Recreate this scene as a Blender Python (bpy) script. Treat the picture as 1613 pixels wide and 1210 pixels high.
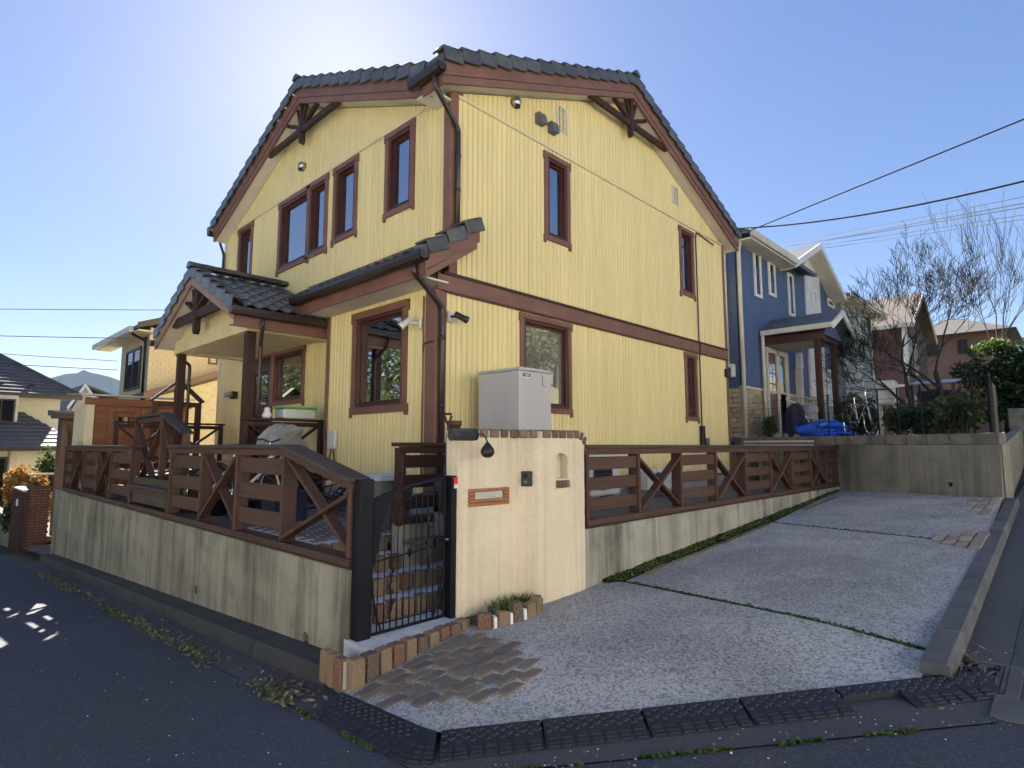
import bpy, bmesh, math, random
from mathutils import Vector, Matrix, noise as mnoise
R=math.radians
random.seed(7)
for o in list(bpy.data.objects): bpy.data.objects.remove(o)
S=bpy.context.scene
col=S.collection
# ------------------------------------------------------------------ camera
PITCH=math.atan(98/921.); YAW=R(43.9); CAMZ=1.6
cd=bpy.data.cameras.new('camera'); cam=bpy.data.objects.new('camera',cd); col.objects.link(cam)
cd.sensor_width=36; cd.lens=921/1613*36; cd.clip_start=.05; cd.clip_end=20000
cam.location=(0,0,CAMZ); cam.rotation_euler=(R(90)+PITCH,0,YAW-R(90))
S.camera=cam
# ------------------------------------------------------------------ sky, sun, exposure
SUN=Vector((.476,.851,.655)).normalized()
ELEV=math.asin(SUN.z); AZ=math.atan2(SUN.x,SUN.y)
w=bpy.data.worlds.new('World'); S.world=w; w.use_nodes=True
nt=w.node_tree; nt.nodes.clear()
sky=nt.nodes.new('ShaderNodeTexSky'); sky.sky_type='NISHITA'; sky.sun_disc=False
sky.sun_elevation=ELEV; sky.sun_rotation=AZ; sky.air_density=1.0; sky.dust_density=0.4; sky.ozone_density=4.2; sky.altitude=200
gm=nt.nodes.new('ShaderNodeGamma'); gm.inputs[1].default_value=.60
bg=nt.nodes.new('ShaderNodeBackground'); bg.inputs[1].default_value=.05
wo=nt.nodes.new('ShaderNodeOutputWorld')
hs=nt.nodes.new('ShaderNodeHueSaturation'); hs.inputs['Saturation'].default_value=1.42; hs.inputs['Hue'].default_value=.518
nt.links.new(sky.outputs[0],gm.inputs[0]); nt.links.new(gm.outputs[0],hs.inputs['Color']); nt.links.new(hs.outputs[0],bg.inputs[0]); nt.links.new(bg.outputs[0],wo.inputs[0])
sl=bpy.data.lights.new('sun','SUN'); so=bpy.data.objects.new('sun',sl); col.objects.link(so)
sl.energy=5; sl.angle=R(.53); sl.color=(1,.93,.82)
so.rotation_euler=(-SUN).to_track_quat('-Z','Y').to_euler(); so.location=(0,0,40)
S.view_settings.view_transform='Standard'; S.view_settings.look='None'; S.view_settings.gamma=1
S.view_settings.use_curve_mapping=False
S.view_settings.exposure=2.62
S.render.engine='CYCLES'
# ------------------------------------------------------------------ materials
MT={}
def lin(r,g,b):
    f=lambda c:(c/255/12.92 if c<=10 else ((c/255+.055)/1.055)**2.4)
    return (f(r),f(g),f(b),1)
class NB:
    def __init__(s,name):
        s.m=bpy.data.materials.new(name); s.m.use_nodes=True; s.t=s.m.node_tree; s.t.nodes.clear()
        s.o=s.n('ShaderNodeOutputMaterial'); s.b=s.n('ShaderNodeBsdfPrincipled'); s.l(s.b.outputs[0],s.o.inputs[0])
        s.tc=None; MT[name]=s.m
    def n(s,t,**k):
        x=s.t.nodes.new(t)
        for a,b in k.items(): setattr(x,a,b)
        return x
    def l(s,a,b): s.t.links.new(a,b)
    def co(s,scale=(1,1,1),rnd=True,world=False):
        if world: src=s.n('ShaderNodeNewGeometry').outputs['Position']
        else: src=s.n('ShaderNodeTexCoord').outputs['Object']
        if rnd:
            oi=s.n('ShaderNodeObjectInfo'); mu=s.n('ShaderNodeMath',operation='MULTIPLY'); mu.inputs[1].default_value=37.
            s.l(oi.outputs['Random'],mu.inputs[0]); ad=s.n('ShaderNodeVectorMath',operation='ADD'); s.l(src,ad.inputs[0]); s.l(mu.outputs[0],ad.inputs[1]); src=ad.outputs[0]
        mp=s.n('ShaderNodeMapping'); mp.inputs['Scale'].default_value=scale; s.l(src,mp.inputs[0]); return mp.outputs[0]
    def noise(s,co,scale=1,detail=5,rough=.55,dist=0):
        x=s.n('ShaderNodeTexNoise'); x.inputs['Scale'].default_value=scale; x.inputs['Detail'].default_value=detail; x.inputs['Roughness'].default_value=rough; x.inputs['Distortion'].default_value=dist
        s.l(co,x.inputs['Vector']); return x.outputs[0]
    def ramp(s,v,stops,interp='LINEAR'):
        x=s.n('ShaderNodeValToRGB'); e=x.color_ramp.elements; x.color_ramp.interpolation=interp
        while len(e)<len(stops): e.new(.5)
        for i,(p,c) in enumerate(stops):
            e[i].position=p; e[i].color=c if not isinstance(c,(int,float)) else (c,c,c,1)
        s.l(v,x.inputs[0]); return x.outputs[0]
    def mix(s,f,a,b,mode='MIX'):
        x=s.n('ShaderNodeMix',data_type='RGBA',blend_type=mode); x.clamp_factor=True
        for i,v in ((0,f),(6,a),(7,b)):
            if isinstance(v,(int,float)): x.inputs[i].default_value=v
            elif isinstance(v,tuple): x.inputs[i].default_value=v
            else: s.l(v,x.inputs[i])
        return x.outputs[2]
    def objvar(s,c,amt,sat=0):
        oi=s.n('ShaderNodeObjectInfo'); mr=s.n('ShaderNodeMapRange'); mr.inputs[3].default_value=1-amt; mr.inputs[4].default_value=1+amt
        s.l(oi.outputs['Random'],mr.inputs[0]); h=s.n('ShaderNodeHueSaturation'); s.l(mr.outputs[0],h.inputs['Value'])
        if isinstance(c,tuple): h.inputs['Color'].default_value=c
        else: s.l(c,h.inputs['Color'])
        return h.outputs[0]
    def bump(s,v,strength=.3,dist=.01,prev=None):
        x=s.n('ShaderNodeBump'); x.inputs['Strength'].default_value=strength; x.inputs['Distance'].default_value=dist; s.l(v,x.inputs['Height'])
        if prev: s.l(prev,x.inputs['Normal'])
        s.l(x.outputs[0],s.b.inputs['Normal']); return x.outputs[0]
    def fin(s,c,rough=.7,spec=.4,metal=0):
        i=s.b.inputs
        if isinstance(c,tuple): i['Base Color'].default_value=c
        else: s.l(c,i['Base Color'])
        if isinstance(rough,(int,float)): i['Roughness'].default_value=rough
        else: s.l(rough,i['Roughness'])
        i['Specular IOR Level'].default_value=spec; i['Metallic'].default_value=metal
        return s.m
def mk(name,c1,c2=None,rough=.7,scale=(4,4,4),var=0.,bump=0.,bs=60,lo=.35,hi=.65,spec=.4,metal=0,detail=5,dist=.004):
    b=NB(name); c2=c2 or tuple(x*.8 for x in c1[:3])+(1,)
    n=b.noise(b.co(scale),1,detail)
    c=b.mix(b.ramp(n,[(lo,0.),(hi,1.)]),c1,c2)
    if var: c=b.objvar(c,var)
    if bump: b.bump(b.noise(b.co((bs,)*3),1,4),bump,dist)
    return b.fin(c,rough,spec,metal)
def L3(r,g,b): return (r,g,b,1)
# painted siding (yellow), with faint vertical weathering
def siding(name,c1,c2):
    b=NB(name); n=b.noise(b.co((3,3,.5)),1,6); n2=b.noise(b.co((.35,.35,.5),rnd=False,world=True),1,4)
    c=b.mix(b.ramp(n,[(.35,0.),(.75,1.)]),c1,c2); c=b.mix(b.ramp(n2,[(.45,0.),(.8,.5)]),c,c2)
    c=b.objvar(c,.035); b.bump(b.noise(b.co((30,30,3)),1,4),.25,.003); b.fin(c,.6,.35)
siding('yellow',L3(.78,.65,.315),L3(.68,.56,.265))
mk('yellow_plain',L3(.72,.60,.32),L3(.61,.50,.27),.6,(2,2,.6),bump=.2)
mk('trim_tan',L3(.29,.19,.145),L3(.24,.155,.12),.6,(3,3,3),bump=.15,bs=40)
mk('trim_brown',L3(.20,.098,.068),L3(.155,.075,.052),.55,(3,3,3),var=.05,bump=.15,bs=40)
mk('dark_brown',L3(.060,.022,.014),L3(.043,.016,.011),.45,(3,3,3),var=.08,bump=.1,bs=40)
mk('frame_brown',L3(.085,.028,.017),L3(.06,.02,.013),.35,(3,3,3))
mk('gutter_brown',L3(.034,.021,.019),L3(.026,.016,.015),.35,(3,3,3),spec=.5)
mk('soffit',L3(.62,.57,.50),L3(.54,.49,.42),.7,(2,2,2))
mk('cream_trim',L3(.68,.60,.40),L3(.6,.52,.34),.6,(3,3,3))
mk('white_paint',L3(.74,.73,.70),L3(.6,.59,.56),.5,(3,3,3),bump=.1)
mk('render_white',L3(.80,.77,.70),L3(.75,.72,.65),.8,(2,2,2))
mk('offwhite',L3(.60,.57,.48),L3(.5,.47,.4),.6,(3,3,3))
mk('black_metal',L3(.006,.007,.012),L3(.009,.010,.016),.5,(5,5,5),spec=.15,bump=.05)
mk('black_plastic',L3(.012,.012,.013),L3(.02,.02,.021),.45,(5,5,5))
mk('grey_plastic',L3(.12,.125,.135),L3(.1,.105,.115),.5,(5,5,5),bump=.05)
mk('steel',L3(.55,.54,.52),L3(.4,.39,.38),.3,(8,8,8),metal=1)
mk('galv',L3(.45,.45,.45),L3(.35,.35,.35),.45,(8,8,8),metal=.8)
mk('white_plastic',L3(.62,.62,.58),L3(.54,.54,.5),.45,(4,4,4))
mk('tank_grey',L3(.45,.44,.43),L3(.41,.40,.39),.4,(1.5,1.5,.7),spec=.4)
mk('red',L3(.7,.02,.03),L3(.6,.015,.02),.4,(3,3,3))
mk('foundation',L3(.36,.36,.35),L3(.27,.27,.265),.85,(2,2,2),bump=.3,bs=30)
def tilemat():
    b=NB('tile'); n=b.noise(b.co((9,9,9)),1,6); c=b.mix(b.ramp(n,[(.35,0.),(.7,1.)]),L3(.052,.054,.053),L3(.095,.097,.092))
    n2=b.noise(b.co((3,3,3)),1,5); c=b.mix(b.ramp(n2,[(.55,0.),(.8,.7)]),c,L3(.16,.155,.13)); c=b.objvar(c,.22)
    b.bump(b.noise(b.co((50,50,50)),1,4),.4,.004); b.fin(c,.34,.5)
tilemat()
def glassmat(name,base,tint=.5):
    b=NB(name); b.fin(base,.02,.9); b.b.inputs['IOR'].default_value=2.7; b.b.inputs['Coat Weight'].default_value=.6; b.b.inputs['Coat Roughness'].default_value=.01; b.b.inputs['Coat IOR'].default_value=1.7
    b.bump(b.noise(b.co((1.1,1.1,1.1)),1,1),.05,.02)
glassmat('glass',L3(.012,.014,.018)); glassmat('glass_dark',L3(.008,.009,.011))
for n_ in MT['glass_dark'].node_tree.nodes:
    if n_.type=='BSDF_PRINCIPLED': n_.inputs['IOR'].default_value=1.45; n_.inputs['Coat Weight'].default_value=0; n_.inputs['Specular IOR Level'].default_value=.4
glassmat('glass_curtain',L3(.20,.20,.17))
def wood(name,axis,c1,c2,mossy=.35,var=.12):
    b=NB(name); sc=[26,26,26]; sc[axis]=1.2
    n=b.noise(b.co(tuple(sc)),1,7,.6,.4); c=b.mix(b.ramp(n,[(.3,0.),(.7,1.)]),c1,c2)
    n2=b.noise(b.co((2.2,2.2,2.2)),1,5); c=b.mix(b.ramp(n2,[(.52,0.),(.78,mossy)]),c,L3(.085,.075,.04))
    v=b.n('ShaderNodeTexVoronoi'); v.inputs['Scale'].default_value=1; sk=[9,9,9]; sk[axis]=2.2; b.l(b.co(tuple(sk)),v.inputs['Vector'])
    c=b.mix(b.ramp(v.outputs['Distance'],[(.06,.75),(.16,0.)]),c,tuple(x*.35 for x in c2[:3])+(1,))
    c=b.objvar(c,var); b.bump(n,.35,.004); b.fin(c,.62,.3)
W1=L3(.086,.043,.032); W2=L3(.052,.027,.021)
for i,a in enumerate('xyz'):
    wood('wood_'+a,i,W1,W2)
    wood('woodweath_'+a,i,L3(.066,.050,.042),L3(.036,.028,.025),.6)
    wood('wooddark_'+a,i,L3(.055,.022,.014),L3(.032,.014,.010),.1)
    wood('woodshed_'+a,i,L3(.25,.105,.052),L3(.18,.072,.036),.05)
# concrete retaining wall with runs of dirt
def concrete(name,c1,c2,c3,streak=1.,bottom=None):
    b=NB(name); n=b.noise(b.co((1.6,1.6,1.6),rnd=False),1,8,.6); c=b.mix(b.ramp(n,[(.3,0.),(.7,1.)]),c1,c2)
    s1=b.noise(b.co((2.6,2.6,.30),rnd=False),1,7,.62,.3); s2=b.noise(b.co((11,11,.55),rnd=False),1,6,.6,.2)
    sm=b.mix(.4,b.ramp(s1,[(.38,0.),(.7,1.)]),b.ramp(s2,[(.42,0.),(.75,1.)]))
    big=b.noise(b.co((.55,.55,.9),rnd=False),1,4,.6); sm=b.mix(1.0,b.ramp(sm,[(.1,0.),(.9,1.)]),b.ramp(big,[(.3,.2),(.65,1.)]),'MULTIPLY'); c=b.mix(b.ramp(sm,[(0,0.),(.6,streak)]),c,c3); pt=b.noise(b.co((2.6,2.6,3.4),rnd=False),1,7,.7); c=b.mix(b.ramp(pt,[(.52,0.),(.75,.6)]),c,c3)
    s3=b.noise(b.co((7,7,.45),rnd=False),1,5,.55); c=b.mix(b.ramp(s3,[(.58,0.),(.8,.5)]),c,tuple(min(1,x*1.45) for x in c1[:3])+(1,))
    p=b.noise(b.co((55,55,55),rnd=False),1,4); b.bump(p,.3,.004); b.fin(c,.85,.25)
concrete('concrete_wall',L3(.33,.315,.245),L3(.235,.225,.18),L3(.078,.076,.06),.9)
concrete('concrete_low',L3(.40,.385,.325),L3(.27,.26,.215),L3(.085,.083,.065),.95)
concrete('concrete_back',L3(.27,.26,.215),L3(.20,.19,.16),L3(.09,.087,.073),.85)
mk('concrete_block',L3(.21,.20,.175),L3(.12,.115,.1),.9,(5,5,5),var=.1,bump=.5,bs=70)
# stucco pillar
def stucco():
    b=NB('stucco'); c=b.mix(b.ramp(b.noise(b.co((2,2,2)),1,6),[(.35,0.),(.7,1.)]),L3(.72,.63,.47),L3(.63,.545,.40))
    s=b.noise(b.co((11,11,.30)),1,5,.6); c=b.mix(b.ramp(s,[(.48,0.),(.78,.45)]),c,L3(.36,.30,.215)); s4=b.noise(b.co((26,26,.5)),1,4,.5); c=b.mix(b.ramp(s4,[(.6,0.),(.74,.25)]),c,L3(.33,.28,.2))
    a=b.noise(b.co((22,22,22)),1,6,.65); bb=b.noise(b.co((90,90,90)),1,3)
    p=b.bump(a,.9,.02); b.bump(bb,.5,.006,p); b.fin(c,.85,.25)
stucco()
def asphalt(name,c1,c2,c3):
    b=NB(name); co=b.co((1,1,1),rnd=False,world=True)
    n=b.noise(co,.7,6,.6); c=b.mix(b.ramp(n,[(.3,0.),(.7,1.)]),c1,c2)
    v=b.n('ShaderNodeTexVoronoi'); v.inputs['Scale'].default_value=95; b.l(co,v.inputs['Vector'])
    c=b.mix(b.ramp(v.outputs['Color'],[(.55,0.),(.95,.85)]),c,c3)
    v2=b.n('ShaderNodeTexVoronoi'); v2.inputs['Scale'].default_value=150; b.l(co,v2.inputs['Vector'])
    b.bump(v2.outputs['Distance'],.7,.006); b.fin(c,.8,.35)
asphalt('asphalt',L3(.038,.044,.060),L3(.052,.059,.078),L3(.10,.108,.13))
asphalt('gutter',L3(.050,.056,.068),L3(.075,.077,.082),L3(.10,.10,.105))
# washed-aggregate drive
def drive():
    b=NB('drive'); co=b.co((1,1,1),rnd=False,world=True)
    n=b.noise(co,.75,7,.6,.4); c=b.mix(b.ramp(n,[(.36,0.),(.64,1.)]),L3(.29,.285,.262),L3(.49,.48,.445))
    n3=b.noise(co,2.6,5,.6); c=b.mix(b.ramp(n3,[(.5,0.),(.8,.45)]),c,L3(.17,.175,.18))
    v=b.n('ShaderNodeTexVoronoi'); v.inputs['Scale'].default_value=62; b.l(co,v.inputs['Vector'])
    c=b.mix(b.ramp(v.outputs['Color'],[(.3,.62),(.5,0.)]),c,L3(.085,.09,.105))
    v1=b.n('ShaderNodeTexVoronoi'); v1.inputs['Scale'].default_value=90; b.l(co,v1.inputs['Vector'])
    c=b.mix(b.ramp(v1.outputs['Color'],[(.6,0.),(.9,.6)]),c,L3(.62,.62,.61))
    v2=b.n('ShaderNodeTexVoronoi'); v2.inputs['Scale'].default_value=80; b.l(co,v2.inputs['Vector'])
    b.bump(v2.outputs['Distance'],.6,.007); b.fin(c,.75,.3)
drive()
mk('kerb',L3(.11,.115,.12),L3(.06,.064,.068),.85,(3,3,3),var=.1,bump=.5,bs=90)
mk('kerb_dark',L3(.055,.058,.058),L3(.036,.038,.038),.85,(3,3,3),var=.1,bump=.5,bs=90)
mk('rubber',L3(.010,.012,.019),L3(.015,.017,.026),.6,(7,7,7),bump=.35,bs=120,spec=.45)
mk('iron',L3(.10,.085,.085),L3(.05,.045,.048),.5,(9,9,9),bump=.4,metal=.4)
mk('white_paving',L3(.60,.61,.62),L3(.46,.47,.48),.75,(7,7,7),bump=.4,bs=40)
mk('mortar',L3(.50,.47,.42),L3(.38,.36,.32),.9,(9,9,9),bump=.4)
def brick(name,a,b_,c_,d,mx=.8):
    b=NB(name); oi=b.n('ShaderNodeObjectInfo')
    base=b.ramp(oi.outputs['Random'],[(0,a),(.3,b_),(.6,c_),(.85,d)],'CONSTANT')
    n=b.noise(b.co((14,14,14)),1,6,.65); c=b.mix(b.ramp(n,[(.4,0.),(.75,mx)]),base,L3(.30,.26,.20))
    n2=b.noise(b.co((30,30,30)),1,4); c=b.mix(b.ramp(n2,[(.5,0.),(.75,.6)]),c,L3(.06,.045,.035)); b.bump(n,.6,.012); b.fin(c,.85,.25)
brick('brick_mix',L3(.15,.06,.036),L3(.22,.145,.082),L3(.085,.052,.04),L3(.175,.10,.056))
brick('brick_worn',L3(.15,.125,.105),L3(.19,.165,.125),L3(.12,.095,.085),L3(.19,.13,.095))
brick('brick_red',L3(.07,.022,.018),L3(.085,.028,.02),L3(.055,.02,.017),L3(.075,.032,.024),.15)
brick('stone_cream',L3(.40,.31,.18),L3(.46,.38,.25),L3(.33,.24,.14),L3(.42,.36,.27))
brick('stone_pave',L3(.35,.32,.27),L3(.42,.38,.31),L3(.28,.24,.19),L3(.38,.31,.25))
mk('soil',L3(.085,.065,.045),L3(.05,.04,.03),.95,(2,2,2),bump=.6,bs=25,dist=.02)
mk('ground_mat',L3(.10,.095,.055),L3(.07,.075,.035),.95,(.3,.3,.3),bump=.5,bs=6,dist=.05)
mk('gravel',L3(.16,.16,.15),L3(.09,.09,.085),.9,(30,30,30),bump=.8,bs=60,dist=.02)
# leaves
def leaf(name,a,b_,c_,trans=.25):
    b=NB(name); 
    at=b.n('ShaderNodeAttribute'); at.attribute_name='rnd'; at.attribute_type='GEOMETRY'
    c=b.ramp(at.outputs['Fac'],[(0,a),(.5,b_),(1,c_)]); b.fin(c,.6,.3)
    t=b.n('ShaderNodeBsdfTranslucent'); b.l(c,t.inputs[0]); m=b.n('ShaderNodeMixShader'); m.inputs[0].default_value=trans
    b.l(b.b.outputs[0],m.inputs[1]); b.l(t.outputs[0],m.inputs[2]); b.l(m.outputs[0],b.o.inputs[0])
leaf('leaf_green',L3(.04,.075,.02),L3(.075,.12,.03),L3(.13,.17,.05))
leaf('leaf_dark',L3(.012,.03,.012),L3(.022,.05,.018),L3(.05,.085,.025),.15)
leaf('leaf_olive',L3(.05,.055,.02),L3(.085,.085,.035),L3(.13,.12,.05))
leaf('leaf_orange',L3(.10,.12,.03),L3(.38,.20,.05),L3(.50,.25,.06))
leaf('leaf_bud',L3(.07,.06,.035),L3(.10,.09,.04),L3(.13,.115,.05))
leaf('moss',L3(.03,.06,.008),L3(.055,.095,.012),L3(.09,.12,.02),.1)
leaf('dryleaf',L3(.20,.15,.10),L3(.14,.10,.06),L3(.30,.25,.2),.1)
leaf('weed',L3(.06,.09,.02),L3(.14,.16,.06),L3(.25,.24,.12),.2)
leaf('petal',L3(.75,.7,.68),L3(.8,.76,.74),L3(.65,.6,.58),.2)
mk('bark',L3(.075,.058,.046),L3(.04,.032,.027),.9,(14,14,3),bump=.6,bs=30)
mk('bark_dark',L3(.035,.030,.028),L3(.02,.018,.017),.9,(14,14,3),bump=.6,bs=30)
# neighbours
siding('blue_siding',L3(.075,.112,.225),L3(.058,.09,.185))
mk('green_siding',L3(.33,.40,.38),L3(.28,.34,.325),.6,(1,1,1))
mk('maroon',L3(.115,.052,.05),L3(.095,.043,.04),.7,(1,1,1)); mk('maroon_brown',L3(.10,.062,.05),L3(.08,.05,.04),.7,(1,1,1))
mk('salmon',L3(.21,.135,.11),L3(.17,.11,.09),.8,(1,1,1),bump=.3,bs=20)
mk('beige_brick',L3(.60,.52,.36),L3(.50,.42,.28),.8,(6,6,14),bump=.2,bs=25)
mk('cream_wall',L3(.62,.60,.50),L3(.55,.53,.44),.8,(1,1,1),bump=.2,bs=30)
mk('slate',L3(.055,.062,.075),L3(.085,.09,.10),.55,(2,2,2),var=.12,bump=.3,bs=20)
mk('slate_green',L3(.10,.13,.14),L3(.14,.165,.17),.6,(3,3,3),var=.15,bump=.3)
mk('roof_tan',L3(.12,.095,.085),L3(.085,.07,.062),.75,(3,3,3),bump=.3,var=.1); mk('roof_grey',L3(.085,.08,.075),L3(.06,.058,.055),.75,(3,3,3),bump=.3)
mk('roof_light',L3(.11,.105,.105),L3(.065,.063,.066),.55,(8,8,2),bump=.3)
mk('maroon_door',L3(.13,.035,.03),L3(.10,.027,.024),.4,(3,3,3)); mk('blue_tarp',L3(.02,.12,.60),L3(.015,.09,.5),.35,(4,4,4),spec=.5)
mk('navy_cloth',L3(.012,.015,.04),L3(.02,.024,.055),.8,(4,4,4)); mk('grey_cloth',L3(.33,.33,.32),L3(.22,.22,.21),.7,(5,5,5),bump=.3,bs=15,dist=.02)
mk('green_lid',L3(.12,.42,.10),L3(.1,.36,.085),.4,(3,3,3)); mk('clear_plastic',L3(.55,.58,.54),L3(.48,.51,.47),.35,(3,3,3))
mk('cable',L3(.012,.012,.013),L3(.018,.018,.02),.5,(3,3,3)); mk('mountain_mat',L3(.05,.07,.04),L3(.08,.09,.06),.95,(.002,.002,.002))
mk('terracotta',L3(.10,.04,.03),L3(.08,.03,.024),.7,(3,3,3)); mk('chrome',L3(.6,.6,.62),L3(.5,.5,.52),.2,(3,3,3),metal=1)
mk('post_box_wood',L3(.36,.16,.07),L3(.27,.115,.05),.5,(30,3,30)); mk('pewter',L3(.16,.135,.12),L3(.09,.075,.065),.38,(12,12,12),metal=.75,bump=.3,bs=30)
mk('bluecage',L3(.10,.13,.26),L3(.08,.10,.2),.6,(3,3,3)); mk('skyblue_roof',L3(.30,.38,.52),L3(.25,.32,.44),.4,(3,3,3))
# ------------------------------------------------------------------ geometry helpers
ORG={}
V3=Vector
class MB:
    def __init__(s): s.v=[]; s.f=[]; s.r=None
    def add(s,vs,fs):
        o=len(s.v); s.v+= [tuple(v) for v in vs]; s.f+=[tuple(i+o for i in f) for f in fs]; return s
    def box(s,x0,x1,y0,y1,z0,z1,c=0):
        if x0>x1:x0,x1=x1,x0
        if y0>y1:y0,y1=y1,y0
        return s.obox(V3(((x0+x1)/2,(y0+y1)/2,(z0+z1)/2)),V3((1,0,0)),V3((0,1,0)),V3((0,0,1)),(x1-x0)/2,(y1-y0)/2,(z1-z0)/2,c)
    def obox(s,C,a,b,n,ha,hb,hc,c=0):
        a=V3(a);b=V3(b);n=V3(n);C=V3(C)
        if c<=0:
            vs=[C+a*(ha*i)+b*(hb*j)+n*(hc*k) for k in(-1,1) for j in(-1,1) for i in(-1,1)]
            return s.add(vs,[(0,2,3,1),(4,5,7,6),(0,1,5,4),(2,6,7,3),(0,4,6,2),(1,3,7,5)])
        c=min(c,ha*.6,hb*.6,hc*.6)
        # chamfered: 24 verts
        vs=[];idx={}
        for i in(-1,1):
            for j in(-1,1):
                for k in(-1,1):
                    for ax in range(3):
                        q=[i*(ha-c),j*(hb-c),k*(hc-c)]; q[ax]=(i,j,k)[ax]*((ha,hb,hc)[ax])
                        idx[i,j,k,ax]=len(vs); vs.append(C+a*q[0]+b*q[1]+n*q[2])
        fs=[]
        g=lambda i,j,k,x:idx[i,j,k,x]
        for e in(-1,1):
            q=[g(e,-1,-1,0),g(e,1,-1,0),g(e,1,1,0),g(e,-1,1,0)]; fs.append(q if e>0 else q[::-1])
            q=[g(-1,e,-1,1),g(-1,e,1,1),g(1,e,1,1),g(1,e,-1,1)]; fs.append(q if e>0 else q[::-1])
            q=[g(-1,-1,e,2),g(1,-1,e,2),g(1,1,e,2),g(-1,1,e,2)]; fs.append(q if e>0 else q[::-1])
        for i in(-1,1):
            for j in(-1,1):
                q=[g(i,j,-1,0),g(i,j,-1,1),g(i,j,1,1),g(i,j,1,0)]; fs.append(q if i*j>0 else q[::-1])
                q=[g(i,-1,j,0),g(i,1,j,0),g(i,1,j,2),g(i,-1,j,2)]; fs.append(q if i*j>0 else q[::-1])
                q=[g(-1,i,j,1),g(-1,i,j,2),g(1,i,j,2),g(1,i,j,1)]; fs.append(q if i*j>0 else q[::-1])
        for i in(-1,1):
            for j in(-1,1):
                for k in(-1,1):
                    q=[g(i,j,k,0),g(i,j,k,1),g(i,j,k,2)]; fs.append(q if i*j*k>0 else q[::-1])
        return s.add(vs,fs)
    def beam(s,p,q,w,h,up=(0,0,1),c=0):
        p=V3(p);q=V3(q);d=(q-p);L=d.length;d/=L; u=V3(up); sd=d.cross(u).normalized(); u=sd.cross(d).normalized()
        return s.obox((p+q)/2,d,sd,u,L/2,w/2,h/2,c)
    def prism(s,poly,ext):
        ext=V3(ext); n=len(poly); vs=[V3(p) for p in poly]; vs+=[p+ext for p in vs[:n]]
        fs=[tuple(range(n))[::-1],tuple(range(n,2*n))]+[(i,(i+1)%n,n+(i+1)%n,n+i) for i in range(n)]
        # orient outward
        nr=V3((0,0,0))
        for i in range(n):
            a,b=vs[i],vs[(i+1)%n]; nr+=a.cross(b)
        if nr.dot(ext)<0: fs=[f[::-1] for f in fs]
        return s.add(vs,fs)
    def tube(s,path,r,n=6,cap=True):
        path=[V3(p) for p in path]; m=len(path); rs=r if isinstance(r,(list,tuple)) else [r]*m
        prev=None; vs=[]
        for i,p in enumerate(path):
            d=(path[min(i+1,m-1)]-path[max(i-1,0)]).normalized()
            if prev is None:
                u=V3((0,0,1)) if abs(d.z)<.9 else V3((1,0,0)); u=(u-d*u.dot(d)).normalized()
            else: u=(prev-d*prev.dot(d)).normalized()
            prev=u; v=d.cross(u)
            for k in range(n):
                a=2*math.pi*k/n; vs.append(p+(u*math.cos(a)+v*math.sin(a))*rs[i])
        fs=[(i*n+k,i*n+(k+1)%n,(i+1)*n+(k+1)%n,(i+1)*n+k) for i in range(m-1) for k in range(n)]
        if cap: fs+=[tuple(range(n))[::-1],tuple(range((m-1)*n,m*n))]
        return s.add(vs,fs)
    def lathe(s,c,prof,n=16,axis=(0,0,1)):
        ax=V3(axis).normalized(); u=V3((1,0,0)) if abs(ax.x)<.9 else V3((0,1,0)); u=(u-ax*u.dot(ax)).normalized(); v=ax.cross(u); c=V3(c); vs=[]
        for r,h in prof:
            for k in range(n): a=2*math.pi*k/n; vs.append(c+ax*h+(u*math.cos(a)+v*math.sin(a))*r)
        m=len(prof); fs=[(i*n+k,i*n+(k+1)%n,(i+1)*n+(k+1)%n,(i+1)*n+k) for i in range(m-1) for k in range(n)]
        fs+=[tuple(range(n))[::-1],tuple(range((m-1)*n,m*n))]
        return s.add(vs,fs)
    def build(s,name,mat,parent=None,smooth=False,origin=None):
        o0=ORG[parent.name] if parent else V3(origin or (0,0,0))
        me=bpy.data.meshes.new(name); me.from_pydata([(v[0]-o0.x,v[1]-o0.y,v[2]-o0.z) for v in s.v],[],s.f)
        if s.r:
            a=me.attributes.new('rnd','FLOAT','FACE'); a.data.foreach_set('value',s.r)
        me.materials.append(MT[mat])
        if smooth: me.polygons.foreach_set('use_smooth',[True]*len(me.polygons))
        o=bpy.data.objects.new(name,me); col.objects.link(o)
        if parent: o.parent=parent
        else: o.location=o0
        ORG[o.name]=o0
        return o
def tag(o,label=None,cat=None,group=None,kind=None):
    if label:o['label']=label
    if cat:o['category']=cat
    if group:o['group']=group
    if kind:o['kind']=kind
    return o
def thing(name,loc,label,cat,group=None):
    o=bpy.data.objects.new(name,None); col.objects.link(o); o.location=loc; ORG[o.name]=V3(loc); o.empty_display_size=.2
    return tag(o,label,cat,group)
def inst(me,name,parent,world):
    """one more piece sharing mesh data; world = Matrix in world space (parents are unrotated)"""
    o=bpy.data.objects.new(name,me); col.objects.link(o)
    if parent:
        o.parent=parent; o.matrix_basis=Matrix.Translation(-ORG[parent.name])@world
    else: o.matrix_basis=world
    ORG[o.name]=ORG[parent.name] if parent else world.translation
    return o
def mesh(name,mb,mat,smooth=False):
    me=bpy.data.meshes.new(name); me.from_pydata(mb.v,[],mb.f); me.materials.append(MT[mat])
    if mb.r:
        a=me.attributes.new('rnd','FLOAT','FACE'); a.data.foreach_set('value',mb.r)
    if smooth: me.polygons.foreach_set('use_smooth',[True]*len(me.polygons))
    return me
def frame(o,x,y,z):
    m=Matrix.Identity(4)
    for i in range(3): m[i][0]=x[i];m[i][1]=y[i];m[i][2]=z[i];m[i][3]=o[i]
    return m
def G(x,y): return .058*max(-40,min(90,x))-.06*max(-40,min(32,y))
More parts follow.
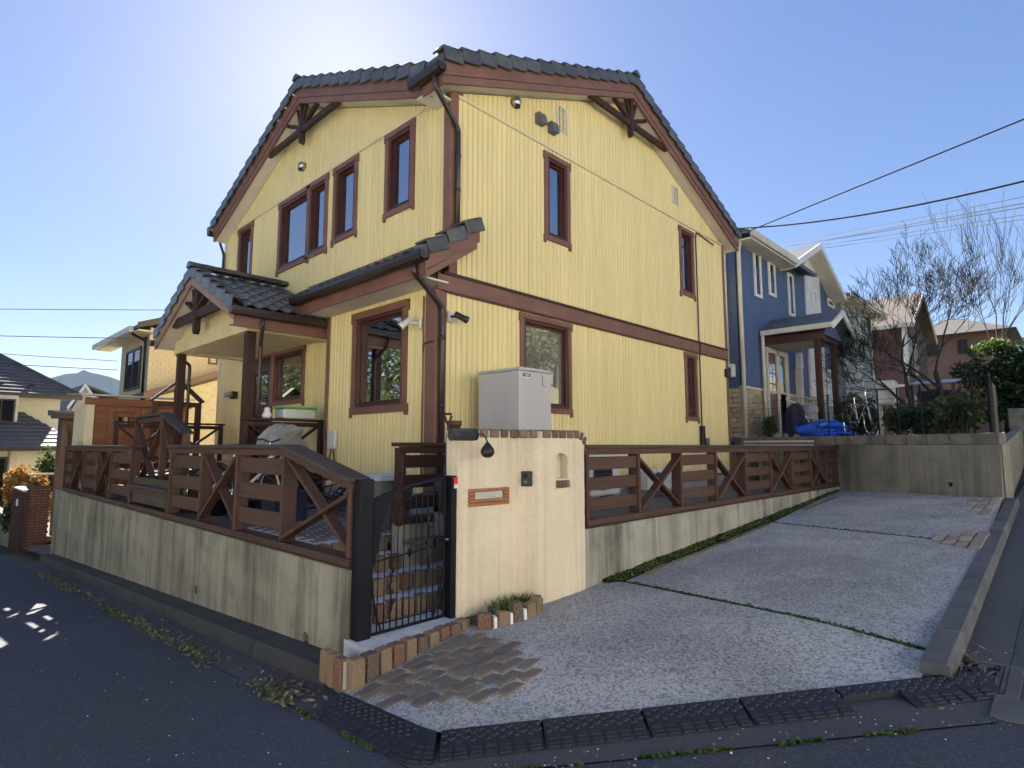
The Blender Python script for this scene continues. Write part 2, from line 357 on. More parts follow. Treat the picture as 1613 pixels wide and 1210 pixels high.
def sheet(name,poly,zf,mat,cuts=(),parent=None,kind='structure'):
    """plan polygon draped on zf(x,y); cuts=(point,normal) lines that subdivide it"""
    bm=bmesh.new(); bm.faces.new([bm.verts.new((p[0],p[1],0)) for p in poly])
    for c,n in cuts: bmesh.ops.bisect_plane(bm,geom=bm.verts[:]+bm.edges[:]+bm.faces[:],plane_co=(c[0],c[1],0),plane_no=(n[0],n[1],0))
    bmesh.ops.triangulate(bm,faces=bm.faces[:])
    o0=ORG[parent.name] if parent else V3((0,0,0))
    for v in bm.verts: v.co=V3((v.co.x,v.co.y,zf(v.co.x,v.co.y)))-o0
    bm.normal_update()
    for f in bm.faces:
        if f.normal.z<0: f.normal_flip()
    me=bpy.data.meshes.new(name); bm.to_mesh(me); bm.free(); me.materials.append(MT[mat])
    o=bpy.data.objects.new(name,me); col.objects.link(o); ORG[o.name]=o0
    if parent:o.parent=parent
    elif kind:o['kind']=kind
    return o
def cutgrid(x0,x1,y0,y1,st):
    r=[]
    x=x0
    while x<=x1: r.append(((x,0),(1,0))); x+=st
    y=y0
    while y<=y1: r.append(((0,y),(0,1))); y+=st
    return r
# ================================================================== ground, roads, drive
BIG=4500
def gz(x,y): return G(x,y)-.06
sheet('ground',[(-BIG,-BIG),(BIG,-BIG),(BIG,BIG),(-BIG,BIG)],gz,'ground_mat',[((-40,0),(1,0)),((90,0),(1,0)),((0,-40),(0,1)),((0,32),(0,1))])
sheet('road',[(-3.0,60),(-3.0,.2),(-3.2,-3.6),(-25,-5),(-25,-9),(70,-9),(70,-4.4),(4.9,-4.2),(70,-2.6),(70,.40),(4.2,.40),(3.95,.40),(1.93,2.42),(1.93,60)],lambda x,y:G(x,y),'asphalt',[((0,32),(0,1))]+cutgrid(-24,69,-8,30,6))
# concrete gutters beside the two roads
sheet('gutter_strip',[(1.93,2.42),(2.40,2.42),(2.40,16.2),(1.93,16.2)],lambda x,y:G(x,y)+.005,'gutter',cutgrid(2,2.3,3,16,2))
sheet('gutter_strip',[(1.93,2.42),(2.20,2.72),(4.28,.77),(3.95,.40)],lambda x,y:G(x,y)+.006,'gutter')
sheet('gutter_strip',[(3.95,.40),(3.98,.44),(4.3,.78),(60,.98),(60,.40)],lambda x,y:G(x,y)+.007,'gutter',cutgrid(6,58,.5,.9,6))
E0,E1=V3((2.17,2.69,0)),V3((4.22,.755,0)); ED=(E1-E0).normalized(); EN=V3((-ED.y,ED.x,0))      # drive edge on the corner cut; EN points into the lot
if EN.x<0: EN=-EN
def doff(x,y):
    d=min((V3((x,y,0))-E0).dot(EN), x-2.15); t=max(0,min(1,d/1.1)); return .055+.065*t*t*(3-2*t)
zd=lambda x,y:G(x,y)+doff(x,y)
ecuts=[(E0+EN*k,EN) for k in(.15,.3,.45,.6,.75,.9,1.1)]+[((2.15+k,0),(1,0)) for k in(.15,.3,.45,.6,.8,1.1)]
J0a,J0b=(5.26,3.42),(4.68,.77); J1a,J1b=(9.26,3.42),(8.20,.80)
drive_=tag(bpy.data.objects.new('driveway',None),kind='structure'); col.objects.link(drive_); ORG['driveway']=V3((0,0,0))
gp=.022
sheet('slab',[(2.17,3.62),(2.17,2.69),(4.22,.757),(J0b[0]-gp,.77),(J0a[0]-gp,3.45),(5.2,3.66),(4.9,3.66),(3.3,3.95),(2.2,3.9)],zd,'drive',ecuts,drive_)
sheet('slab',[(J0b[0]+gp,.772),(J1b[0]-gp,.80),(J1a[0]-gp,3.42),(5.3,3.46),(J0a[0]+gp,3.45)],zd,'drive',cutgrid(5,9,1,3,1),drive_)
sheet('slab',[(J1b[0]+gp,.80),(12.35,.92),(13.75,3.66),(9.3,3.42),(J1a[0]+gp,3.42)],zd,'drive',cutgrid(9,13,1,3,1),drive_)
sheet('drive_bed',[(2.2,3.6),(2.2,2.72),(4.24,.79),(12.35,.95),(13.75,3.68),(3.3,3.95)],lambda x,y:zd(x,y)-.022,'soil',ecuts)
# moss in the joints and along the wall
def scatter(name,mat,pts,size,n_per=1,flat=.4,kind='stuff',label=None,cat=None,parent=None,asp=1.6):
    m=MB(); m.r=[]
    for p in pts:
        for _ in range(n_per):
            s=size*random.uniform(.6,1.4); a=random.uniform(0,6.28); t=V3((math.cos(a),math.sin(a),random.uniform(-flat,flat))).normalized()
            up=V3((random.uniform(-flat,flat),random.uniform(-flat,flat),1)).normalized(); b=up.cross(t).normalized()
            c=V3(p); m.add([c-t*s*asp/2,c+b*s/2,c+t*s*asp/2,c-b*s/2],[(0,1,2,3)]); m.r.append(random.random())
    o=m.build(name,mat,parent)
    if label: tag(o,label,cat)
    if kind: tag(o,kind=kind)
    return o
def lerp2(a,b,t): return (a[0]+(b[0]-a[0])*t,a[1]+(b[1]-a[1])*t)
pts=[]
for a,b in((J0a,J0b),(J1a,J1b)):
    for i in range(1500 if a is J0a else 900):
        t=random.random(); dens=.5+.5*mnoise.noise((t*14,a[0],0))
        if random.random()>dens+.25: continue
        x,y=lerp2(a,b,t); x+=random.gauss(0,.014); pts.append((x,y,zd(x,y)-.012+random.uniform(0,.02)))
scatter('joint_moss','moss',pts,.018,1,.9,label='green moss growing in the joints of the concrete drive',cat='moss')
pts=[]
for i in range(15000):
    x=5.15+8.3*random.random()**1.25; wdt=.22*(1-(x-5.15)/12)*(.75+.4*mnoise.noise((x*2.3,5,0)))*min(1,(x-5.1)*3+.25); u=random.random()
    y=3.645-u*wdt; h=.05*(1-u)*(.5+.8*abs(mnoise.noise((x*3,y*9,1)))); pts.append((x,y,zd(x,y)+h*random.random()))
scatter('moss_strip','moss',pts,.028,1,.9,label='thick green moss strip along the foot of the low concrete wall',cat='moss')
pts=[(x,3.655-random.random()*.2,0) for x in (5.2+8*random.random() for _ in range(600))]; pts=[(x,y,zd(x,y)+.03) for x,y,_ in pts]
scatter('moss_litter','dryleaf',pts,.02,1,.5,label='small dry leaves lying in the moss beside the wall',cat='leaves')
# worn stone edging between moss and drive
edge=thing('stone_edging',(7.5,3.42,zd(7.5,3.42)),'row of flat worn edging stones beside the moss strip','edging')
bkm=MB(); bkm.obox((0,0,0),(1,0,0),(0,1,0),(0,0,1),.5,.5,.5,.08); BK=mesh('brick',bkm,'brick_worn'); BKm=mesh('brick',bkm,'brick_mix'); BKr=mesh('brick',bkm,'brick_red'); BKs=mesh('brick',bkm,'stone_cream'); BKp=mesh('brick',bkm,'stone_pave')
NSLOPE=V3((-.058,.06,1)).normalized()
def put(me,name,parent,c,size,ang=0,tilt=None,jit=0):
    n=(tilt or V3((0,0,1))); n=(n+V3((random.gauss(0,jit),random.gauss(0,jit),0))).normalized(); a=V3((math.cos(ang),math.sin(ang),0)); a=(a-n*a.dot(n)).normalized(); b=n.cross(a)
    return inst(me,name,parent,frame(c,a*size[0],b*size[1],n*size[2]))
x=5.6
while x<9.0:
    l=random.uniform(.16,.34); y=3.41+random.uniform(-.015,.015)-.02*math.sin(x); put(BK,'edging_stone',edge,(x+l/2,y,zd(x+l/2,y)+.002),(l*.93,.085*random.uniform(.8,1.15),.03),random.gauss(0,.03),NSLOPE,.01); x+=l
x=10.6
while x<12.2:
    l=random.uniform(.2,.34); put(BK,'edging_stone',edge,(x+l/2,3.36,zd(x+l/2,3.36)+.003),(l*.93,.09,.03),random.gauss(0,.03),NSLOPE,.01); x+=l
# brick fans set into the drive
fan=thing('brick_paving',(2.6,3.1,zd(2.6,3.1)),'worn brown brick paving let into the drive below the gate step','paving')
random.seed(21)
ang=math.atan2(.1,.95)
row=0; y=2.60
ca,sa=math.cos(ang),math.sin(ang)
for r in range(10):
    v=.10*r
    xs0=0.02+max(0,(.52-v)*.95); xs1=1.02-.5*max(0,.35-v)+random.uniform(-.07,.1)
    u=xs0+random.uniform(-.06,.05)
    while u<xs1:
        l=random.uniform(.15,.26); cx_=2.18+(u+l/2)*ca-(v)*sa*0-.02; cy_=2.63+v+(u+l/2)*sa
        if (V3((cx_,cy_,0))-E0).dot(EN)>.16 and cx_-2.17>.07 and cy_<3.68:
            put(BK,'brick',fan,(cx_,cy_,zd(cx_,cy_)+random.uniform(-.020,-.013)),(l*.94,.092,.05),ang+random.gauss(0,.07),NSLOPE,.014)
        u+=l
def patch(x0,x1,y0,y1,label,tri):
    t=thing('stone_patch',((x0+x1)/2,(y0+y1)/2,zd((x0+x1)/2,y0)),label,'paving')
    y=y0
    j=0
    while y<y1:
        w=.125; f=(y-y0)/(y1-y0); x=x0+(x1-x0)*(.5*f if tri else .35*f)+random.uniform(0,.1)
        while x<x1-(x1-x0)*.45*f:
            l=random.uniform(.2,.34); put(BKp,'paving_stone',t,(x+l/2,y+w/2,zd(x+l/2,y+w/2)+.006),(l*.9,w*.86,.03),random.gauss(0,.05),NSLOPE,.015); x+=l
        y+=w; j+=1
patch(7.75,8.95,.80,1.30,'small fan of pale paving stones by the kerb at the drive joint',True)
patch(10.35,12.25,.92,1.35,'pale paving stones by the kerb below the tall concrete wall',True)
# kerbs
kr=tag(bpy.data.objects.new('kerb',None),kind='structure'); col.objects.link(kr); ORG['kerb']=V3((0,0,0))
xs=[4.30,5.0,6.2,7.4,8.6,9.8,11.0,12.25]
for i in range(len(xs)-1):
    a,b=xs[i]+.006,xs[i+1]-.006; ya=.62+.013*(a-4); yb_=.62+.013*(b-4); m=MB(); w2=.15
    P=lambda x,y,h:(x,y,G(x,y)+h)
    top=.128; prof=[(0,-.03),(0,top-.02),(.02,top),(w2,top),(w2,-.03)]
    vs=[P(a,ya+p,h) for p,h in prof]+[P(b,yb_+p,h) for p,h in prof]; n=5
    m.add(vs,[tuple(range(n)),tuple(range(n,2*n))[::-1]]+[(n+j,n+(j+1)%n,(j+1)%n,j) for j in range(n)]); m.build('kerb_stone','kerb',kr)
ys=[3.98,5.2,6.4,7.6,8.8,10.0,11.2,12.4,13.6,14.8,16.0]
for i in range(len(ys)-1):
    a,b=ys[i]+.006,ys[i+1]-.006; m=MB(); top=.13
    prof=[(2.20,-.03),(2.215,top-.025),(2.235,top),(2.46,top),(2.46,-.03)]
    vs=[(x,a,G(x,a)+h) for x,h in prof]+[(x,b,G(x,b)+h) for x,h in prof]; n=5
    m.add(vs,[tuple(range(n))[::-1],tuple(range(n,2*n))]+[(j,(j+1)%n,n+(j+1)%n,n+j) for j in range(n)]); m.build('kerb_stone','kerb_dark',kr)
# ------------------------------------------------------------------ rubber kerb ramps
def ramp(p,q,h,wd,label,notch=None,rounded=0,n_=None):
    """ramp whose top edge runs p->q (plan), foot wd further out"""
    p=V3((p[0],p[1],0));q=V3((q[0],q[1],0)); d=(q-p); L=d.length; d/=L; o=V3((d.y,-d.x,0))
    if o.dot(V3((-1,-1,0)))<0: o=-o
    t=thing('kerb_ramp',((p+q)/2).to_tuple()[:2]+(G(*((p+q)/2)[:2]),),label,'ramp')
    def P(u,v,e=0):   # u along, v 0(top)..1(foot)
        a=p+d*u+o*(wd*v); return V3((a.x,a.y,G(a.x,a.y)+.012+h*(1-v)**1.05*1.0+e))
    prof=[(0,None)]; m=MB(); nv=6; nu=max(2,int(L/.15))
    g=lambda u:u
    def cell(u0,u1,v0,v1): return notch and u0<notch[1]-.01 and u1>notch[0]+.01 and v1>notch[2]+.01
    us=[L*i/12 for i in range(13)]; vsx=[0,.18,.36,.52,.68,.84,1]
    for i in range(12):
        for j in range(6):
            u0,u1,v0,v1=us[i],us[i+1],vsx[j],vsx[j+1]
            if rounded:
                # shrink the foot towards the p side
                k=lambda v:(1-math.sqrt(max(0,1-v*v)))*rounded
                s0,s1=k(v0),k(v1)
                f=lambda u,s:(s+(u/L)*(L-s)) if rounded>0 else u*(L+s)/L
                A,B,C_,D=P(f(u0,s0),v0),P(f(u1,s0),v0),P(f(u1,s1),v1),P(f(u0,s1),v1)
            else: A,B,C_,D=P(u0,v0),P(u1,v0),P(u1,v1),P(u0,v1)
            if cell(u0,u1,v0,v1): continue
            dn=V3((0,0,-.035)); m.add([A,B,C_,D,A+dn,B+dn,C_+dn,D+dn],[(0,3,2,1),(4,5,6,7),(0,1,5,4),(1,2,6,5),(2,3,7,6),(3,0,4,7)])
    m.build('ramp_body','rubber',t)
    nu=n_ or max(3,round(L/.0745)); bm=MB(); st=MB()
    for i in range(nu):
        for j,(v0,v1) in enumerate(((.60,.72),(.745,.86),(.885,.975))):
            u0,u1=L*(i+.1)/nu,L*(i+.9)/nu
            if rounded and v1>.5:
                s=(1-math.sqrt(max(0,1-v1*v1)))*abs(rounded)
                if u0<s: continue
            if cell(u0,u1,v0,v1) or (notch and notch[0]-.02<u1 and u0<notch[1]+.02): continue
            q4=[P(u0,v0),P(u1,v0),P(u1,v1),P(u0,v1)]; up=V3((0,0,.007)); c=sum(q4,V3())/4; tp=[c+(x-c)*.86+up for x in q4]
            bm.add(q4+tp,[(4,7,6,5),(0,4,5,1),(1,5,6,2),(2,6,7,3),(3,7,4,0)])
        for j,v in enumerate((.10,.21,.32,.43)):
            u=L*(i+(.28 if j%2 else .75))/nu; r=.021 if j%2==0 else .015
            if rounded and u<.05: continue
            if notch and notch[0]-.02<u<notch[1]+.02 and v>notch[2]: continue
            q4=[P(u-r*1.25,v),P(u,v-r/wd*.9),P(u+r*1.25,v),P(u,v+r/wd*.9)]; up=V3((0,0,.007)); c=sum(q4,V3())/4; tp=[c+(x-c)*.75+up for x in q4]
            st.add(q4+tp,[(4,7,6,5),(0,4,5,1),(1,5,6,2),(2,6,7,3),(3,7,4,0)])
    tag(bm.build('grip_block','rubber',t),kind='stuff'); tag(st.build('grip_stud','rubber',t),kind='stuff')
    return t
tt=[0,.205,.40,.598,.795]
Ed=lambda t:(E0+(E1-E0)*t)
L_=(E1-E0).length
lab=['rubber kerb ramp with studs, first after the corner piece beside the brick paving','rubber kerb ramp with studs, second along from the corner piece','rubber kerb ramp with studs, between the second ramp and the notched one','rubber kerb ramp with studs, the one just before the notched ramp']
ends=[.012,.212,.412,.612,.812]
for i in range(4): ramp(Ed(ends[i]+.003),Ed(ends[i+1]-.003),.052,.225,lab[i])
ramp(Ed(.815),Ed(1.045),.052,.225,'rubber kerb ramp with a broken rectangular notch cut in its foot',notch=(.03,.30,.42))
rr=ramp(Ed(1.13),Ed(1.048),.052,.225,'small rounded rubber end piece of the kerb ramps by the iron grate',rounded=.13,n_=3)
ramp((2.165,3.52),(2.165,2.80),.052,.235,'rubber kerb ramp running beside the road below the gate step')
ramp((2.165,3.66),(2.165,3.525),.052,.235,'rounded rubber end piece of the kerb ramps by the concrete wall',rounded=.14,n_=2)
# wedge at the corner
t=thing('kerb_ramp',(2.1,2.65,G(2.1,2.65)),'wedge shaped rubber corner piece joining the two rows of kerb ramps','ramp')
c0=V3((2.165,2.69,0)); m=MB(); o1=V3((-1,0,0)); o2=-EN; N=6
def PW(a,v,e=0):
    q=c0+V3((0,.105*(1-a),0))+ED*(.02*a) ; dd=(o1*(1-a)+o2*a).normalized(); r=q+dd*(.235*v*(1+.06*math.sin(a*math.pi))); return V3((r.x,r.y,G(r.x,r.y)+.012+.052*(1-v)+e))
for i in range(N):
    for j in range(5):
        a0,a1,v0,v1=i/N,(i+1)/N,j/5,(j+1)/5; A=[PW(a0,v0),PW(a1,v0),PW(a1,v1),PW(a0,v1)]; m.add(A+[x+V3((0,0,-.03)) for x in A],[(0,3,2,1),(4,5,6,7),(0,1,5,4),(1,2,6,5),(2,3,7,6),(3,0,4,7)])
m.build('ramp_body','rubber',t); m=MB()
for j,(v0,v1) in enumerate(((.42,.56),(.6,.72),(.76,.86),(.9,.98))):
    for i in range(4):
        q4=[PW((i+.08)/4,v0),PW((i+.92)/4,v0),PW((i+.92)/4,v1),PW((i+.08)/4,v1)]; c=sum(q4,V3())/4; tp=[c+(x-c)*.86+V3((0,0,.007)) for x in q4]; m.add(q4+tp,[(4,7,6,5),(0,4,5,1),(1,5,6,2),(2,6,7,3),(3,7,4,0)])
tag(m.build('grip_block','rubber',t),kind='stuff')
# cast iron drain grate in its concrete frame
t=thing('drain_grate',(4.5,.52,G(4.5,.52)),'cast iron drain grate with a swirling pattern set in concrete beside the kerb','drain')
def PG(x,y,h=0): return V3((x,y,G(x,y)+h))
def gbox(m,x0,x1,y0,y1,h0,h1):
    q=[PG(x0,y0,h0),PG(x1,y0,h0),PG(x1,y1,h0),PG(x0,y1,h0),PG(x0,y0,h1),PG(x1,y0,h1),PG(x1,y1,h1),PG(x0,y1,h1)]
    return m.add(q,[(0,3,2,1),(4,5,6,7),(0,1,5,4),(1,2,6,5),(2,3,7,6),(3,0,4,7)])
gx0,gx1,gy0,gy1=4.27,4.79,.33,.625
gbox(MB(),gx0-.27,gx0-.004,.17,.43,-.02,.016).build('concrete_pad','kerb',t)
m=MB(); gbox(m,gx0,gx0+.03,gy0,gy1,-.02,.018); gbox(m,gx1-.03,gx1,gy0,gy1,-.02,.018); gbox(m,gx0+.03,gx1-.03,gy0,gy0+.06,-.02,.018); m.build('frame','kerb',t)
m=MB(); gbox(m,gx0+.035,gx1-.035,gy0+.065,gy0+.083,0,.022); gbox(m,gx0+.035,gx1-.035,gy0+.09,gy0+.10,0,.022); m.build('rim_bar','iron',t)
gbox(MB(),gx0+.032,gx1-.032,gy0+.062,gy1,-.03,.009).build('sump','black_plastic',t)
random.seed(5); cx_,cy_=(gx0+gx1)/2,(gy0+gy1)/2+.04
for i in range(15):
    a=i/15*6.283; pts=[]
    for k in range(7):
        r=.015+.205*k/6; aa=a+.9*math.sin(k/6*3)+.25*math.sin(i*1.7); x=cx_+math.cos(aa)*r*1.12; y=cy_+math.sin(aa)*r*.62
        pts.append(PG(min(max(x,gx0+.04),gx1-.04),min(max(y,gy0+.11),gy1-.01),.016))
    m=MB().tube(pts,[.005,.010,.011,.011,.010,.008,.004],5); m.build('swirl_bar','iron',t)
# ================================================================== yellow house
YF,XR,XU,XL,YB,BE=6.0,13.78,5.0,4.79,14.28,8.85
GF=.72                              # garden level
house=thing('yellow_house',(9.4,10.1,GF),'two storey yellow clapboard house with brown trim and dark tiled gable roofs','house')
RX,RZ,SL=9.36,8.65,.405              # main ridge (along y): roof surface z
CY,CZ=10.14,8.38                    # cross ridge (along x)
VY,VX=5.70,4.70                     # verge planes
zmain=lambda x:RZ-SL*abs(x-RX)
zcros=lambda y:CZ-SL*abs(y-CY)
FD=.31                              # depth of barge boards
def pl(pn,u,d,z):                   # plane coordinates: u along the wall, d outwards
    p=pn[1]
    return (u,p-d,z) if pn[0]=='Y' else (p-d,u,z)
def pbox(mb,pn,u0,u1,d0,d1,z0,z1,c=0):
    a=pl(pn,u0,d0,z0); b=pl(pn,u1,d1,z1); return mb.box(a[0],b[0],a[1],b[1],z0,z1,c)
PR=('Y',YF); PU=('X',XU); PB=('X',XL)
walls={}
wl=MB()
wl.box(XU+.12,XR-.02,YF+.12,YB-.02,GF,6.5)
wl.prism([(XU+.12,YF+.12,6.5),(XR-.02,YF+.12,6.5),(XR-.02,YF+.12,zmain(XR)-.33),(RX,YF+.12,RZ-.33),(XU+.12,YF+.12,zmain(XU)-.33)],(0,8.0,0))
wl.prism([(XU+.12,YF+.12,6.5),(XU+.12,YB-.02,6.5),(XU+.12,YB-.02,zcros(YB)-.33),(XU+.12,CY,CZ-.33),(XU+.12,YF+.3,6.51)],(4,0,0))
wl.box(XL+.12,XU+.2,YF+.12,BE,GF,3.95)
W=wl.build('wall','yellow_plain',house)
boards=[]
def board(pn,u0,u1,zb0,zb1,zt0,zt1):
    """one clapboard: chamfered front edges, top/bottom may slope"""
    e,c=.0,.012
    prof=[(u0,-.022),(u1,-.022),(u1,-.011),(u1-c,.0),(u0+c,.0),(u0,-.011)]
    t=lambda u:(u-u0)/(u1-u0)
    vs=[pl(pn,u,d,zb0+(zb1-zb0)*t(u)) for u,d in prof]+[pl(pn,u,d,zt0+(zt1-zt0)*t(u)) for u,d in prof]
    n=6; fs=[tuple(range(n)),tuple(range(n,2*n))[::-1]]+[(n+i,n+(i+1)%n,(i+1)%n,i) for i in range(n)]
    if pn[0]=='Y': fs=[f[::-1] for f in fs]
    m=MB().add(vs,fs); cx_=V3(pl(pn,(u0+u1)/2,0,(zb0+zt0)/2))
    d=(cx_-cam.location); dist=d.length
    cosn=abs((d.x if pn[0]=='X' else d.y))/dist
    boards.append(((u1-u0)*cosn/dist*min(2.2,max(zt0-zb0,.0))/dist**.5,m))
def side(pn,u0,u1,zb,zt,holes,pitch=.1):
    n=max(1,round((u1-u0)/pitch)); st=(u1-u0)/n
    for i in range(n):
        a=u0+i*st+.0035; b=u0+(i+1)*st-.0035; m=(a+b)/2
        cuts=sorted([(h[2],h[3]) for h in holes if h[0]<m<h[1] and h[3]>zb and (callable(zt) or h[2]<zt)])
        z0=zb; segs=[]
        for c0,c1 in cuts: segs.append((z0,c0)); z0=c1
        segs.append((z0,None))
        for s0,s1 in segs:
            if s1 is None: t0,t1=(zt(a),zt(b)) if callable(zt) else (zt,zt)
            else: t0=t1=s1
            if min(t0,t1)-s0>.03: board(pn,a,b,s0,s0,t0,t1)
# openings: (u0,u1,z0,z1) are the outer edges of the casings
RW=[(6.99,7.66,4.95,6.46),(6.40,7.65,2.12,3.64),(11.53,12.19,4.90,6.46),(11.60,12.17,2.15,3.64)]
LW=[(6.83,7.59,5.14,6.52),(8.41,9.20,5.12,6.52),(9.40,10.16,5.06,6.52),(10.08,11.39,5.04,6.52),(12.67,13.47,5.04,6.52)]
BW=[(6.62,8.06,2.08,3.66)]
EW=[(10.04,11.40,2.38,3.46),(11.32,12.55,1.15,3.50)]
g=.05
hol=lambda L:[(a+g,b-g,c+g,d-g) for a,b,c,d in L]
side(PR,XU+.12,XR-.07,3.93,6.53,hol(RW)); side(PR,XL+.15,XR-.07,.98,3.66,hol(RW))
side(PR,XU+.12,XR-.07,6.585,lambda u:zmain(u)-FD-.02,[])
side(PU,YF+.13,YB-.05,3.4,6.53,hol(LW)); side(PU,YF+.13,YB-.05,6.585,lambda u:zcros(u)-FD-.02,[])
side(PB,YF+.20,BE-.06,.98,3.75,hol(BW)); side(PU,BE+.02,YB-.05,1.1,3.4,hol(EW))
boards.sort(key=lambda t:-t[0])
for i,(s_,m) in enumerate(boards[:295]): m.build('siding_board','yellow',W)
rest=MB()
for s_,m in boards[295:]: rest.add(m.v,m.f)
tag(rest.build('siding_boards','yellow',W),kind='stuff')
print('boards',len(boards))
m=MB(); m.box(XL+.03,XR-.03,YF+.03,YF+.2,GF-.1,.97); m.box(XL+.03,XL+.2,YF+.03,BE-.02,GF-.1,.97); m.box(XU+.03,XU+.2,BE,YB-.05,GF-.1,1.09); m.build('foundation','foundation',house)
m=MB(); m.box(XL-.012,XR,YF-.012,YF+.02,.955,.985); m.build('sill_flashing','dark_brown',house)
# trims
def trim(name,pn,u0,u1,d0,d1,z0,z1,mat,c=.004): return pbox(MB(),pn,u0,u1,d0,d1,z0,z1,c).build(name,mat,house)
for pn,a,b in ((PR,XU+.12,XR-.07),(PU,YF+.13,YB-.05)):
    m=MB(); pbox(m,pn,a,b,-.02,.03,6.53,6.56,.006); pbox(m,pn,a,b,-.02,.014,6.561,6.585); m.build('moulding','cream_trim',house)
trim('band_board',PR,XL-.01,XR+.01,-.02,.035,3.685,3.90,'trim_brown'); 
m=MB(); pbox(m,PR,XL+.1,XR+.012,-.02,.045,3.903,3.93); pbox(m,PR,XL+.1,XR+.012,-.02,.042,3.658,3.682); pbox(m,PR,XL+.1,XR+.012,-.02,.052,3.93,3.942); m.build('band_flashing','dark_brown',house)
m=MB(); m.box(XU-.022,XU+.13,YF-.022,YF+.13,3.9,6.75,.006); m.build('corner_post','trim_brown',house)
m=MB(); m.box(XL-.024,XL+.16,YF-.024,YF+.205,.95,3.68,.006); m.build('corner_post','trim_brown',house)
m=MB(); m.box(XR-.075,XR+.015,YF-.018,YF+.1,.95,6.6,.005); m.build('corner_post','trim_brown',house)
m=MB(); m.box(XL-.02,XL+.2,BE-.065,BE+.015,.95,3.75,.005); m.build('corner_post','trim_brown',house)
m=MB(); m.box(XU-.015,XU+.1,YB-.05,YB+.01,1.0,6.6,.005); m.build('corner_post','cream_trim',house)
# windows
def window(pn,u0,u1,z0,z1,parent=None,pane='glass',casing=True,cw=.085,name='window',ears=True,mull=0,left_jamb=True,right_jamb=True):
    parent=parent or house
    c=MB()
    if casing:
        pbox(c,pn,u0-.02,u1+.02,-.02,.036,z1-cw,z1,.005)
        if left_jamb: pbox(c,pn,u0,u0+cw,-.02,.028,z0+cw,z1-cw-.001,.004)
        if right_jamb: pbox(c,pn,u1-cw,u1,-.02,.028,z0+cw,z1-cw-.001,.004)
        pbox(c,pn,u0-.02,u1+.02,-.02,.034,z0,z0+cw-.001,.005)
        if ears:
            for a in(u0-.02,u1+.02-.055): pbox(c,pn,a,a+.055,-.02,.034,z0-.05,z0-.001,.004)
            for a in(u0-.021,u1+.021-.055): pbox(c,pn,a,a+.055,-.018,.0375,z1-cw-.05,z1-cw-.001,.004)
        root=c.build(name,'trim_brown',parent)
    else: root=None
    a,b,c0,c1=u0+cw,u1-cw,z0+cw,z1-cw
    f=MB(); fw=.05
    for x0,x1,y0,y1 in((a,a+fw,c0,c1),(b-fw,b,c0,c1),(a+fw,b-fw,c0,c0+fw),(a+fw,b-fw,c1-fw,c1)): pbox(f,pn,x0,x1,-.11,.012,y0,y1,.004)
    g2=.03
    for x0,x1,y0,y1 in((a+fw,a+fw+g2,c0+fw,c1-fw),(b-fw-g2,b-fw,c0+fw,c1-fw),(a+fw+g2,b-fw-g2,c0+fw,c0+fw+g2),(a+fw+g2,b-fw-g2,c1-fw-g2,c1-fw)): pbox(f,pn,x0,x1,-.10,-.045,y0,y1,.003)
    for k in range(mull):
        x=a+(b-a)*(k+1)/(mull+1); pbox(f,pn,x-.02,x+.02,-.10,-.04,c0+fw,c1-fw)
    fo=f.build('frame','frame_brown',root or parent)
    p=MB(); pbox(p,pn,a+fw+.01,b-fw-.01,-.082,-.075,c0+fw+.01,c1-fw-.01); po=p.build('pane',pane,root or parent)
    s=MB(); pbox(s,pn,a+fw,b-fw,-.044,.02,c0+fw-.012,c0+fw+.004); s.build('sill','gutter_brown',root or parent)
    return root
for i,wd in enumerate(RW): window(PR,*wd,pane='glass_curtain' if i==1 else 'glass')
window(PU,*LW[0]); window(PU,*LW[1]); window(PU,*LW[2],left_jamb=True,right_jamb=False); window(PU,*LW[3]); window(PU,*LW[4])
window(PB,*BW[0],cw=.11)
window(PU,*EW[0])
# entrance door
d=MB(); pbox(d,PU,11.40,12.55,-.02,.03,3.40,3.50,.005); pbox(d,PU,12.46,12.55,-.02,.026,1.15,3.399,.005); pbox(d,PU,11.405,11.46,-.02,.024,1.15,3.399,.004)
door=d.build('front_door','trim_brown',house)
d=MB(); pbox(d,PU,11.46,12.46,-.08,-.04,1.15,3.40,.004); 
for a,b,c,e in((11.47,11.64,1.2,3.35),(12.28,12.45,1.2,3.35),(11.64,12.28,3.1,3.35),(11.64,12.28,1.2,1.45),(11.64,12.28,1.98,2.16)): pbox(d,PU,a,b,-.04,-.012,c,e,.006)
pbox(d,PU,11.70,12.22,-.04,-.02,1.52,1.92,.015); d.build('door_leaf','dark_brown',door)
for i in range(2):
    for j in range(4):
        p=MB(); y=11.70+i*.28; z=2.22+j*.21; pbox(p,PU,y,y+.24,-.038,-.03,z,z+.18); p.build('pane','glass',door)
d=MB().tube([pl(PU,11.53,-.01,2.0),pl(PU,11.53,.05,2.0),pl(PU,11.53,.05,2.25),pl(PU,11.53,-.01,2.25)],.011,6); d.build('handle','pewter',door)
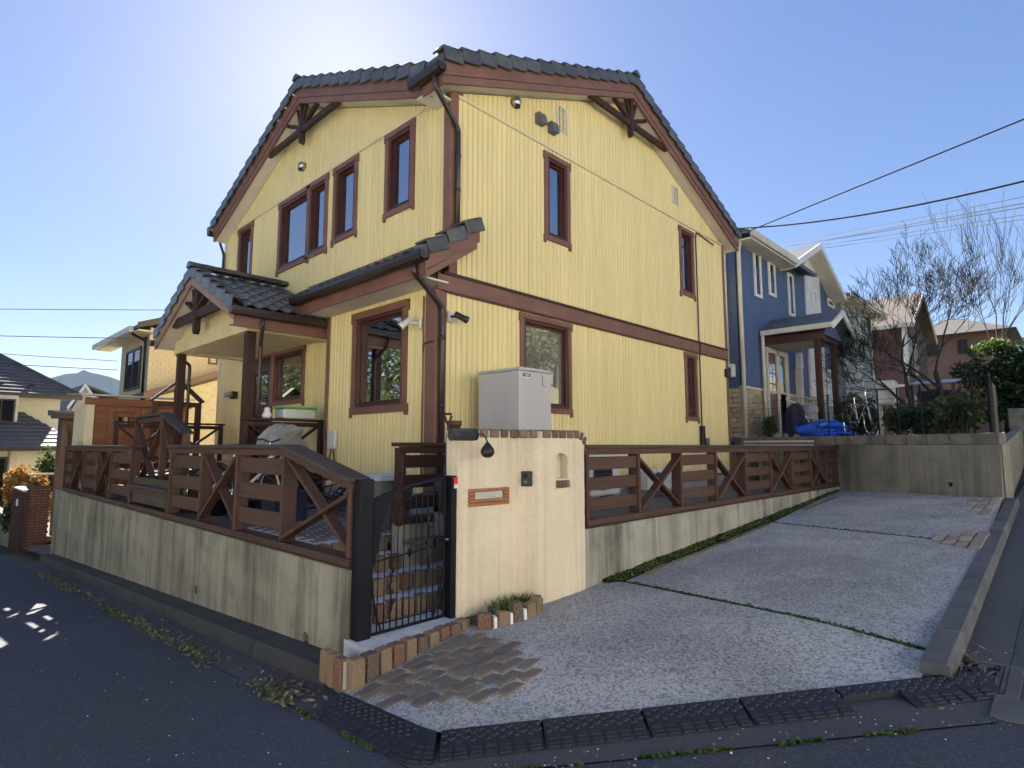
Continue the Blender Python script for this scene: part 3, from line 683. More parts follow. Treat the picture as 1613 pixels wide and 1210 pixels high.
# ---------------------------------------------------------------- roof
roof=MB(); TH=.10
def slope(poly,zf): roof.prism([(x,y,zf(x,y)-TH) for x,y in poly],(0,0,TH))
yb=14.45; ex0,ex1=4.62,14.06
xv=lambda y:max(ex0,RX-(RZ-CZ)/SL-abs(y-CY))
slope([(ex0,VY+.05),(RX,VY+.05),(RX,yb),(ex0,yb),(ex0,14.3),(xv(CY),CY),(ex0,CY-(xv(CY)-ex0))],lambda x,y:RZ-SL*(RX-x))
slope([(RX,VY+.05),(ex1,VY+.05),(ex1,yb),(RX,yb)],lambda x,y:RZ-SL*(x-RX))
cyl0=CY-(xv(CY)-ex0)
slope([(VX+.05,cyl0+.1),(VX+.05,CY),(xv(CY)+.3,CY),],lambda x,y:CZ-SL*(CY-y))
slope([(VX+.05,CY),(VX+.05,14.28),(5.0,14.28),(xv(CY)+.3,CY)],lambda x,y:CZ-SL*(y-CY))
RO=roof.build('roof','tile',house)
# soffits (close the overhangs) and barge boards
def slopebox(name,mat,axis,u0,u1,d0,d1,zf,h0,h1,parent=None):
    """strip that follows zf(u) between offsets h0..h1 below the surface, across depth d0..d1"""
    m=MB()
    q=[(u0,zf(u0)-h0),(u1,zf(u1)-h0),(u1,zf(u1)-h1),(u0,zf(u0)-h1)]
    if axis=='Y': m.prism([(u,d0,z) for u,z in q],(0,d1-d0,0))
    else: m.prism([(d0,u,z) for u,z in q],(d1-d0,0,0))
    return m.build(name,mat,parent or house)
for u0,u1 in((ex0,RX-.001),(RX+.001,ex1)):
    slopebox('soffit','soffit','Y',u0+.03,u1,VY+.06,YF+.13,zmain,TH+.02,FD-.0); 
    slopebox('barge_board','trim_brown','Y',u0,u1,VY,VY+.055,zmain,.02,FD-.09)
    slopebox('barge_moulding','trim_brown','Y',u0,u1,VY+.018,VY+.06,zmain,FD-.088,FD+.02)
for u0,u1 in((cyl0+.03,CY-.001),(CY+.001,14.28)):
    slopebox('soffit','soffit','X',u0,u1,VX+.06,XU+.13,zcros,TH+.02,FD)
    slopebox('barge_board','trim_brown','X',u0,u1,VX,VX+.055,zcros,.02,FD-.09)
    slopebox('barge_moulding','trim_brown','X',u0,u1,VX+.018,VX+.06,zcros,FD-.088,FD+.02)
# short eave at the near corner
m=MB(); ze=zmain(ex0); m.box(ex0+.002,ex0+.03,VY+.06,cyl0+.1,ze-.33,ze-.06); m.build('eave_board','trim_brown',house)
m=MB(); m.box(ex0+.03,XU+.02,YF-.02,cyl0+.25,ze-.31,ze-.28); m.build('soffit','soffit',house)
def gutter(p,q,r=.065,parent=None,name='gutter',cap=True):
    p=V3(p);q=V3(q); d=(q-p).normalized(); sd=V3((d.y,-d.x,0)); m=MB(); n=7
    prof=[(-r,.045),(-r*1.02,-.01),(-r*.8,-r*.85),(0,-r*1.1),(r*.8,-r*.85),(r*1.02,-.01),(r,.045)]
    inn=[(a*.86,b*.86+.01) for a,b in prof[::-1]]; ring=prof+inn
    vs=[e+sd*a+V3((0,0,b)) for e in(p,q) for a,b in ring]; k=len(ring)
    fs=[(i,(i+1)%k,k+(i+1)%k,k+i) for i in range(k)]+[tuple(range(7))[::-1],tuple(range(k,k+7)),tuple(range(k))[::-1],tuple(range(k,2*k))]
    m.add(vs,fs); m.add([p+sd*(r*1.03)+V3((0,0,.047)),p+sd*(r*.7)+V3((0,0,.047)),q+sd*(r*.7)+V3((0,0,.047)),q+sd*(r*1.03)+V3((0,0,.047))],[(0,1,2,3)])
    return m.build(name,'gutter_brown',parent or house)
def pipe(path,r=.032,parent=None,name='downpipe',mat='gutter_brown',clips=()):
    pts=[V3(path[0])]
    for i in range(1,len(path)-1):
        a,b,c=V3(path[i-1]),V3(path[i]),V3(path[i+1]); k=min(.06,(b-a).length*.4,(c-b).length*.4)
        s,e=b+(a-b).normalized()*k,b+(c-b).normalized()*k
        for t in(0,.25,.5,.75,1): pts.append(s*(1-t)**2+b*2*t*(1-t)+e*t*t)
    pts.append(V3(path[-1])); m=MB().tube(pts,r,10)
    for z in clips: m.lathe((pts[-1].x,pts[-1].y,z),[(r+.006,0),(r+.006,.05)],10)
    return m.build(name,mat,parent or house,True)
gutter((ex0-.06,VY-.03,ze-.13),(ex0-.06,cyl0+.28,ze-.13),.075)
pipe([(ex0-.06,VY+.12,ze-.2),(ex0-.06,VY+.12,ze-.34),(5.08,YF-.07,6.02),(5.08,YF-.07,5.8),(5.08,YF-.07,4.38)],.036,clips=(4.5,5.1,5.6))
gutter((5.35,14.36,zcros(14.28)-.12),(4.62,14.36,zcros(14.28)-.12),.07)
pipe([(4.9,14.36,zcros(14.28)-.2),(4.9,14.36,zcros(14.28)-.3),(XU-.06,14.2,6.1),(XU-.06,14.2,5.9),(XU-.06,14.2,4)],.03)
# verge tiles: each one laps the one below
vt=MB(); vt.obox((0,0,.02),(1,0,0),(0,1,0),(0,0,1),.170,.12,.016,.008); vt.obox((0,-.115,-.066),(1,0,0),(0,1,0),(0,0,1),.168,.014,.088,.012)
vt.add([(-.17,-.128,.036),(.17,-.128,.036),(.17,.06,.055),(-.17,.06,.055)],[(0,1,2,3)])
VTM=mesh('verge_tile',vt,'tile')
def verge(parent,axis,u0,u1,dplane,zf,flip,n,lift=.105):
    for i in range(n):
        t=(i+.5)/n; u=u0+(u1-u0)*t; du=(u1-u0)/abs(u1-u0)   # u0 = eave, u1 = ridge
        s=abs(zf(u+.01*du)-zf(u))/.01
        if axis=='Y': e=V3((du,0,s)).normalized(); o=V3((0,1,0))
        else: e=V3((0,du,s)).normalized(); o=V3((1,0,0))
        e=(e+V3((0,0,-.17+random.uniform(-.02,.02)))).normalized() # tilted so the lower end stands proud
        n_=e.cross(o); 
        if n_.z<0: e2=-e; n_=e2.cross(o); e=e2
        pos=(u,dplane+.11,zf(u)+lift) if axis=='Y' else (dplane+.11,u,zf(u)+lift)
        inst(VTM,'verge_tile',parent,frame(V3(pos)+V3((0,0,random.uniform(-.004,.004))),e,o,n_))
for u0,u1 in((ex0,RX),(ex1,RX)): slopebox('verge_underlay','tile','Y',u0,u1,VY+.01,VY+.4,zmain,-.115,.015,RO)
for u0,u1 in((cyl0+.1,CY),(14.28,CY)): slopebox('verge_underlay','tile','X',u0,u1,VX+.01,VX+.4,zcros,-.115,.015,RO)
slopebox('verge_underlay','tile','Y',LX0,5.25,5.67,5.95,zl,-.10,.015,SR) if 0 else None
verge(RO,'Y',ex0-.04,RX,VY-.04,zmain,0,15); verge(RO,'Y',ex1+.04,RX,VY-.04,zmain,0,15)
verge(RO,'X',cyl0+.1,CY,VX-.04,zcros,0,12); verge(RO,'X',14.32,CY,VX-.04,zcros,0,13)
def ridgecap(p,q,n,parent,r=.11):
    p=V3(p);q=V3(q);d=(q-p)/n; L=d.length; m=MB(); vs=[];k=7
    for e,rr in((0,r*.93),(L*1.06,r)):
        for i in range(k): a=math.pi*(i/(k-1)); vs.append((e,math.cos(a)*rr,math.sin(a)*rr*.9))
    m.add(vs,[(i,i+1,k+i+1,k+i) for i in range(k-1)]+[tuple(range(k)),tuple(range(k,2*k))[::-1]]); me=mesh('ridge_tile',m,'tile')
    dn=d.normalized(); sd=V3((0,0,1)).cross(dn).normalized()
    for i in range(n): inst(me,'ridge_tile',parent,frame(p+d*i,dn,sd,dn.cross(sd)))
ridgecap((RX,7.2,RZ+.11),(RX,VY-.06,RZ+.11),5,RO); ridgecap((6.2,CY,CZ+.11),(VX-.06,CY,CZ+.11),5,RO)
# gable trusses
def truss(axis,c,zt,plane,zf,half,parent=house,sz=.085,king=.42):
    P=(lambda u,z,d=0:(u,plane+d,z)) if axis=='Y' else (lambda u,z,d=0:(plane+d,u,z))
    up=(0,0,1); t=MB().beam(P(c-half,zt),P(c+half,zt),.075,sz*1.35,up,.006); o=t.build('gable_truss','wooddark_x' if axis=='Y' else 'wooddark_y',parent)
    k=MB(); q=[P(c-sz/2,zt-king*.62),P(c,zt-king*.78),P(c+sz/2,zt-king*.62),P(c+sz/2,zf(c)-FD),P(c-sz/2,zf(c)-FD)]
    k.prism([V3(x)+V3(P(0,0,-.05))-V3(P(0,0,0)) for x in q],V3(P(0,0,.1))-V3(P(0,0,0))); k.build('king_post','wooddark_z',o)
    for s in(-1,1):
        b=MB().beam(P(c+s*.03,zt+.06,.003),P(c+s*half*.42,zf(c+s*half*.42)-FD+.02,.003),.06,sz*.9,V3(P(0,0,-1))-V3(P(0,0,0)),.004); b.build('strut','wooddark_z',o)
        b=MB().beam(P(c+s*.02,zt+.05,-.012),P(c+s*half*.14,zf(c)-FD,-.012),.05,sz*.7,V3(P(0,0,-1))-V3(P(0,0,0)),.004); b.build('strut','wooddark_z',o)
    return o
truss('Y',RX,zmain(RX+1.33)-FD+.03,VY+.11,zmain,1.36,king=.36); truss('X',CY,zcros(CY+1.37)-FD+.03,VX+.11,zcros,1.40,king=.36)
# ---------------------------------------------------------------- skirt roof above the bump
LZ0,LZ1,LX0,LX1=4.02,4.44,4.36,5.0; LS=(LZ1-LZ0)/(LX1-LX0)
zl=lambda x:LZ0+(x-LX0)*LS
m=MB(); m.prism([(LX0,5.68,LZ0),(LX1,5.68,LZ1),(LX1,5.68,LZ1-.08),(LX0,5.68,LZ0-.08)],(0,3.6,0)); m.prism([(LX1,5.68,LZ1),(5.26,5.68,zl(5.26)),(5.26,5.68,zl(5.26)-.08),(LX1,5.68,LZ1-.08)],(0,.30,0)); SR=m.build('skirt_roof','tile',house)
m=MB(); m.prism([(LX0-.02,5.66,LZ0-.03),(5.25,5.66,zl(5.25)-.03),(5.25,5.66,zl(5.25)-.24),(LX0-.02,5.66,LZ0-.24)],(0,.03,0)); m.build('barge_board','trim_brown',SR)
m=MB(); m.prism([(LX0,5.68,LZ0-.245),(5.22,5.68,zl(5.25)-.245),(5.22,5.68,zl(5.25)-.34),(LX0+.0,5.68,LZ0-.34)],(0,.03,0)); m.build('barge_board','trim_brown',SR)
m=MB(); m.prism([(LX0+.03,5.715,LZ0-.24),(5.2,5.715,zl(5.2)-.24),(5.2,5.715,zl(5.2)-.1),(LX0+.03,5.715,LZ0-.1)],(0,.26,0)); m.build('verge_box','trim_brown',SR)
m=MB(); m.box(LX0,LX0+.03,5.69,9.25,LZ0-.30,LZ0-.06,.004); m.build('eave_board','trim_brown',SR)
m=MB(); m.box(LX0+.03,XL+.05,5.82,9.25,LZ0-.29,LZ0-.265); m.build('soffit','soffit',SR)
gutter((LX0-.075,5.62,LZ0-.06),(LX0-.075,9.12,LZ0-.06),.075,SR)
pipe([(LX0-.06,5.85,LZ0-.14),(LX0-.06,5.85,LZ0-.24),(XL+.045,YF-.075,3.42),(XL+.045,YF-.075,3.2),(XL+.045,YF-.075,.8)],.038,clips=(3.0,2.1,1.2))
# S-tiles
def stile(wd,ln):
    m=MB(); k=9; vs=[]
    for e,h in((0,.022),(ln,0.)):
        for i in range(k):
            t=i/(k-1); z=.5-.5*math.cos(2*math.pi*(t*.92+.04)) ; vs.append((t*wd,e,h+z*.045))
    for i in range(k): vs.append((vs[i][0],-.0,vs[i][2]-.02))
    m.add(vs,[(i,i+1,k+i+1,k+i) for i in range(k-1)]+[(2*k+i,2*k+i+1,i+1,i) for i in range(k-1)]); return mesh('roof_tile',m,'tile',False)
ST=stile(.225,.36)
def tiles(parent,org,along,upv,nw,nr,wd=.22,ln=.31):
    along=V3(along).normalized(); upv=V3(upv).normalized(); nn=along.cross(upv); 
    for r in range(nr):
        for c in range(nw):
            inst(ST,'roof_tile',parent,frame(V3(org)+along*(c*wd)+upv*(r*ln)+nn*(.012+random.uniform(-.003,.003)),along,upv,nn))
tiles(SR,(LX0-.03,9.22,LZ0+.0),(0,-1,0),(LX1-LX0,0,LZ1-LZ0),15,2)
slopebox('verge_underlay','tile','Y',LX0,5.25,5.67,5.95,zl,-.10,.015,SR)
verge(SR,'Y',LX0-.02,5.28,5.655,zl,0,3,.095)
# ---------------------------------------------------------------- porch
DK=1.15
PX,PY0,PY1,PC,PZ,PE=3.30,8.98,12.92,10.95,4.62,3.70
PS=(PZ-PE)/(PC-PY0); zp=lambda y:PZ-PS*abs(y-PC)
m=MB()
m.prism([(PX+.03,PY0,zp(PY0)-.09),(PX+.03,PC,PZ-.09),(PX+.03,PC,PZ),(PX+.03,PY0,zp(PY0))],(1.75,0,0)); m.prism([(PX+.03,PY1,zp(PY1)-.09),(PX+.03,PC,PZ-.09),(PX+.03,PC,PZ),(PX+.03,PY1,zp(PY1))],(1.75,0,0))
PO=m.build('porch_roof','tile',house)
tiles(PO,(PX+.14,PY0-.03,zp(PY0-.03)+.0),(1,0,0),(0,PC-PY0,PZ-PE),8,7)
tiles(PO,(PX+1.86,PY1+.03,zp(PY1+.03)+.0),(-1,0,0),(0,PC-PY1,PZ-PE),8,7)
verge(PO,'X',PY0-.02,PC,PX-.02,zp,0,6,.10); verge(PO,'X',PY1+.02,PC,PX-.02,zp,0,6,.10)
ridgecap((5.0,PC,PZ+.09),(PX-.05,PC,PZ+.09),7,PO,.12)
for u0,u1 in((PY0,PC-.001),(PC+.001,PY1)):
    slopebox('barge_board','trim_tan','X',u0,u1,PX,PX+.04,zp,.02,.21,PO); slopebox('soffit','soffit','X',u0+.02,u1,PX+.042,PX+.5,zp,.1,.2,PO)
m=MB(); m.prism([(PX+.34,PY0+.3,3.60),(PX+.34,PY1-.3,3.60),(PX+.34,PC,zp(PC)-.1)],(.05,0,0)); m.build('gable_panel','yellow_plain',PO)
truss('X',PC,zp(PC+1.15)-.19,PX+.12,lambda y:zp(y)+.1,1.22,PO,.12,.45)
m=MB(); m.box(PX+.30,PX+.55,PY0+.22,PY1-.22,3.40,3.66,.004); m.box(PX+.55,5.0,PY0+.22,PY0+.42,3.40,3.66,.004); m.box(PX+.55,5.0,PY1-.42,PY1-.22,3.40,3.66,.004); m.build('porch_beam','yellow_plain',PO)
m=MB(); m.box(PX+.5,5.0,PY0+.4,PY1-.4,3.44,3.5); m.build('ceiling','cream_trim',PO)
m=MB(); m.box(PX+.02,5.0,PY0,PY0+.03,PE-.30,PE-.07,.003); m.build('eave_board','trim_brown',PO)
m=MB(); m.box(PX+.04,5.0,PY0+.032,PY0+.3,PE-.25,PE-.23); m.build('soffit','soffit',PO)
gutter((PX-.06,PY0-.075,PE-.07),(4.95,PY0-.075,PE-.07),.07,PO); gutter((4.95,PY1+.075,PE-.07),(PX-.06,PY1+.075,PE-.07),.07,PO)
for y,yy in((PY0+.33,-1),(PY1-.33,1)):
    m=MB(); m.box(PX+.33,PX+.47,y-.07,y+.07,DK,3.40,.008); m.build('porch_post','wooddark_z',house)
    e=PY0-.075 if yy<0 else PY1+.075
    pipe([(PX+.42,e,PE-.14),(PX+.42,e,PE-.26),(PX+.52,y-.12*1,3.18),(PX+.52,y-.12,3.0),(PX+.52,y-.12,GF)],.03,PO)
# deck, its steps and railings
deck=thing('porch_deck',(4.0,10.9,GF),'dark brown wooden porch deck with crossed railings in front of the entrance','deck')
for i in range(14):
    y=9.18+i*.262; m=MB(); m.box(2.72 if i>2 else 3.45,4.98,y,y+.25,DK-.04,DK,.005); m.build('deck_board','wooddark_x',deck)
m=MB(); m.box(3.45,3.50,9.2,12.85,GF,DK-.042); m.box(3.5,4.95,9.2,9.24,GF,DK-.042); m.build('skirting','wooddark_y',deck)
for i in range(3):
    m=MB(); z=GF+.14*(i); m.box(2.76,3.44,8.75+i*.33,8.75+(i+1)*.33+.03,z+.10,z+.14,.005); m.box(2.76,3.44,8.79+i*.33,8.81+i*.33,z,z+.10); m.build('step','woodweath_x',deck)
def xbrace(mb,P,u0,u1,z0,z1,w=.035,h=.085,off=.02):
    mb.beam(P(u0,z0,-off),P(u1,z1,-off),w,h,P(0,0,-1)-P(0,0,0),.004); mb.beam(P(u0,z1,off),P(u1,z0,off),w,h,P(0,0,-1)-P(0,0,0),.004)
def rail(parent,axis,plane,posts,zb,zt,wd='wooddark_',slope_to=None):
    """railing panel(s) between posts (u values)"""
    P=(lambda u,z,d=0:V3((u,plane+d,z))) if axis=='Y' else (lambda u,z,d=0:V3((plane+d,u,z)))
    ga='x' if axis=='Y' else 'y'
    for u in posts:
        m=MB(); a=P(u-.035,zb,-.045); b=P(u+.035,zt,.045); m.box(a.x,b.x,a.y,b.y,zb,zt,.006); m.build('post',wd+'z',parent)
    m=MB(); m.beam(P(posts[0]-.06,zt+.018),P(posts[-1]+.06,zt+.018),.14,.036,(0,0,1),.006); m.build('cap_rail',('woodweath_' if wd=='wood_' else wd)+ga,parent)
    for i in range(len(posts)-1):
        m=MB(); a,b=posts[i]+.035,posts[i+1]-.035; xbrace(m,P,a,b,zb+.12,zt-.05); m.build('cross_brace',wd+ga,parent)
        m=MB(); m.beam(P(a,zb+.09),P(b,zb+.09),.04,.09,(0,0,1),.004); m.build('rail',wd+ga,parent); m=MB(); m.beam(P(a,zt-.05),P(b,zt-.05),.04,.07,(0,0,1),.004); m.build('rail',wd+ga,parent)
rail(deck,'Y',9.14,[3.62,4.86],DK-.2,2.0,'wooddark_'); 
rail(deck,'X',2.70,[9.78,11.2],.72,2.06,'wood_'); rail(deck,'Y',12.86,[2.75,3.6,4.6],DK,2.03,'wooddark_')
m=MB(); m.beam((2.70,9.80,2.09),(2.70,8.76,1.78),.16,.04,(0,0,1),.006); m.build('cap_rail','woodweath_y',deck)
m=MB(); m.box(2.66,2.74,8.74,8.82,.72,1.76,.006); m.build('post','wood_z',deck)
m=MB(); m.beam((2.70,8.85,1.0),(2.70,9.72,1.95),.035,.09,(1,0,0),.004); m.beam((2.72,8.84,1.66),(2.72,9.74,.85),.035,.09,(1,0,0),.004); m.build('cross_brace','wood_y',deck)
# ---------------------------------------------------------------- fittings on the walls
def domecap(pn,u,z,r=.085):
    m=MB(); ax=V3(pl(pn,0,1,0))-V3(pl(pn,0,0,0)); c=V3(pl(pn,u,0,z)); m.lathe(c,[(r,.0),(r,.05),(r*.95,.075),(r*.75,.10),(r*.4,.115),(.001,.12)],16,ax); o=m.build('vent_cap','steel',house,True)
    m=MB(); m.lathe(c+ax*.07+V3((0,0,-r*.72)),[(r*.55,0),(r*.5,.035)],12,(0,0,-1)); m.build('vent_mouth','black_plastic',o)
domecap(PR,6.29,6.97); domecap(PU,10.40,6.98)
for u,z in((6.86,6.93),(7.17,6.90)):
    m=MB(); q=[(u-.09,.0),(u-.09,.11),(u+.09,.11),(u+.09,.0)]
    m.prism([pl(PR,u-.08,0,z+.09),pl(PR,u-.08,.09,z+.09),pl(PR,u-.08,.13,z-.02),pl(PR,u-.08,.13,z-.09),pl(PR,u-.08,0,z-.09)],(.16,0,0)); m.build('vent_hood','grey_plastic',house)
def louvre(pn,u0,u1,z0,z1):
    m=MB(); f=.025
    for a,b,c,d in((u0,u0+f,z0,z1),(u1-f,u1,z0,z1),(u0+f,u1-f,z0,z0+f),(u0+f,u1-f,z1-f,z1)): pbox(m,pn,a,b,-.01,.02,c,d,.003)
    o=m.build('louvre_vent','white_plastic',house); n=9
    k=MB(); pbox(k,pn,u0+f,u1-f,-.012,-.004,z0+f,z1-f); k.build('backing','black_plastic',o)
    for i in range(n):
        z=z0+f+(z1-z0-2*f)*(i+.5)/n; s=MB(); h=(z1-z0)/n*.13
        s.prism([pl(pn,u0+f,-.003,z+h),pl(pn,u0+f,.016,z-h*.5),pl(pn,u0+f,.016,z-h*.5-.008),pl(pn,u0+f,-.003,z+h-.008)],V3(pl(pn,u1-f,0,0))-V3(pl(pn,u0+f,0,0))); s.build('slat','white_plastic',o)
louvre(PR,7.33,7.62,6.97,7.44); louvre(PR,11.27,11.55,6.9,7.3)
# conduit and junction boxes on the far part of the right-hand wall
pipe([(13.2,YF-.03,6.42),(12.32,YF-.03,6.5),(12.28,YF-.03,6.35),(12.28,YF-.03,3.95),(12.28,YF-.06,3.8),(12.28,YF-.03,3.6),(12.28,YF-.03,1.9)],.014,None,'conduit','black_plastic')
m=MB(); m.box(12.2,12.32,YF-.09,YF,1.55,2.05,.01); o=m.build('junction_box','black_plastic',house)
m=MB(); m.box(12.38,12.50,YF-.10,YF,1.58,1.78,.01); m.build('junction_box','grey_plastic',house)
m=MB(); m.box(13.6,13.75,YF-.1,YF,3.25,3.45,.01); m.build('junction_box','black_plastic',house)
pipe([(XL-.035,YF+.23,3.62),(XL-.035,YF+.23,2.98),(XL-.035,YF+.23,1.2)],.012,None,'conduit','trim_brown')
pipe([(XL+.02,YF-.1,3.0),(XL-.035,YF+.05,2.98),(XL-.035,YF+.225,2.97),(XL-.035,YF+.23,2.85)],.012,None,'conduit','gutter_brown')
m=MB(); m.box(XL-.07,XL,8.42,8.66,1.55,1.85,.03); o=m.build('outlet_box','white_plastic',house)
m=MB(); m.tube([(XL-.03,8.5,1.55),(XL-.04,8.48,1.45),(XL-.02,8.46,1.3)],.012,6); m.tube([(XL-.03,8.58,1.55),(XL-.05,8.6,1.42),(XL-.02,8.62,1.3)],.012,6); m.build('cable_tail','black_plastic',o)
# devices
def spot(name,pos,dirv,wallp,mat,label):
    pos=V3(pos); t=thing(name,pos,label,name.replace('_',' '))
    m=MB(); a=V3(wallp); n=(pos-a); m.obox(a+n*.12,n.normalized(),V3((0,0,1)).cross(n).normalized(),(0,0,1),.02,.055,.075,.01); m.build('base_plate','white_plastic',t)
    m=MB(); m.tube([a+n*.2,a+n*.6,pos],.016,8); m.build('arm',mat,t)
    d=V3(dirv).normalized(); m=MB(); m.lathe(pos-d*.08,[(.03,0),(.042,.01),(.042,.15),(.05,.16),(.05,.20),(.04,.205)],14,d); m.build('head',mat,t,True)
    m=MB(); m.lathe(pos+d*.125,[(.036,0),(.03,.006)],14,d); m.build('lens','glass',t)
    return t
spot('security_camera',(5.06,YF-.16,3.33),(.75,-.5,-.42),(5.0,YF-.0,3.34),'black_plastic','black cylindrical security camera pointing down beside the brown corner downpipe')
spot('spotlight',(XL-.16,6.42,3.28),(-.55,.25,-.5),(XL,6.30,3.25),'white_plastic','white sensor spotlight on the siding next to the tall brown window')
# ================================================================== walls, fences, gate
def boolcut(o,cut,op='DIFFERENCE'):
    me=mesh('c',cut,'soil'); c=bpy.data.objects.new('c',me); col.objects.link(c); c.matrix_world=Matrix.Translation(-ORG[o.name]) if o.parent else Matrix.Identity(4)
    if o.parent: c.parent=o.parent; c.matrix_basis=Matrix.Translation(-ORG[o.name])
    md=o.modifiers.new('b','BOOLEAN'); md.object=c; md.operation=op; md.solver='EXACT'
    bpy.context.view_layer.update(); dg=bpy.context.evaluated_depsgraph_get(); nm=bpy.data.meshes.new_from_object(o.evaluated_get(dg)); o.modifiers.clear(); o.data=nm; bpy.data.objects.remove(c)
WT=.655
lw=thing('retaining_wall',(2.53,10,G(2.5,10)),'tall streaked concrete retaining wall with weep holes below the long wooden fence','retaining wall')
yj=[4.075,8.2,12.4,14.75,16.35]
for i in range(4):
    a,b=yj[i]+(.004 if i else 0),yj[i+1]-.004; m=MB(); x0,x1=2.44,2.63
    bot=lambda y:G(2.44,y)-.1
    vs=[(x0,a,bot(a)),(x1,a,bot(a)),(x1,a,WT),(x0+.012,a,WT),(x0,a,WT-.012),(x0,b,bot(b)),(x1,b,bot(b)),(x1,b,WT),(x0+.012,b,WT),(x0,b,WT-.012)]
    m.add(vs,[(0,1,2,3,4),(9,8,7,6,5),(0,5,6,1),(1,6,7,2),(2,7,8,3),(3,8,9,4),(4,9,5,0)]); o=m.build('wall_panel','concrete_wall',lw)
    for hy,hz in((4.72,.02),(7.32,-.02),(10.9,-.2)):
        if a<hy<b: boolcut(o,MB().lathe((2.40,hy,hz),[(.05,0),(.05,.19)],16,(1,0,0)))
for hy,hz in((4.72,.02),(7.32,-.02),(10.9,-.2)): MB().lathe((2.575,hy,hz),[(.06,0),(.06,.05),(.03,.05)],14,(1,0,0)).build('weep_pipe','black_plastic',lw)
rw=thing('low_wall',(9,3.72,G(9,3.7)+.12),'low streaked concrete wall carrying the wooden fence beside the drive','wall')
xj=[4.80,7.9,10.9,13.82]
for i in range(3):
    a,b=xj[i]+.003,xj[i+1]-.003; y0,y1=3.655,3.83; T=.76
    bot=lambda x:G(x,3.65)-.05
    vs=[(a,y0,bot(a)),(a,y1,bot(a)),(a,y1,T),(a,y0+.012,T),(a,y0,T-.012),(b,y0,bot(b)),(b,y1,bot(b)),(b,y1,T),(b,y0+.012,T),(b,y0,T-.012)]
    MB().add(vs,[(0,1,2,3,4)[::-1],(9,8,7,6,5)[::-1],(0,1,6,5),(1,2,7,6),(2,3,8,7),(3,4,9,8),(4,0,5,9)]).build('wall_panel','concrete_low',rw)
# garden
m=MB(); m.prism([(2.62,5.0,WT),(3.43,5.0,WT),(3.43,4.72,WT),(4.5,4.3,WT),(4.86,3.84,WT),(13.8,3.84,WT),(13.9,5.9,WT),(14.4,16.3,WT),(2.62,16.3,WT)],(0,0,.045)); o=m.build('garden','gravel',None); tag(o,kind='structure')
# ---- wooden fence builder
def fence(name,axis,plane,posts,kinds,zb,zt,label,inward,wd='wood_',cap='woodweath_',top_of=None,end_caps=True):
    P=(lambda u,z,d=0:V3((u,plane+inward*d,z))) if axis=='Y' else (lambda u,z,d=0:V3((plane+inward*d,u,z)))
    ga='x' if axis=='Y' else 'y'; zt_of=top_of or (lambda u:zt)
    t=thing(name,P((posts[0]+posts[-1])/2,zb,.06),label,'fence')
    def bx(u0,u1,d0,d1,z0,z1,nm,mat,c=.006):
        a,b=P(u0,z0,d0),P(u1,z1,d1); return MB().box(a.x,b.x,a.y,b.y,z0,z1,c).build(nm,mat,t)
    for u in posts: bx(u-.024,u+.024,.0,.14,zb+.075,zt_of(u)-.035,'post',wd+'z')
    # bottom beam in lengths, top rail, cap
    i=0
    while i<len(posts)-1:
        j=min(i+2,len(posts)-1); a,b=posts[i]-(.03 if i==0 else 0),posts[j]+(.03 if j==len(posts)-1 else 0)
        bx(a+.002,b-.002,-.012,.15,zb+.012,zb+.074,'bottom_beam',wd+ga)
        bx(a+.002,b-.002,.02,.12,zb-.012,zb+.011,'packing','wooddark_'+ga,.002)
        i=j
    segs=[(posts[k],posts[k+1]) for k in range(len(posts)-1)]
    i=0
    while i<len(segs):
        j=i
        z0,z1=zt_of(segs[i][0]),zt_of(segs[i][1])
        if abs(z0-z1)<.005:
            while j+1<len(segs) and j-i<1 and abs(zt_of(segs[j+1][0])-zt_of(segs[j+1][1]))<.005: j+=1
        a,b=segs[i][0]-(.05 if i==0 else 0),segs[j][1]+(.05 if j==len(segs)-1 else 0); za,zb_=zt_of(a),zt_of(b)
        MB().beam(P(a+.002,za-.055,.02),P(b-.002,zb_-.055,.02),.038,.066,(0,0,1),.005).build('top_rail',wd+ga,t)
        MB().beam(P(a+.001,za-.002,.065),P(b-.001,zb_-.002,.065),.20,.038,(0,0,1),.006).build('cap_rail',cap+ga,t)
        i=j+1
    for (a,b),k in zip(segs,kinds):
        z0,z1=zb+.075,min(zt_of(a),zt_of(b))-.09; a2,b2=a+.024,b-.024
        if k=='b':
            h=(z1-z0); bw=h*.205; gap=(h-3*bw)/3.2
            for q in range(3):
                z=z0+gap*.95+q*(bw+gap); MB().beam(P(a2-.02,z+bw/2+random.uniform(-.004,.004),.045),P(b2+.02,z+bw/2+random.uniform(-.004,.004),.045),.032,bw,(0,0,1),.006).build('board',wd+ga,t)
        elif k=='x':
            za,zb2=zt_of(a)-.09,zt_of(b)-.09
            f1,f2=(.035,.075) if axis=='Y' else (.075,.035)
            for (p,q,d) in((P(a2,z0+.03,f1),P(b2,zb2-.03,f1),0),(P(a2,za-.03,f2),P(b2,z0+.03,f2),1)):
                MB().beam(p,q,.036,.10,P(0,0,-1)-P(0,0,0),.006).build('cross_brace',wd+ga,t)
        elif k=='l':
            for q in range(2):
                z=z0+.03+q*.22; MB().beam(P(a2-.02,z+.08,.045),P(b2+.02,z+.08,.045),.032,.15,(0,0,1),.006).build('board','woodweath_'+ga,t)
    return t
topL=lambda u:1.335+(1.6-1.335)*max(0,min(1,(u-4.1)/(5.27-4.1)))
fence('wooden_fence','X',2.44,[4.11,5.27,6.35,7.39,8.52],'xbxb',WT+.012,1.6,'brown wooden fence with crossed braces and a sloping end rail by the gate',1,top_of=topL)
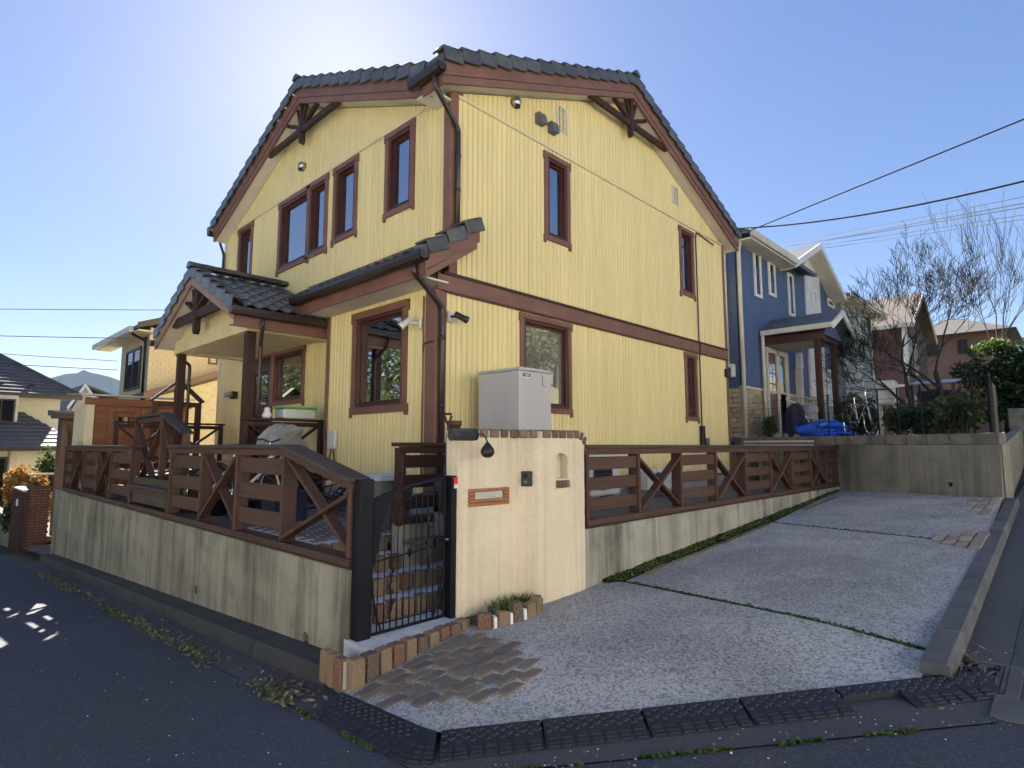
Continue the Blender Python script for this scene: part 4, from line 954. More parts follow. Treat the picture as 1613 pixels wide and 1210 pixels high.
fence('wooden_fence','X',2.44,[8.60,10.34],'l',WT+.013,1.02,'low mossy board section of fence in front of the deck stairs',1)
fence('wooden_fence','X',2.44,[10.42,11.66,12.60,13.76,14.80,15.60],'bxbxb',WT+.012,1.6,'far run of brown wooden fence with crossed braces in front of the garden shed',1)
fence('wooden_fence','Y',3.655,[4.93,5.92,6.92,7.93,8.94,9.95,10.95,11.95,12.95,13.72],'bxbxbxbxb',.772,1.6,'brown wooden fence with alternating boards and crossed braces above the drive',1)
fence('wooden_fence','Y',4.76,[3.43,4.55],'b',.84,1.62,'short dark wooden fence panel behind the cream gate pillar',1,'wooddark_','wooddark_')
# small wall carrying that panel
m=MB(); m.box(3.42,4.6,4.77,4.95,.2,.84); o=m.build('garden_wall','concrete_low'); tag(o,'small pale retaining wall beside the garden steps behind the gate','wall')
# ------------------------------------------------------------------ steps
st=thing('garden_steps',(3.0,4.4,.1),'brick edged garden steps with white paved treads behind the iron gate','steps')
m=MB(); m.prism([(2.42,3.75,-.12),(3.40,3.86,-.12),(3.46,4.3,-.12),(2.45,4.3,-.12)],(0,0,.268)); m.build('landing','white_paving',st)
random.seed(11)
a=V3((2.21,3.665,0)); b=V3((3.42,3.82,0)); n=10; d=(b-a)/n
for i in range(n):
    c=a+d*(i+.5); zt_=.158+random.uniform(-.006,.006); zb_=-.06; put(BKm,'brick',st,(c.x,c.y,(zt_+zb_)/2),(d.length*.84,.10,zt_-zb_),math.atan2(d.y,d.x)+random.gauss(0,.03),None,.01)
for i in range(3):
    put(BKm,'brick',st,(2.215+.004*i,3.76+i*.105,.045),(.07,.09,.22),0,None,.01)
m=MB(); m.prism([(2.2,3.69,-.1),(3.4,3.85,-.1),(3.4,3.87,-.1),(2.2,3.71,-.1)],(0,0,.24)); m.build('mortar_bed','mortar',st)
# paving joints on the landing: flat slabs
for (x0,x1,y0,y1) in((2.34,2.72,3.80,4.02),(2.74,3.06,3.83,4.04),(3.08,3.38,3.88,4.06),(2.5,2.9,4.04,4.24),(2.92,3.38,4.08,4.24)):
    put(BKp,'paving_slab',st,((x0+x1)/2,(y0+y1)/2,.149),(x1-x0,y1-y0,.012),.1,None,.003).data.materials[0] if 0 else None
fronts=[4.26,4.50,4.74,4.98]; tops=[.295,.44,.58,.715]
for k in range(4):
    x1=3.95 if k<2 else 3.42; y0=fronts[k]; y1=fronts[k+1]+.05 if k<3 else 5.15; zt_=tops[k]; zp_=(.148,.295,.44,.58)[k]
    m=MB(); m.box(2.64,x1,y0+.06,y1,zp_-.1,zt_-.004,.003); m.build('tread','white_paving',st)
    m=MB(); m.box(2.64,x1,y0+.03,y0+.062,zp_-.05,zt_-.012); m.build('mortar_bed','mortar',st)
    nn=int((x1-2.64)/.135); w_=(x1-2.64)/nn
    for i in range(nn): put(BKm,'brick',st,(2.64+(i+.5)*w_,y0+.045,(zp_+zt_)/2+random.uniform(-.004,.004)),(w_*.85,.105,zt_-zp_-.004),random.gauss(0,.03),None,.01)
m=MB(); m.box(2.60,2.66,4.12,5.05,.1,.70); m.build('side_cheek','concrete_low',st)
# brick paving inside the gate
pv=thing('garden_paving',(3.4,5.9,.7),'dark brick garden paving with white joints behind the fence','paving')
m=MB(); m.box(2.66,4.72,5.16,6.75,.69,.706); m.build('mortar_bed','white_paving',pv)
r=0; y=5.2
while y<6.7:
    x=2.72+(.1 if r%2 else 0)
    while x<4.6: put(BK,'brick',pv,(x+.095,y+.045,.704),(.17,.075,.02),random.gauss(0,.03),None,.01); x+=.205
    y+=.105; r+=1
# ------------------------------------------------------------------ cream gate pillar
gp_=thing('gate_pillar',(4.1,3.85,zd(4.1,3.8)),'curved cream stucco gate pillar with a brick coping and an arched niche','gate pillar')
def crom(pts,n):
    out=[]
    for i in range(len(pts)-1):
        p0,p1,p2,p3=[V3(pts[max(0,min(len(pts)-1,i+k))]).to_2d().to_3d() for k in(-1,0,1,2)]
        for j in range(n):
            t=j/n; out.append(.5*((2*p1)+(p2-p0)*t+(2*p0-5*p1+4*p2-p3)*t*t+(3*p1-p0-3*p2+p3)*t**3))
    out.append(V3(pts[-1]).to_2d().to_3d()); return out
FP=[(3.375,4.05,0),(3.385,3.95,0),(3.42,3.91,0),(3.60,3.888,0),(3.80,3.868,0),(3.98,3.858,0),(4.045,3.86,0),(4.075,3.835,0),(4.175,3.715,0),(4.215,3.685,0),(4.30,3.672,0),(4.45,3.66,0),(4.65,3.645,0),(4.80,3.64,0),(4.875,3.665,0),(4.885,3.74,0)]
fr=crom(FP,5); BPp=[(4.885,3.86),(4.5,3.9),(4.2,3.96),(3.9,4.02),(3.6,4.08),(3.41,4.10)]
bk=[V3((x,y,0)) for x,y in BPp]
ring=fr+bk; nr=len(ring); rows=34; vs=[]
def ptop(x): return 1.685-(0 if x<4.74 else .10*(1-math.sqrt(max(0,1-((x-4.74)/.15)**2))))
for j in range(rows+1):
    for i,p in enumerate(ring):
        zb_=zd(p.x,min(p.y,3.9))-.08; z=zb_+(ptop(p.x)-zb_)*j/rows; q=V3((p.x,p.y,z))
        if i<len(fr): 
            nz=mnoise.noise((p.x*9,p.y*9,z*9))*.005+mnoise.noise((p.x*28,p.y*28,z*28))*.003; q.y-=nz; q.x-=nz*.3
        vs.append(q)
fs=[(j*nr+i,j*nr+(i+1)%nr,(j+1)*nr+(i+1)%nr,(j+1)*nr+i) for j in range(rows) for i in range(nr)]+[tuple(range(nr))[::-1],tuple(range(rows*nr,(rows+1)*nr))]
body=MB().add(vs,fs).build('stucco_body','stucco',gp_)
nx0,nx1,nz0,nz1=4.415,4.585,1.285,1.46; ar=[(nx0,3.5,nz0),(nx1,3.5,nz0),(nx1,3.5,nz1)]+[((nx0+nx1)/2+math.cos(a)*.085,3.5,nz1+math.sin(a)*.075) for a in [math.pi*k/8 for k in range(1,8)]]+[(nx0,3.5,nz1)]
boolcut(body,MB().prism(ar,(0,.235,0)))
for k in range(3): put(BKm,'brick',gp_,(4.445+k*.056,3.64,1.235),(.05,.05,.07),0,None,.03)
# coping bricks follow the plan
cl=[0]; cen=[ (fr[i]+V3((0,.075,0))) for i in range(8,len(fr))]
acc=[0]
for i in range(1,len(cen)): acc.append(acc[-1]+(cen[i]-cen[i-1]).length)
def along(s):
    for i in range(1,len(cen)):
        if acc[i]>=s: t=(s-acc[i-1])/max(1e-6,acc[i]-acc[i-1]); return cen[i-1].lerp(cen[i],t),(cen[i]-cen[i-1]).normalized()
    return cen[-1],(cen[-1]-cen[-2]).normalized()
s=.02; 
while s<acc[-1]-.12:
    l=random.choice((.075,.09,.105,.06,.12)); 
    if s+l>acc[-1]-.06: break
    c,d=along(s+l/2); drop=0; tilt=None
    if c.x>4.72: l=.045; c,d=along(s+l/2); k=min(1,(c.x-4.72)/.15); tilt=V3((k*.9,0,1)); drop=-.085*k*k
    put(BKm,'brick',gp_,(c.x,c.y+.0,1.718+drop),(l*.9,.19,.078),math.atan2(d.y,d.x),tilt,.008); s+=l+.006
put(BKm,'brick',gp_,(4.895,3.75,1.60),(.075,.19,.05),0,V3((1,0,.35)),.008)
m=MB(); vs=[];k=len(cen)-6
for z in(1.68,1.742):
    for c in cen[:k]: vs.append((c.x,c.y-.082,z)); vs.append((c.x,c.y+.082,z))
n2=2*k
m.add(vs,[(2*i,2*i+2,n2+2*i+2,n2+2*i) for i in range(k-1)]+[(2*i+1,n2+2*i+1,n2+2*i+3,2*i+3) for i in range(k-1)]+[(n2+2*i,n2+2*i+2,n2+2*i+3,n2+2*i+1) for i in range(k-1)]); m.build('mortar_bed','mortar',gp_)
# letter slot
fd=V3((.58,-.055,0)).normalized(); fo=V3((fd.y,-fd.x,0)); 
ms=thing('letter_slot',(3.72,3.85,1.07),'wooden slatted letter slot with a steel flap on the cream pillar','letter box')
def onp(u,z,o): q=V3((3.49,3.902,0))+fd*u+fo*o; return V3((q.x,q.y,z))
for k in range(5):
    z=1.085+k*.031
    if k in(0,1,4):  MB().beam(onp(-.0,z,.016),onp(.465,z,.016),.036,.028,(0,0,1),.01).build('slat','post_box_wood',ms)
    else:
        MB().beam(onp(-.0,z,.016),onp(.07,z,.016),.036,.028,(0,0,1),.01).build('slat','post_box_wood',ms); MB().beam(onp(.395,z,.016),onp(.465,z,.016),.036,.028,(0,0,1),.01).build('slat','post_box_wood',ms)
MB().beam(onp(.07,1.163,.004),onp(.395,1.163,.004),.012,.062,(0,0,1)).build('flap','galv',ms)
ic=thing('intercom',(4.165,3.80,1.23),'black doorbell intercom on the cream pillar beside the letter slot','intercom')
idr=V3((.10,-.12,0)).normalized(); io=V3((idr.y,-idr.x,0)); c=V3((4.125,3.775,1.295)); m=MB().obox(c+io*.012,idr,io,(0,0,1),.052,.018,.07,.006); m.build('housing','black_plastic',ic)
MB().obox(c+io*.031-idr*.012+V3((0,0,.03)),idr,io,(0,0,1),.018,.003,.018,.002).build('camera_lens','black_metal',ic); MB().obox(c+io*.031-idr*.012-V3((0,0,.03)),idr,io,(0,0,1),.016,.004,.014,.002).build('button','grey_plastic',ic)
# pillar lamp
lp=thing('pillar_lamp',(3.40,3.86,1.66),'bronze faceted pillar lamp with a hanging black teardrop shade','lamp')
c=V3((3.30,3.74,1.70)); dx=V3((.80,.6,0)).normalized(); dx=V3((1,-.25,0)).normalized(); 
m=MB(); sd=V3((-dx.y,dx.x,0))
prof=[(-.075,-.012),(-.045,-.052),(.03,-.055),(.075,-.02),(.055,.05),(-.035,.05)]
m.prism([c-dx*.12+sd*a+V3((0,0,b)) for a,b in prof],dx*.20); m.build('head','pewter',lp)
m=MB().lathe(c+dx*.08,[(.03,0),(.055,.01),(.05,.04),(.02,.055)],10,dx); m.build('socket','black_plastic',lp)
e=c+dx*.13; MB().tube([e,e+dx*.05+V3((0,0,.005)),e+dx*.085+V3((0,0,-.03)),e+dx*.10+V3((0,0,-.075))],.008,8).build('arm','black_plastic',lp)
e=e+dx*.10; MB().lathe(e+V3((0,0,-.20)),[(.001,0),(.025,.002),(.05,.02),(.062,.05),(.055,.078),(.035,.105),(.016,.13),(.006,.14)],16).build('shade','black_plastic',lp,True)
# planter stones at the foot of the pillar
pf=thing('stone_border',(3.75,3.6,zd(3.75,3.6)),'little border of upright rough stones and white pebbles at the pillar foot','border')
random.seed(3)
pp=crom([(3.43,3.70,0),(3.52,3.60,0),(3.70,3.55,0),(3.90,3.535,0),(4.05,3.58,0),(4.12,3.67,0)],4)
wd_=[.115,.03,.10,.03,.10,.035,.11,.10,.11]; s=0; acc2=[0]
for i in range(1,len(pp)): acc2.append(acc2[-1]+(pp[i]-pp[i-1]).length)
tot=acc2[-1]; k=tot/sum(wd_); s=0
for i,wv in enumerate(wd_):
    w2=wv*k; q=s+w2/2; j=max(1,next((a for a in range(1,len(acc2)) if acc2[a]>=q),len(acc2)-1)); c=pp[j-1].lerp(pp[j],(q-acc2[j-1])/max(1e-6,acc2[j]-acc2[j-1])); d=(pp[j]-pp[j-1]); white=wv<.04
    h=(.13 if white else random.uniform(.15,.2)); z0=zd(c.x,c.y)-.04
    me=mesh('w',bkm,'white_paint') if white else BKm
    o=put(me,'pebble' if white else 'stone',pf,(c.x,c.y,z0+h/2),(w2*.9,.085,h),math.atan2(d.y,d.x),None,.05); s+=w2
pts=[(random.uniform(3.55,4.02),random.uniform(3.62,3.74),zd(3.8,3.7)+.05) for _ in range(240)]
m=MB(); m.r=[]
for p in pts:
    a=random.uniform(0,6.28); L=random.uniform(.06,.15); b=V3(p); tip=b+V3((math.cos(a)*L*.5,math.sin(a)*L*.4,L)); s_=V3((-math.sin(a),math.cos(a),0))*.004; m.add([b-s_,b+s_,(b+tip)/2+s_*.8+V3((0,0,.02)),tip],[(0,1,2,3)]); m.r.append(random.random())
o=m.build('grass_tuft','leaf_green'); tag(o,'tuft of green grass behind the stones at the pillar foot','grass',kind='stuff')
m=MB().prism([(3.46,3.88,zd(3.5,3.8)-.03),(3.5,3.68,zd(3.5,3.8)-.03),(3.9,3.58,zd(3.5,3.8)-.03),(4.1,3.68,zd(3.5,3.8)-.03),(4.05,3.82,zd(3.5,3.8)-.03)],(0,0,.08)); m.build('soil_fill','soil',pf)
# ------------------------------------------------------------------ iron gate
gt=thing('garden_gate',(2.95,4.02,.13),'black wrought iron garden gate with arched top between square posts','gate')
for x0,x1,y,z0 in((2.465,2.585,4.03,.02),(3.335,3.445,3.985,.02)): MB().box(x0,x1,y-.055,y+.055,z0,1.345,.006).build('gate_post','black_metal',gt)
o=MB().box(3.352,3.428,3.922,3.929,1.235,1.33,.002).build('sticker','red',gt); MB().box(3.352,3.428,3.9205,3.9225,1.237,1.27).build('sticker_band','white_paint',o)
gx0,gx1,gy=2.60,3.325,4.015
ztop=lambda x:1.175+.145*(1-((gx1-x)/(gx1-gx0))**1.7)
zbot=lambda x:.165
def gbar(pts,r,nm,n=6): return MB().tube(pts,r,n).build(nm,'black_metal',gt)
gbar([(gx0,gy,.16),(gx0,gy,ztop(gx0))],.014,'stile',4); gbar([(gx1,gy,.16),(gx1,gy,ztop(gx1))],.014,'stile',4)
xs_=[gx0+(gx1-gx0)*i/14 for i in range(15)]
for dz,nm in((0,'top_rail'),(-.085,'under_rail')): MB().tube([(x,gy,ztop(x)+dz-(0 if dz==0 else .03*(1-(x-gx0)/(gx1-gx0)))) for x in xs_[(0 if dz==0 else 2):]],.017 if dz==0 else .009,6).build(nm,'black_metal',gt)
gbar([(gx0,gy,.16),(gx1,gy,.16)],.013,'bottom_rail',4); gbar([(gx0+.09,gy,.225),(gx1-.08,gy,.225)],.006,'lower_rail',6)
gbar([(x,gy,.70+.06*((x-gx0)/(gx1-gx0))) for x in xs_],.007,'mid_rail',6)
nb=12
for i in range(1,nb):
    x=gx0+(gx1-gx0)*i/nb; z0=.165; m=MB(); zt_=ztop(x)-(.10 if i>2 else .2)
    m.tube([(x,gy,z0),(x,gy,z0+.16),(x,gy,z0+.19),(x,gy,zt_)],[.0075,.0075,.0055,.0045],6); m.build('bar','black_metal',gt)
xm=gx0+(gx1-gx0)*.5; m=MB(); zc=.735
m.lathe((xm,gy,zc),[(.001,-.05),(.018,-.02),(.034,0),(.018,.02),(.001,.05)],4,(0,0,1)); m.build('rosette','black_metal',gt)
MB().tube([(gx0+.01,gy,.52),(gx0+.05,gy,.30),(gx0+.10,gy,.17)],.008,5).build('corner_stay','black_metal',gt); MB().tube([(gx1-.01,gy,.55),(gx1-.05,gy,.32),(gx1-.11,gy,.18)],.01,5).build('corner_stay','black_metal',gt)
# leaf plates in the upper left corner and up the right-hand stile
def plate(pts,nm): m=MB(); m.prism([(x,gy-.004,z) for x,z in pts],(0,.008,0)); return m.build(nm,'black_metal',gt)
plate([(gx0,ztop(gx0)-.01),(gx0+.17,ztop(gx0+.17)-.01),(gx0+.13,ztop(gx0)-.12),(gx0+.085,ztop(gx0)-.2),(gx0+.075,ztop(gx0)-.3),(gx0+.04,ztop(gx0)-.46),(gx0,.62)],'corner_plate')
plate([(gx1,ztop(gx1)-.01),(gx1-.13,ztop(gx1-.13)-.01),(gx1-.06,ztop(gx1)-.16),(gx1-.035,ztop(gx1)-.3),(gx1,1.0)],'corner_plate')
def vine(x,zs):
    m=MB().tube([(x+.012*math.sin(z*23),gy-.006,z) for z in zs],.006,5)
    for i,z in enumerate(zs[::2]):
        s=1 if i%2 else -1; q=V3((x+.012*math.sin(z*23),gy-.008,z)); m.add([q,q+V3((s*.022,-.004,.03)),q+V3((s*.016,0,.065)),q+V3((-s*.003,.004,.035))],[(0,1,2,3)])
    m.build('vine_ornament','black_metal',gt)
vine(gx0+(gx1-gx0)*3/12,[.30+.02*k for k in range(20)]); vine(gx0+(gx1-gx0)*9/12,[.52+.02*k for k in range(24)])
MB().box(gx1-.10,gx1-.005,gy-.03,gy+.03,.74,.83,.01).build('lock_case','black_metal',gt); MB().tube([(gx1-.05,gy-.03,.80),(gx1-.05,gy-.07,.80),(gx1-.13,gy-.075,.785)],.01,6).build('lever','black_metal',gt); MB().lathe((gx1-.01,gy-.03,.80),[(.012,0),(.012,.035)],8,(1,-.3,0)).build('latch','steel',gt)
# ------------------------------------------------------------------ heat pump tank, shovel, pot
tk=thing('water_tank_cabinet',(5.64,5.38,.70),'tall grey hot water tank cabinet standing behind the cream pillar','tank')
MB().box(5.33,5.95,5.0,5.76,.76,2.56,.012).build('casing','tank_grey',tk); MB().box(5.315,5.965,4.985,5.775,2.561,2.60,.01).build('lid','tank_grey',tk); MB().box(5.36,5.92,5.03,5.73,.69,.759).build('plinth','foundation',tk)
o=MB().box(5.40,5.53,4.993,4.999,2.485,2.52).build('label_plate','black_plastic',tk); MB().box(5.425,5.505,4.991,4.9935,2.496,2.508).build('label_text','white_paint',o); MB().box(5.43,5.52,4.994,4.999,2.465,2.48).build('label_strip','white_paint',tk)
m=MB(); m.box(5.77,5.773,4.994,5.0,2.38,2.52); m.box(5.773,5.84,4.994,5.0,2.38,2.384); m.build('panel_seam','black_plastic',tk)
for z in(1.55,2.3): MB().lathe((5.40,5.0,z),[(.006,0),(.006,.004)],8,(0,-1,0)).build('screw','steel',tk)
sv=thing('shovel',(3.82,4.66,.72),'black D handled shovel standing behind the lamp on the pillar','shovel')
hz=1.79
MB().tube([(3.80,4.62,.95),(3.86,4.62,hz)],.014,8).build('shaft','black_plastic',sv)
MB().tube([(3.86,4.62,hz),(3.855,4.62,hz+.03),(3.815,4.62,hz+.11),(3.81,4.62,hz+.135),(3.90,4.62,hz+.14),(3.905,4.62,hz+.115),(3.868,4.62,hz+.03),(3.86,4.62,hz)],.012,8).build('grip','black_plastic',sv)
m=MB(); m.prism([(3.70,4.62,.95),(3.90,4.62,.97),(3.88,4.60,.74),(3.80,4.59,.71),(3.71,4.60,.73)],(0,.006,0)); m.build('blade','galv',sv)
pt=thing('flower_pot',(4.12,4.82,1.64),'small dark brown flower pot on the fence rail beside the grey tank','pot')
MB().lathe((4.12,4.82,1.622),[(.05,.018),(.065,.20),(.078,.201),(.078,.25),(.066,.25),(.06,.2)],14).build('pot','terracotta',pt,True)
# bins and clutter behind the fence
bn=thing('dustbin',(3.78,5.55,.71),'grey ribbed plastic dustbin with a pale lid behind the iron gate','dustbin')
m=MB(); bx_,by_=3.76,5.55; r1,r2=.20,.26; z0,z1=.712,1.24; k=32; vs=[]
def sq(a,r): c,s=math.cos(a),math.sin(a); q=(abs(c)**4+abs(s)**4)**-.25; return c*q*r,s*q*r
for z,r in((z0,r1),(z1,r2)):
    for i in range(k): rr=r*(1-.025*(i%2)); x,y=sq(2*math.pi*i/k,rr); vs.append((bx_+x,by_+y,z))
m.add(vs,[(i,(i+1)%k,k+(i+1)%k,k+i) for i in range(k)]+[tuple(range(k))[::-1]]); m.build('bin_body','grey_plastic',bn)
m=MB(); m.box(bx_-.285,bx_+.285,by_-.285,by_+.285,1.235,1.27,.012); m.box(bx_-.22,bx_+.2,by_-.22,by_+.22,1.27,1.295,.012); m.build('bin_lid','white_plastic',bn)
# ================================================================== neighbours on the right
BL=1.82
RV0,RV1=V3((12.27,.90,0)),V3((15.45,6.9,0)); RD=(RV1-RV0).normalized(); RNm=V3((RD.y,-RD.x,0))  # RNm points away from the drive
if RNm.x<0: RNm=-RNm
bw=thing('block_wall',(13.0,2.3,.8),'tall grey concrete retaining wall with block capping at the end of the drive','retaining wall')
Lr=(RV1-RV0).length; js=[0,1.55,3.1,4.6,Lr]
for i in range(4):
    a=RV0+RD*(js[i]+.004); b=RV0+RD*(js[i+1]-.004); m=MB(); q=[]
    th=.22; bat=.05
    za,zb_=G(a.x,a.y)-.05,G(b.x,b.y)-.05
    vs=[]
    for p,z in((a,za),(b,zb_)):
        vs+=[p-RNm*bat+V3((0,0,z)),p+RNm*th+V3((0,0,z)),p+RNm*th+V3((0,0,1.625)),p+V3((0,0,1.625))]
    m.add(vs,[(0,3,2,1),(4,5,6,7),(0,4,7,3),(3,7,6,2),(2,6,5,1),(1,5,4,0)]); o=m.build('wall_panel','concrete_back',bw)
    if i==0: boolcut(o,MB().lathe(RV0+RD*.82-RNm*.2+V3((0,0,.94)),[(.045,0),(.045,.3)],14,RNm))
n=int(Lr/.4)
for i in range(n):
    c=RV0+RD*(.2+i*.4)+RNm*.085; m=MB().obox(c+V3((0,0,1.723)),RD,RNm,(0,0,1),.195,.09,.093,.008); m.build('cap_block','concrete_block',bw)
c=RV0+RD*.82; MB().lathe(c+RNm*.02+V3((0,0,.94)),[(.052,0),(.052,.1),(.03,.1)],14,RNm).build('weep_pipe','black_plastic',bw)
# return wall along the road
m=MB(); m.prism([(12.27,.88,.6),(12.6,.86,.6),(30,1.3,1.5),(30,1.45,1.5),(12.6,1.05,.6),(12.45,1.1,.6)],(0,0,1.03)); m.build('return_wall','concrete_back',bw)
bl=MB(); bl.prism([(12.75,1.1,1.2),(30,1.5,1.2),(60,3,1.2),(60,14,1.2),(16.2,14,1.2),(15.5,6.8,1.2),(12.55,1.15,1.2)],(0,0,BL-1.21)); tag(bl.build('raised_lot','soil'),kind='structure')
fw2=thing('roadside_wall',(22,1.35,1.5),'plain grey wall beside the road beyond the neighbouring lot','wall'); MB().box(21.6,22.6,.98,1.36,1.0,2.66,.02).build('wall_face','concrete_block',fw2)
# open wire fence on top of the wall
wf=thing('wire_fence',(13,2.4,BL),'thin black wire fence with slim posts on the concrete block wall','fence')
us=[.15,.42,1.33,1.78,2.2,3.4,4.75,6.2]
for i,u in enumerate(us):
    p=RV0+RD*u+RNm*.09; r=.035 if i==0 else .016; MB().tube([(p.x,p.y,BL),(p.x,p.y,BL+.9)],r,8).build('post','black_metal',wf)
for z in(.1,.3,.5,.7,.88):
    a=RV0+RD*.15+RNm*.09; b=RV0+RD*6.2+RNm*.09; MB().tube([(a.x,a.y,BL+z),(b.x,b.y,BL+z)],.0035,4).build('wire','black_metal',wf)
m=MB(); 
for i in range(46): 
    p=RV0+RD*(3.5+i*.06)+RNm*.09; m.tube([(p.x,p.y,BL),(p.x,p.y,BL+.88)],.0028,4)
tag(m.build('upright_wires','black_metal',wf),kind='stuff')
m=MB(); m.obox((12.9,.98,BL+.42),V3((1,.03,0)).normalized(),V3((-.03,1,0)).normalized(),(0,0,1),.42,.02,.42); o=m.build('screen_board','woodweath_z'); tag(o,'weathered brown screen board at the roadside end of the wire fence','board')
# ---- blue house
NBY=6.2; PN=('Y',NBY)
bh=thing('blue_house',(19,9,BL),'two storey blue house with white windows and a gabled porch','house')
m=MB(); m.box(15.1,24.0,NBY+.05,13,3.1,7.25); m.box(15.12,24.0,NBY+.04,13,BL-.1,3.1)
zgb=lambda x:8.30-.455*abs(x-20.84)
m.prism([(18.3,NBY+.05,7.2),(23.4,NBY+.05,7.2),(20.84,NBY+.05,8.25)],(0,4,0)); bwall=m.build('wall','blue_siding',bh)
def vboards(parent,pn,u0,u1,z0,zt,pitch,mat,name='siding_board',holes=[]):
    n=round((u1-u0)/pitch); st=(u1-u0)/n
    for i in range(n):
        a,b=u0+i*st,u0+(i+1)*st; mm=(a+b)/2; cuts=sorted([(h[2],h[3]) for h in holes if h[0]<mm<h[1]]); zz=z0; top=zt(mm) if callable(zt) else zt; segs=[]
        for c0,c1 in cuts: segs.append((zz,c0)); zz=c1
        segs.append((zz,top))
        for s0,s1 in segs:
            if s1-s0>.02: m=MB(); pbox(m,pn,a+.004,b-.004,-.03,.0,s0,s1,.006); m.build(name,mat,parent)
BWn=[(16.2,16.69,5.76,7.10),(17.29,17.8,6.0,7.06),(18.9,19.39,5.66,7.04),(21.05,21.65,6.1,6.95),(23.0,23.75,6.68,6.98)]
vboards(bwall,PN,15.1,20.55,3.18,lambda u:7.2 if u<18.4 else min(8.0,zgb(u)-.15),.22,'blue_siding')
vboards(bwall,PN,22.2,24.0,3.18,lambda u:max(6.6,min(8,zgb(u)-.15)),.25,'blue_siding')
m=MB(); m.prism([pl(PN,20.6,-.02,3.2),pl(PN,22.15,-.02,3.2),pl(PN,22.15,-.02,zgb(22.15)-.15),pl(PN,20.84,-.02,zgb(20.84)-.15),pl(PN,20.6,-.02,zgb(20.6)-.15)],(0,-.04,0)); m.build('white_panel','white_paint',bh)
def win2(parent,pn,u0,u1,z0,z1,fmat='white_paint',fw=.07,out=.05,pane='glass_dark',mull=0):
    f=MB()
    for a,b,c,d in((u0,u0+fw,z0,z1),(u1-fw,u1,z0,z1),(u0+fw,u1-fw,z0,z0+fw),(u0+fw,u1-fw,z1-fw,z1)): pbox(f,pn,a,b,-.05,out,c,d,.004)
    for k in range(mull): x=u0+(u1-u0)*(k+1)/(mull+1); pbox(f,pn,x-.02,x+.02,-.04,out-.01,z0+fw,z1-fw)
    o=f.build('window',fmat,parent); p=MB(); pbox(p,pn,u0+fw,u1-fw,-.04,.015,z0+fw,z1-fw); p.build('pane',pane,o); return o
for b in BWn: win2(bh,PN,*b,fw=.09)
# roofs
r=MB(); r.prism([(14.9,5.75,7.22),(14.9,9.6,8.7),(14.9,9.6,8.6),(14.9,5.75,7.1)],(5.5,0,0)); r.build('roof','slate',bh)
r=MB(); r.prism([(18.25,5.75,7.14),(20.84,5.75,8.36),(20.84,5.75,8.26),(18.25,5.75,7.04)],(0,5,0)); r.prism([(23.6,5.75,7.06),(20.84,5.75,8.36),(20.84,5.75,8.26),(23.6,5.75,6.96)],(0,5,0)); r.build('roof','slate',bh)
for x0,x1,z0,z1 in((18.25,20.83,7.14,8.35),(23.6,20.85,7.06,8.35)): MB().prism([(x0,5.70,z0+.01),(x1,5.70,z1+.01),(x1,5.70,z1-.2),(x0,5.70,z0-.2)],(0,.05,0)).build('barge_board','white_paint',bh)
MB().box(14.95,18.3,5.74,NBY+.05,7.0,7.04).build('soffit','soffit',bh); MB().box(14.9,18.3,5.66,5.74,7.04,7.24,.01).build('eave_gutter','offwhite',bh)
for s in(0,1):
    x0,x1,z0,z1=((18.3,20.84,7.04,8.2),(23.55,20.84,6.96,8.2))[s]; MB().prism([(x0,5.76,z0-.1),(x1,5.76,z1-.1),(x1,5.76,z1-.04),(x0,5.76,z0-.04)],(0,.5,0)).build('soffit','soffit',bh)
pipe([(15.06,6.08,7.0),(15.04,6.12,6.8),(15.04,6.12,BL)],.05,bh,'downpipe','offwhite'); pipe([(15.02,6.45,7.0),(15.02,6.5,6.7),(15.02,6.5,3.65)],.03,bh,'downpipe','offwhite')
o=MB().box(14.9,15.09,6.34,6.6,3.4,3.75,.02).build('meter_box','white_plastic',bh); MB().lathe((14.9,6.47,3.6),[(.07,0),(.06,.05)],12,(-1,0,0)).build('dial','black_plastic',o)
# stone skirting, stone by stone
def stones(parent,pn,u0,u1,z0,z1,mat_me,l=(.2,.42),h=.13,d=.04,skip=lambda u,z:False):
    z=z0; r_=0
    while z<z1-.02:
        u=u0-random.random()*.2
        while u<u1:
            w_=random.uniform(*l); a,b=max(u,u0),min(u+w_,u1)
            if b-a>.04 and not skip((a+b)/2,z):
                c=V3(pl(pn,(a+b)/2,.0,z+h/2)); X_=V3(pl(pn,1,0,0))-V3(pl(pn,0,0,0)); N_=V3(pl(pn,0,1,0))-V3(pl(pn,0,0,0))
                inst(mat_me,'stone',parent,frame(c,X_*(b-a-.012),N_*random.uniform(d*.8,d*1.3),V3((0,0,h-.012))))
            u+=w_
        z+=h; r_+=1
sk=MB().box(15.1,24,NBY+.0,NBY+.06,BL-.1,3.12).build('skirting','mortar',bh)
stones(sk,PN,15.1,20.6,BL,3.1,BKs,skip=lambda u,z:16.75<u<18.5)
MB().box(15.08,24,NBY-.04,NBY+.05,3.12,3.18,.005).build('skirting_cap','offwhite',bh)
stones(sk,('X',15.1),NBY+.05,6.9,BL,3.1,BKs)
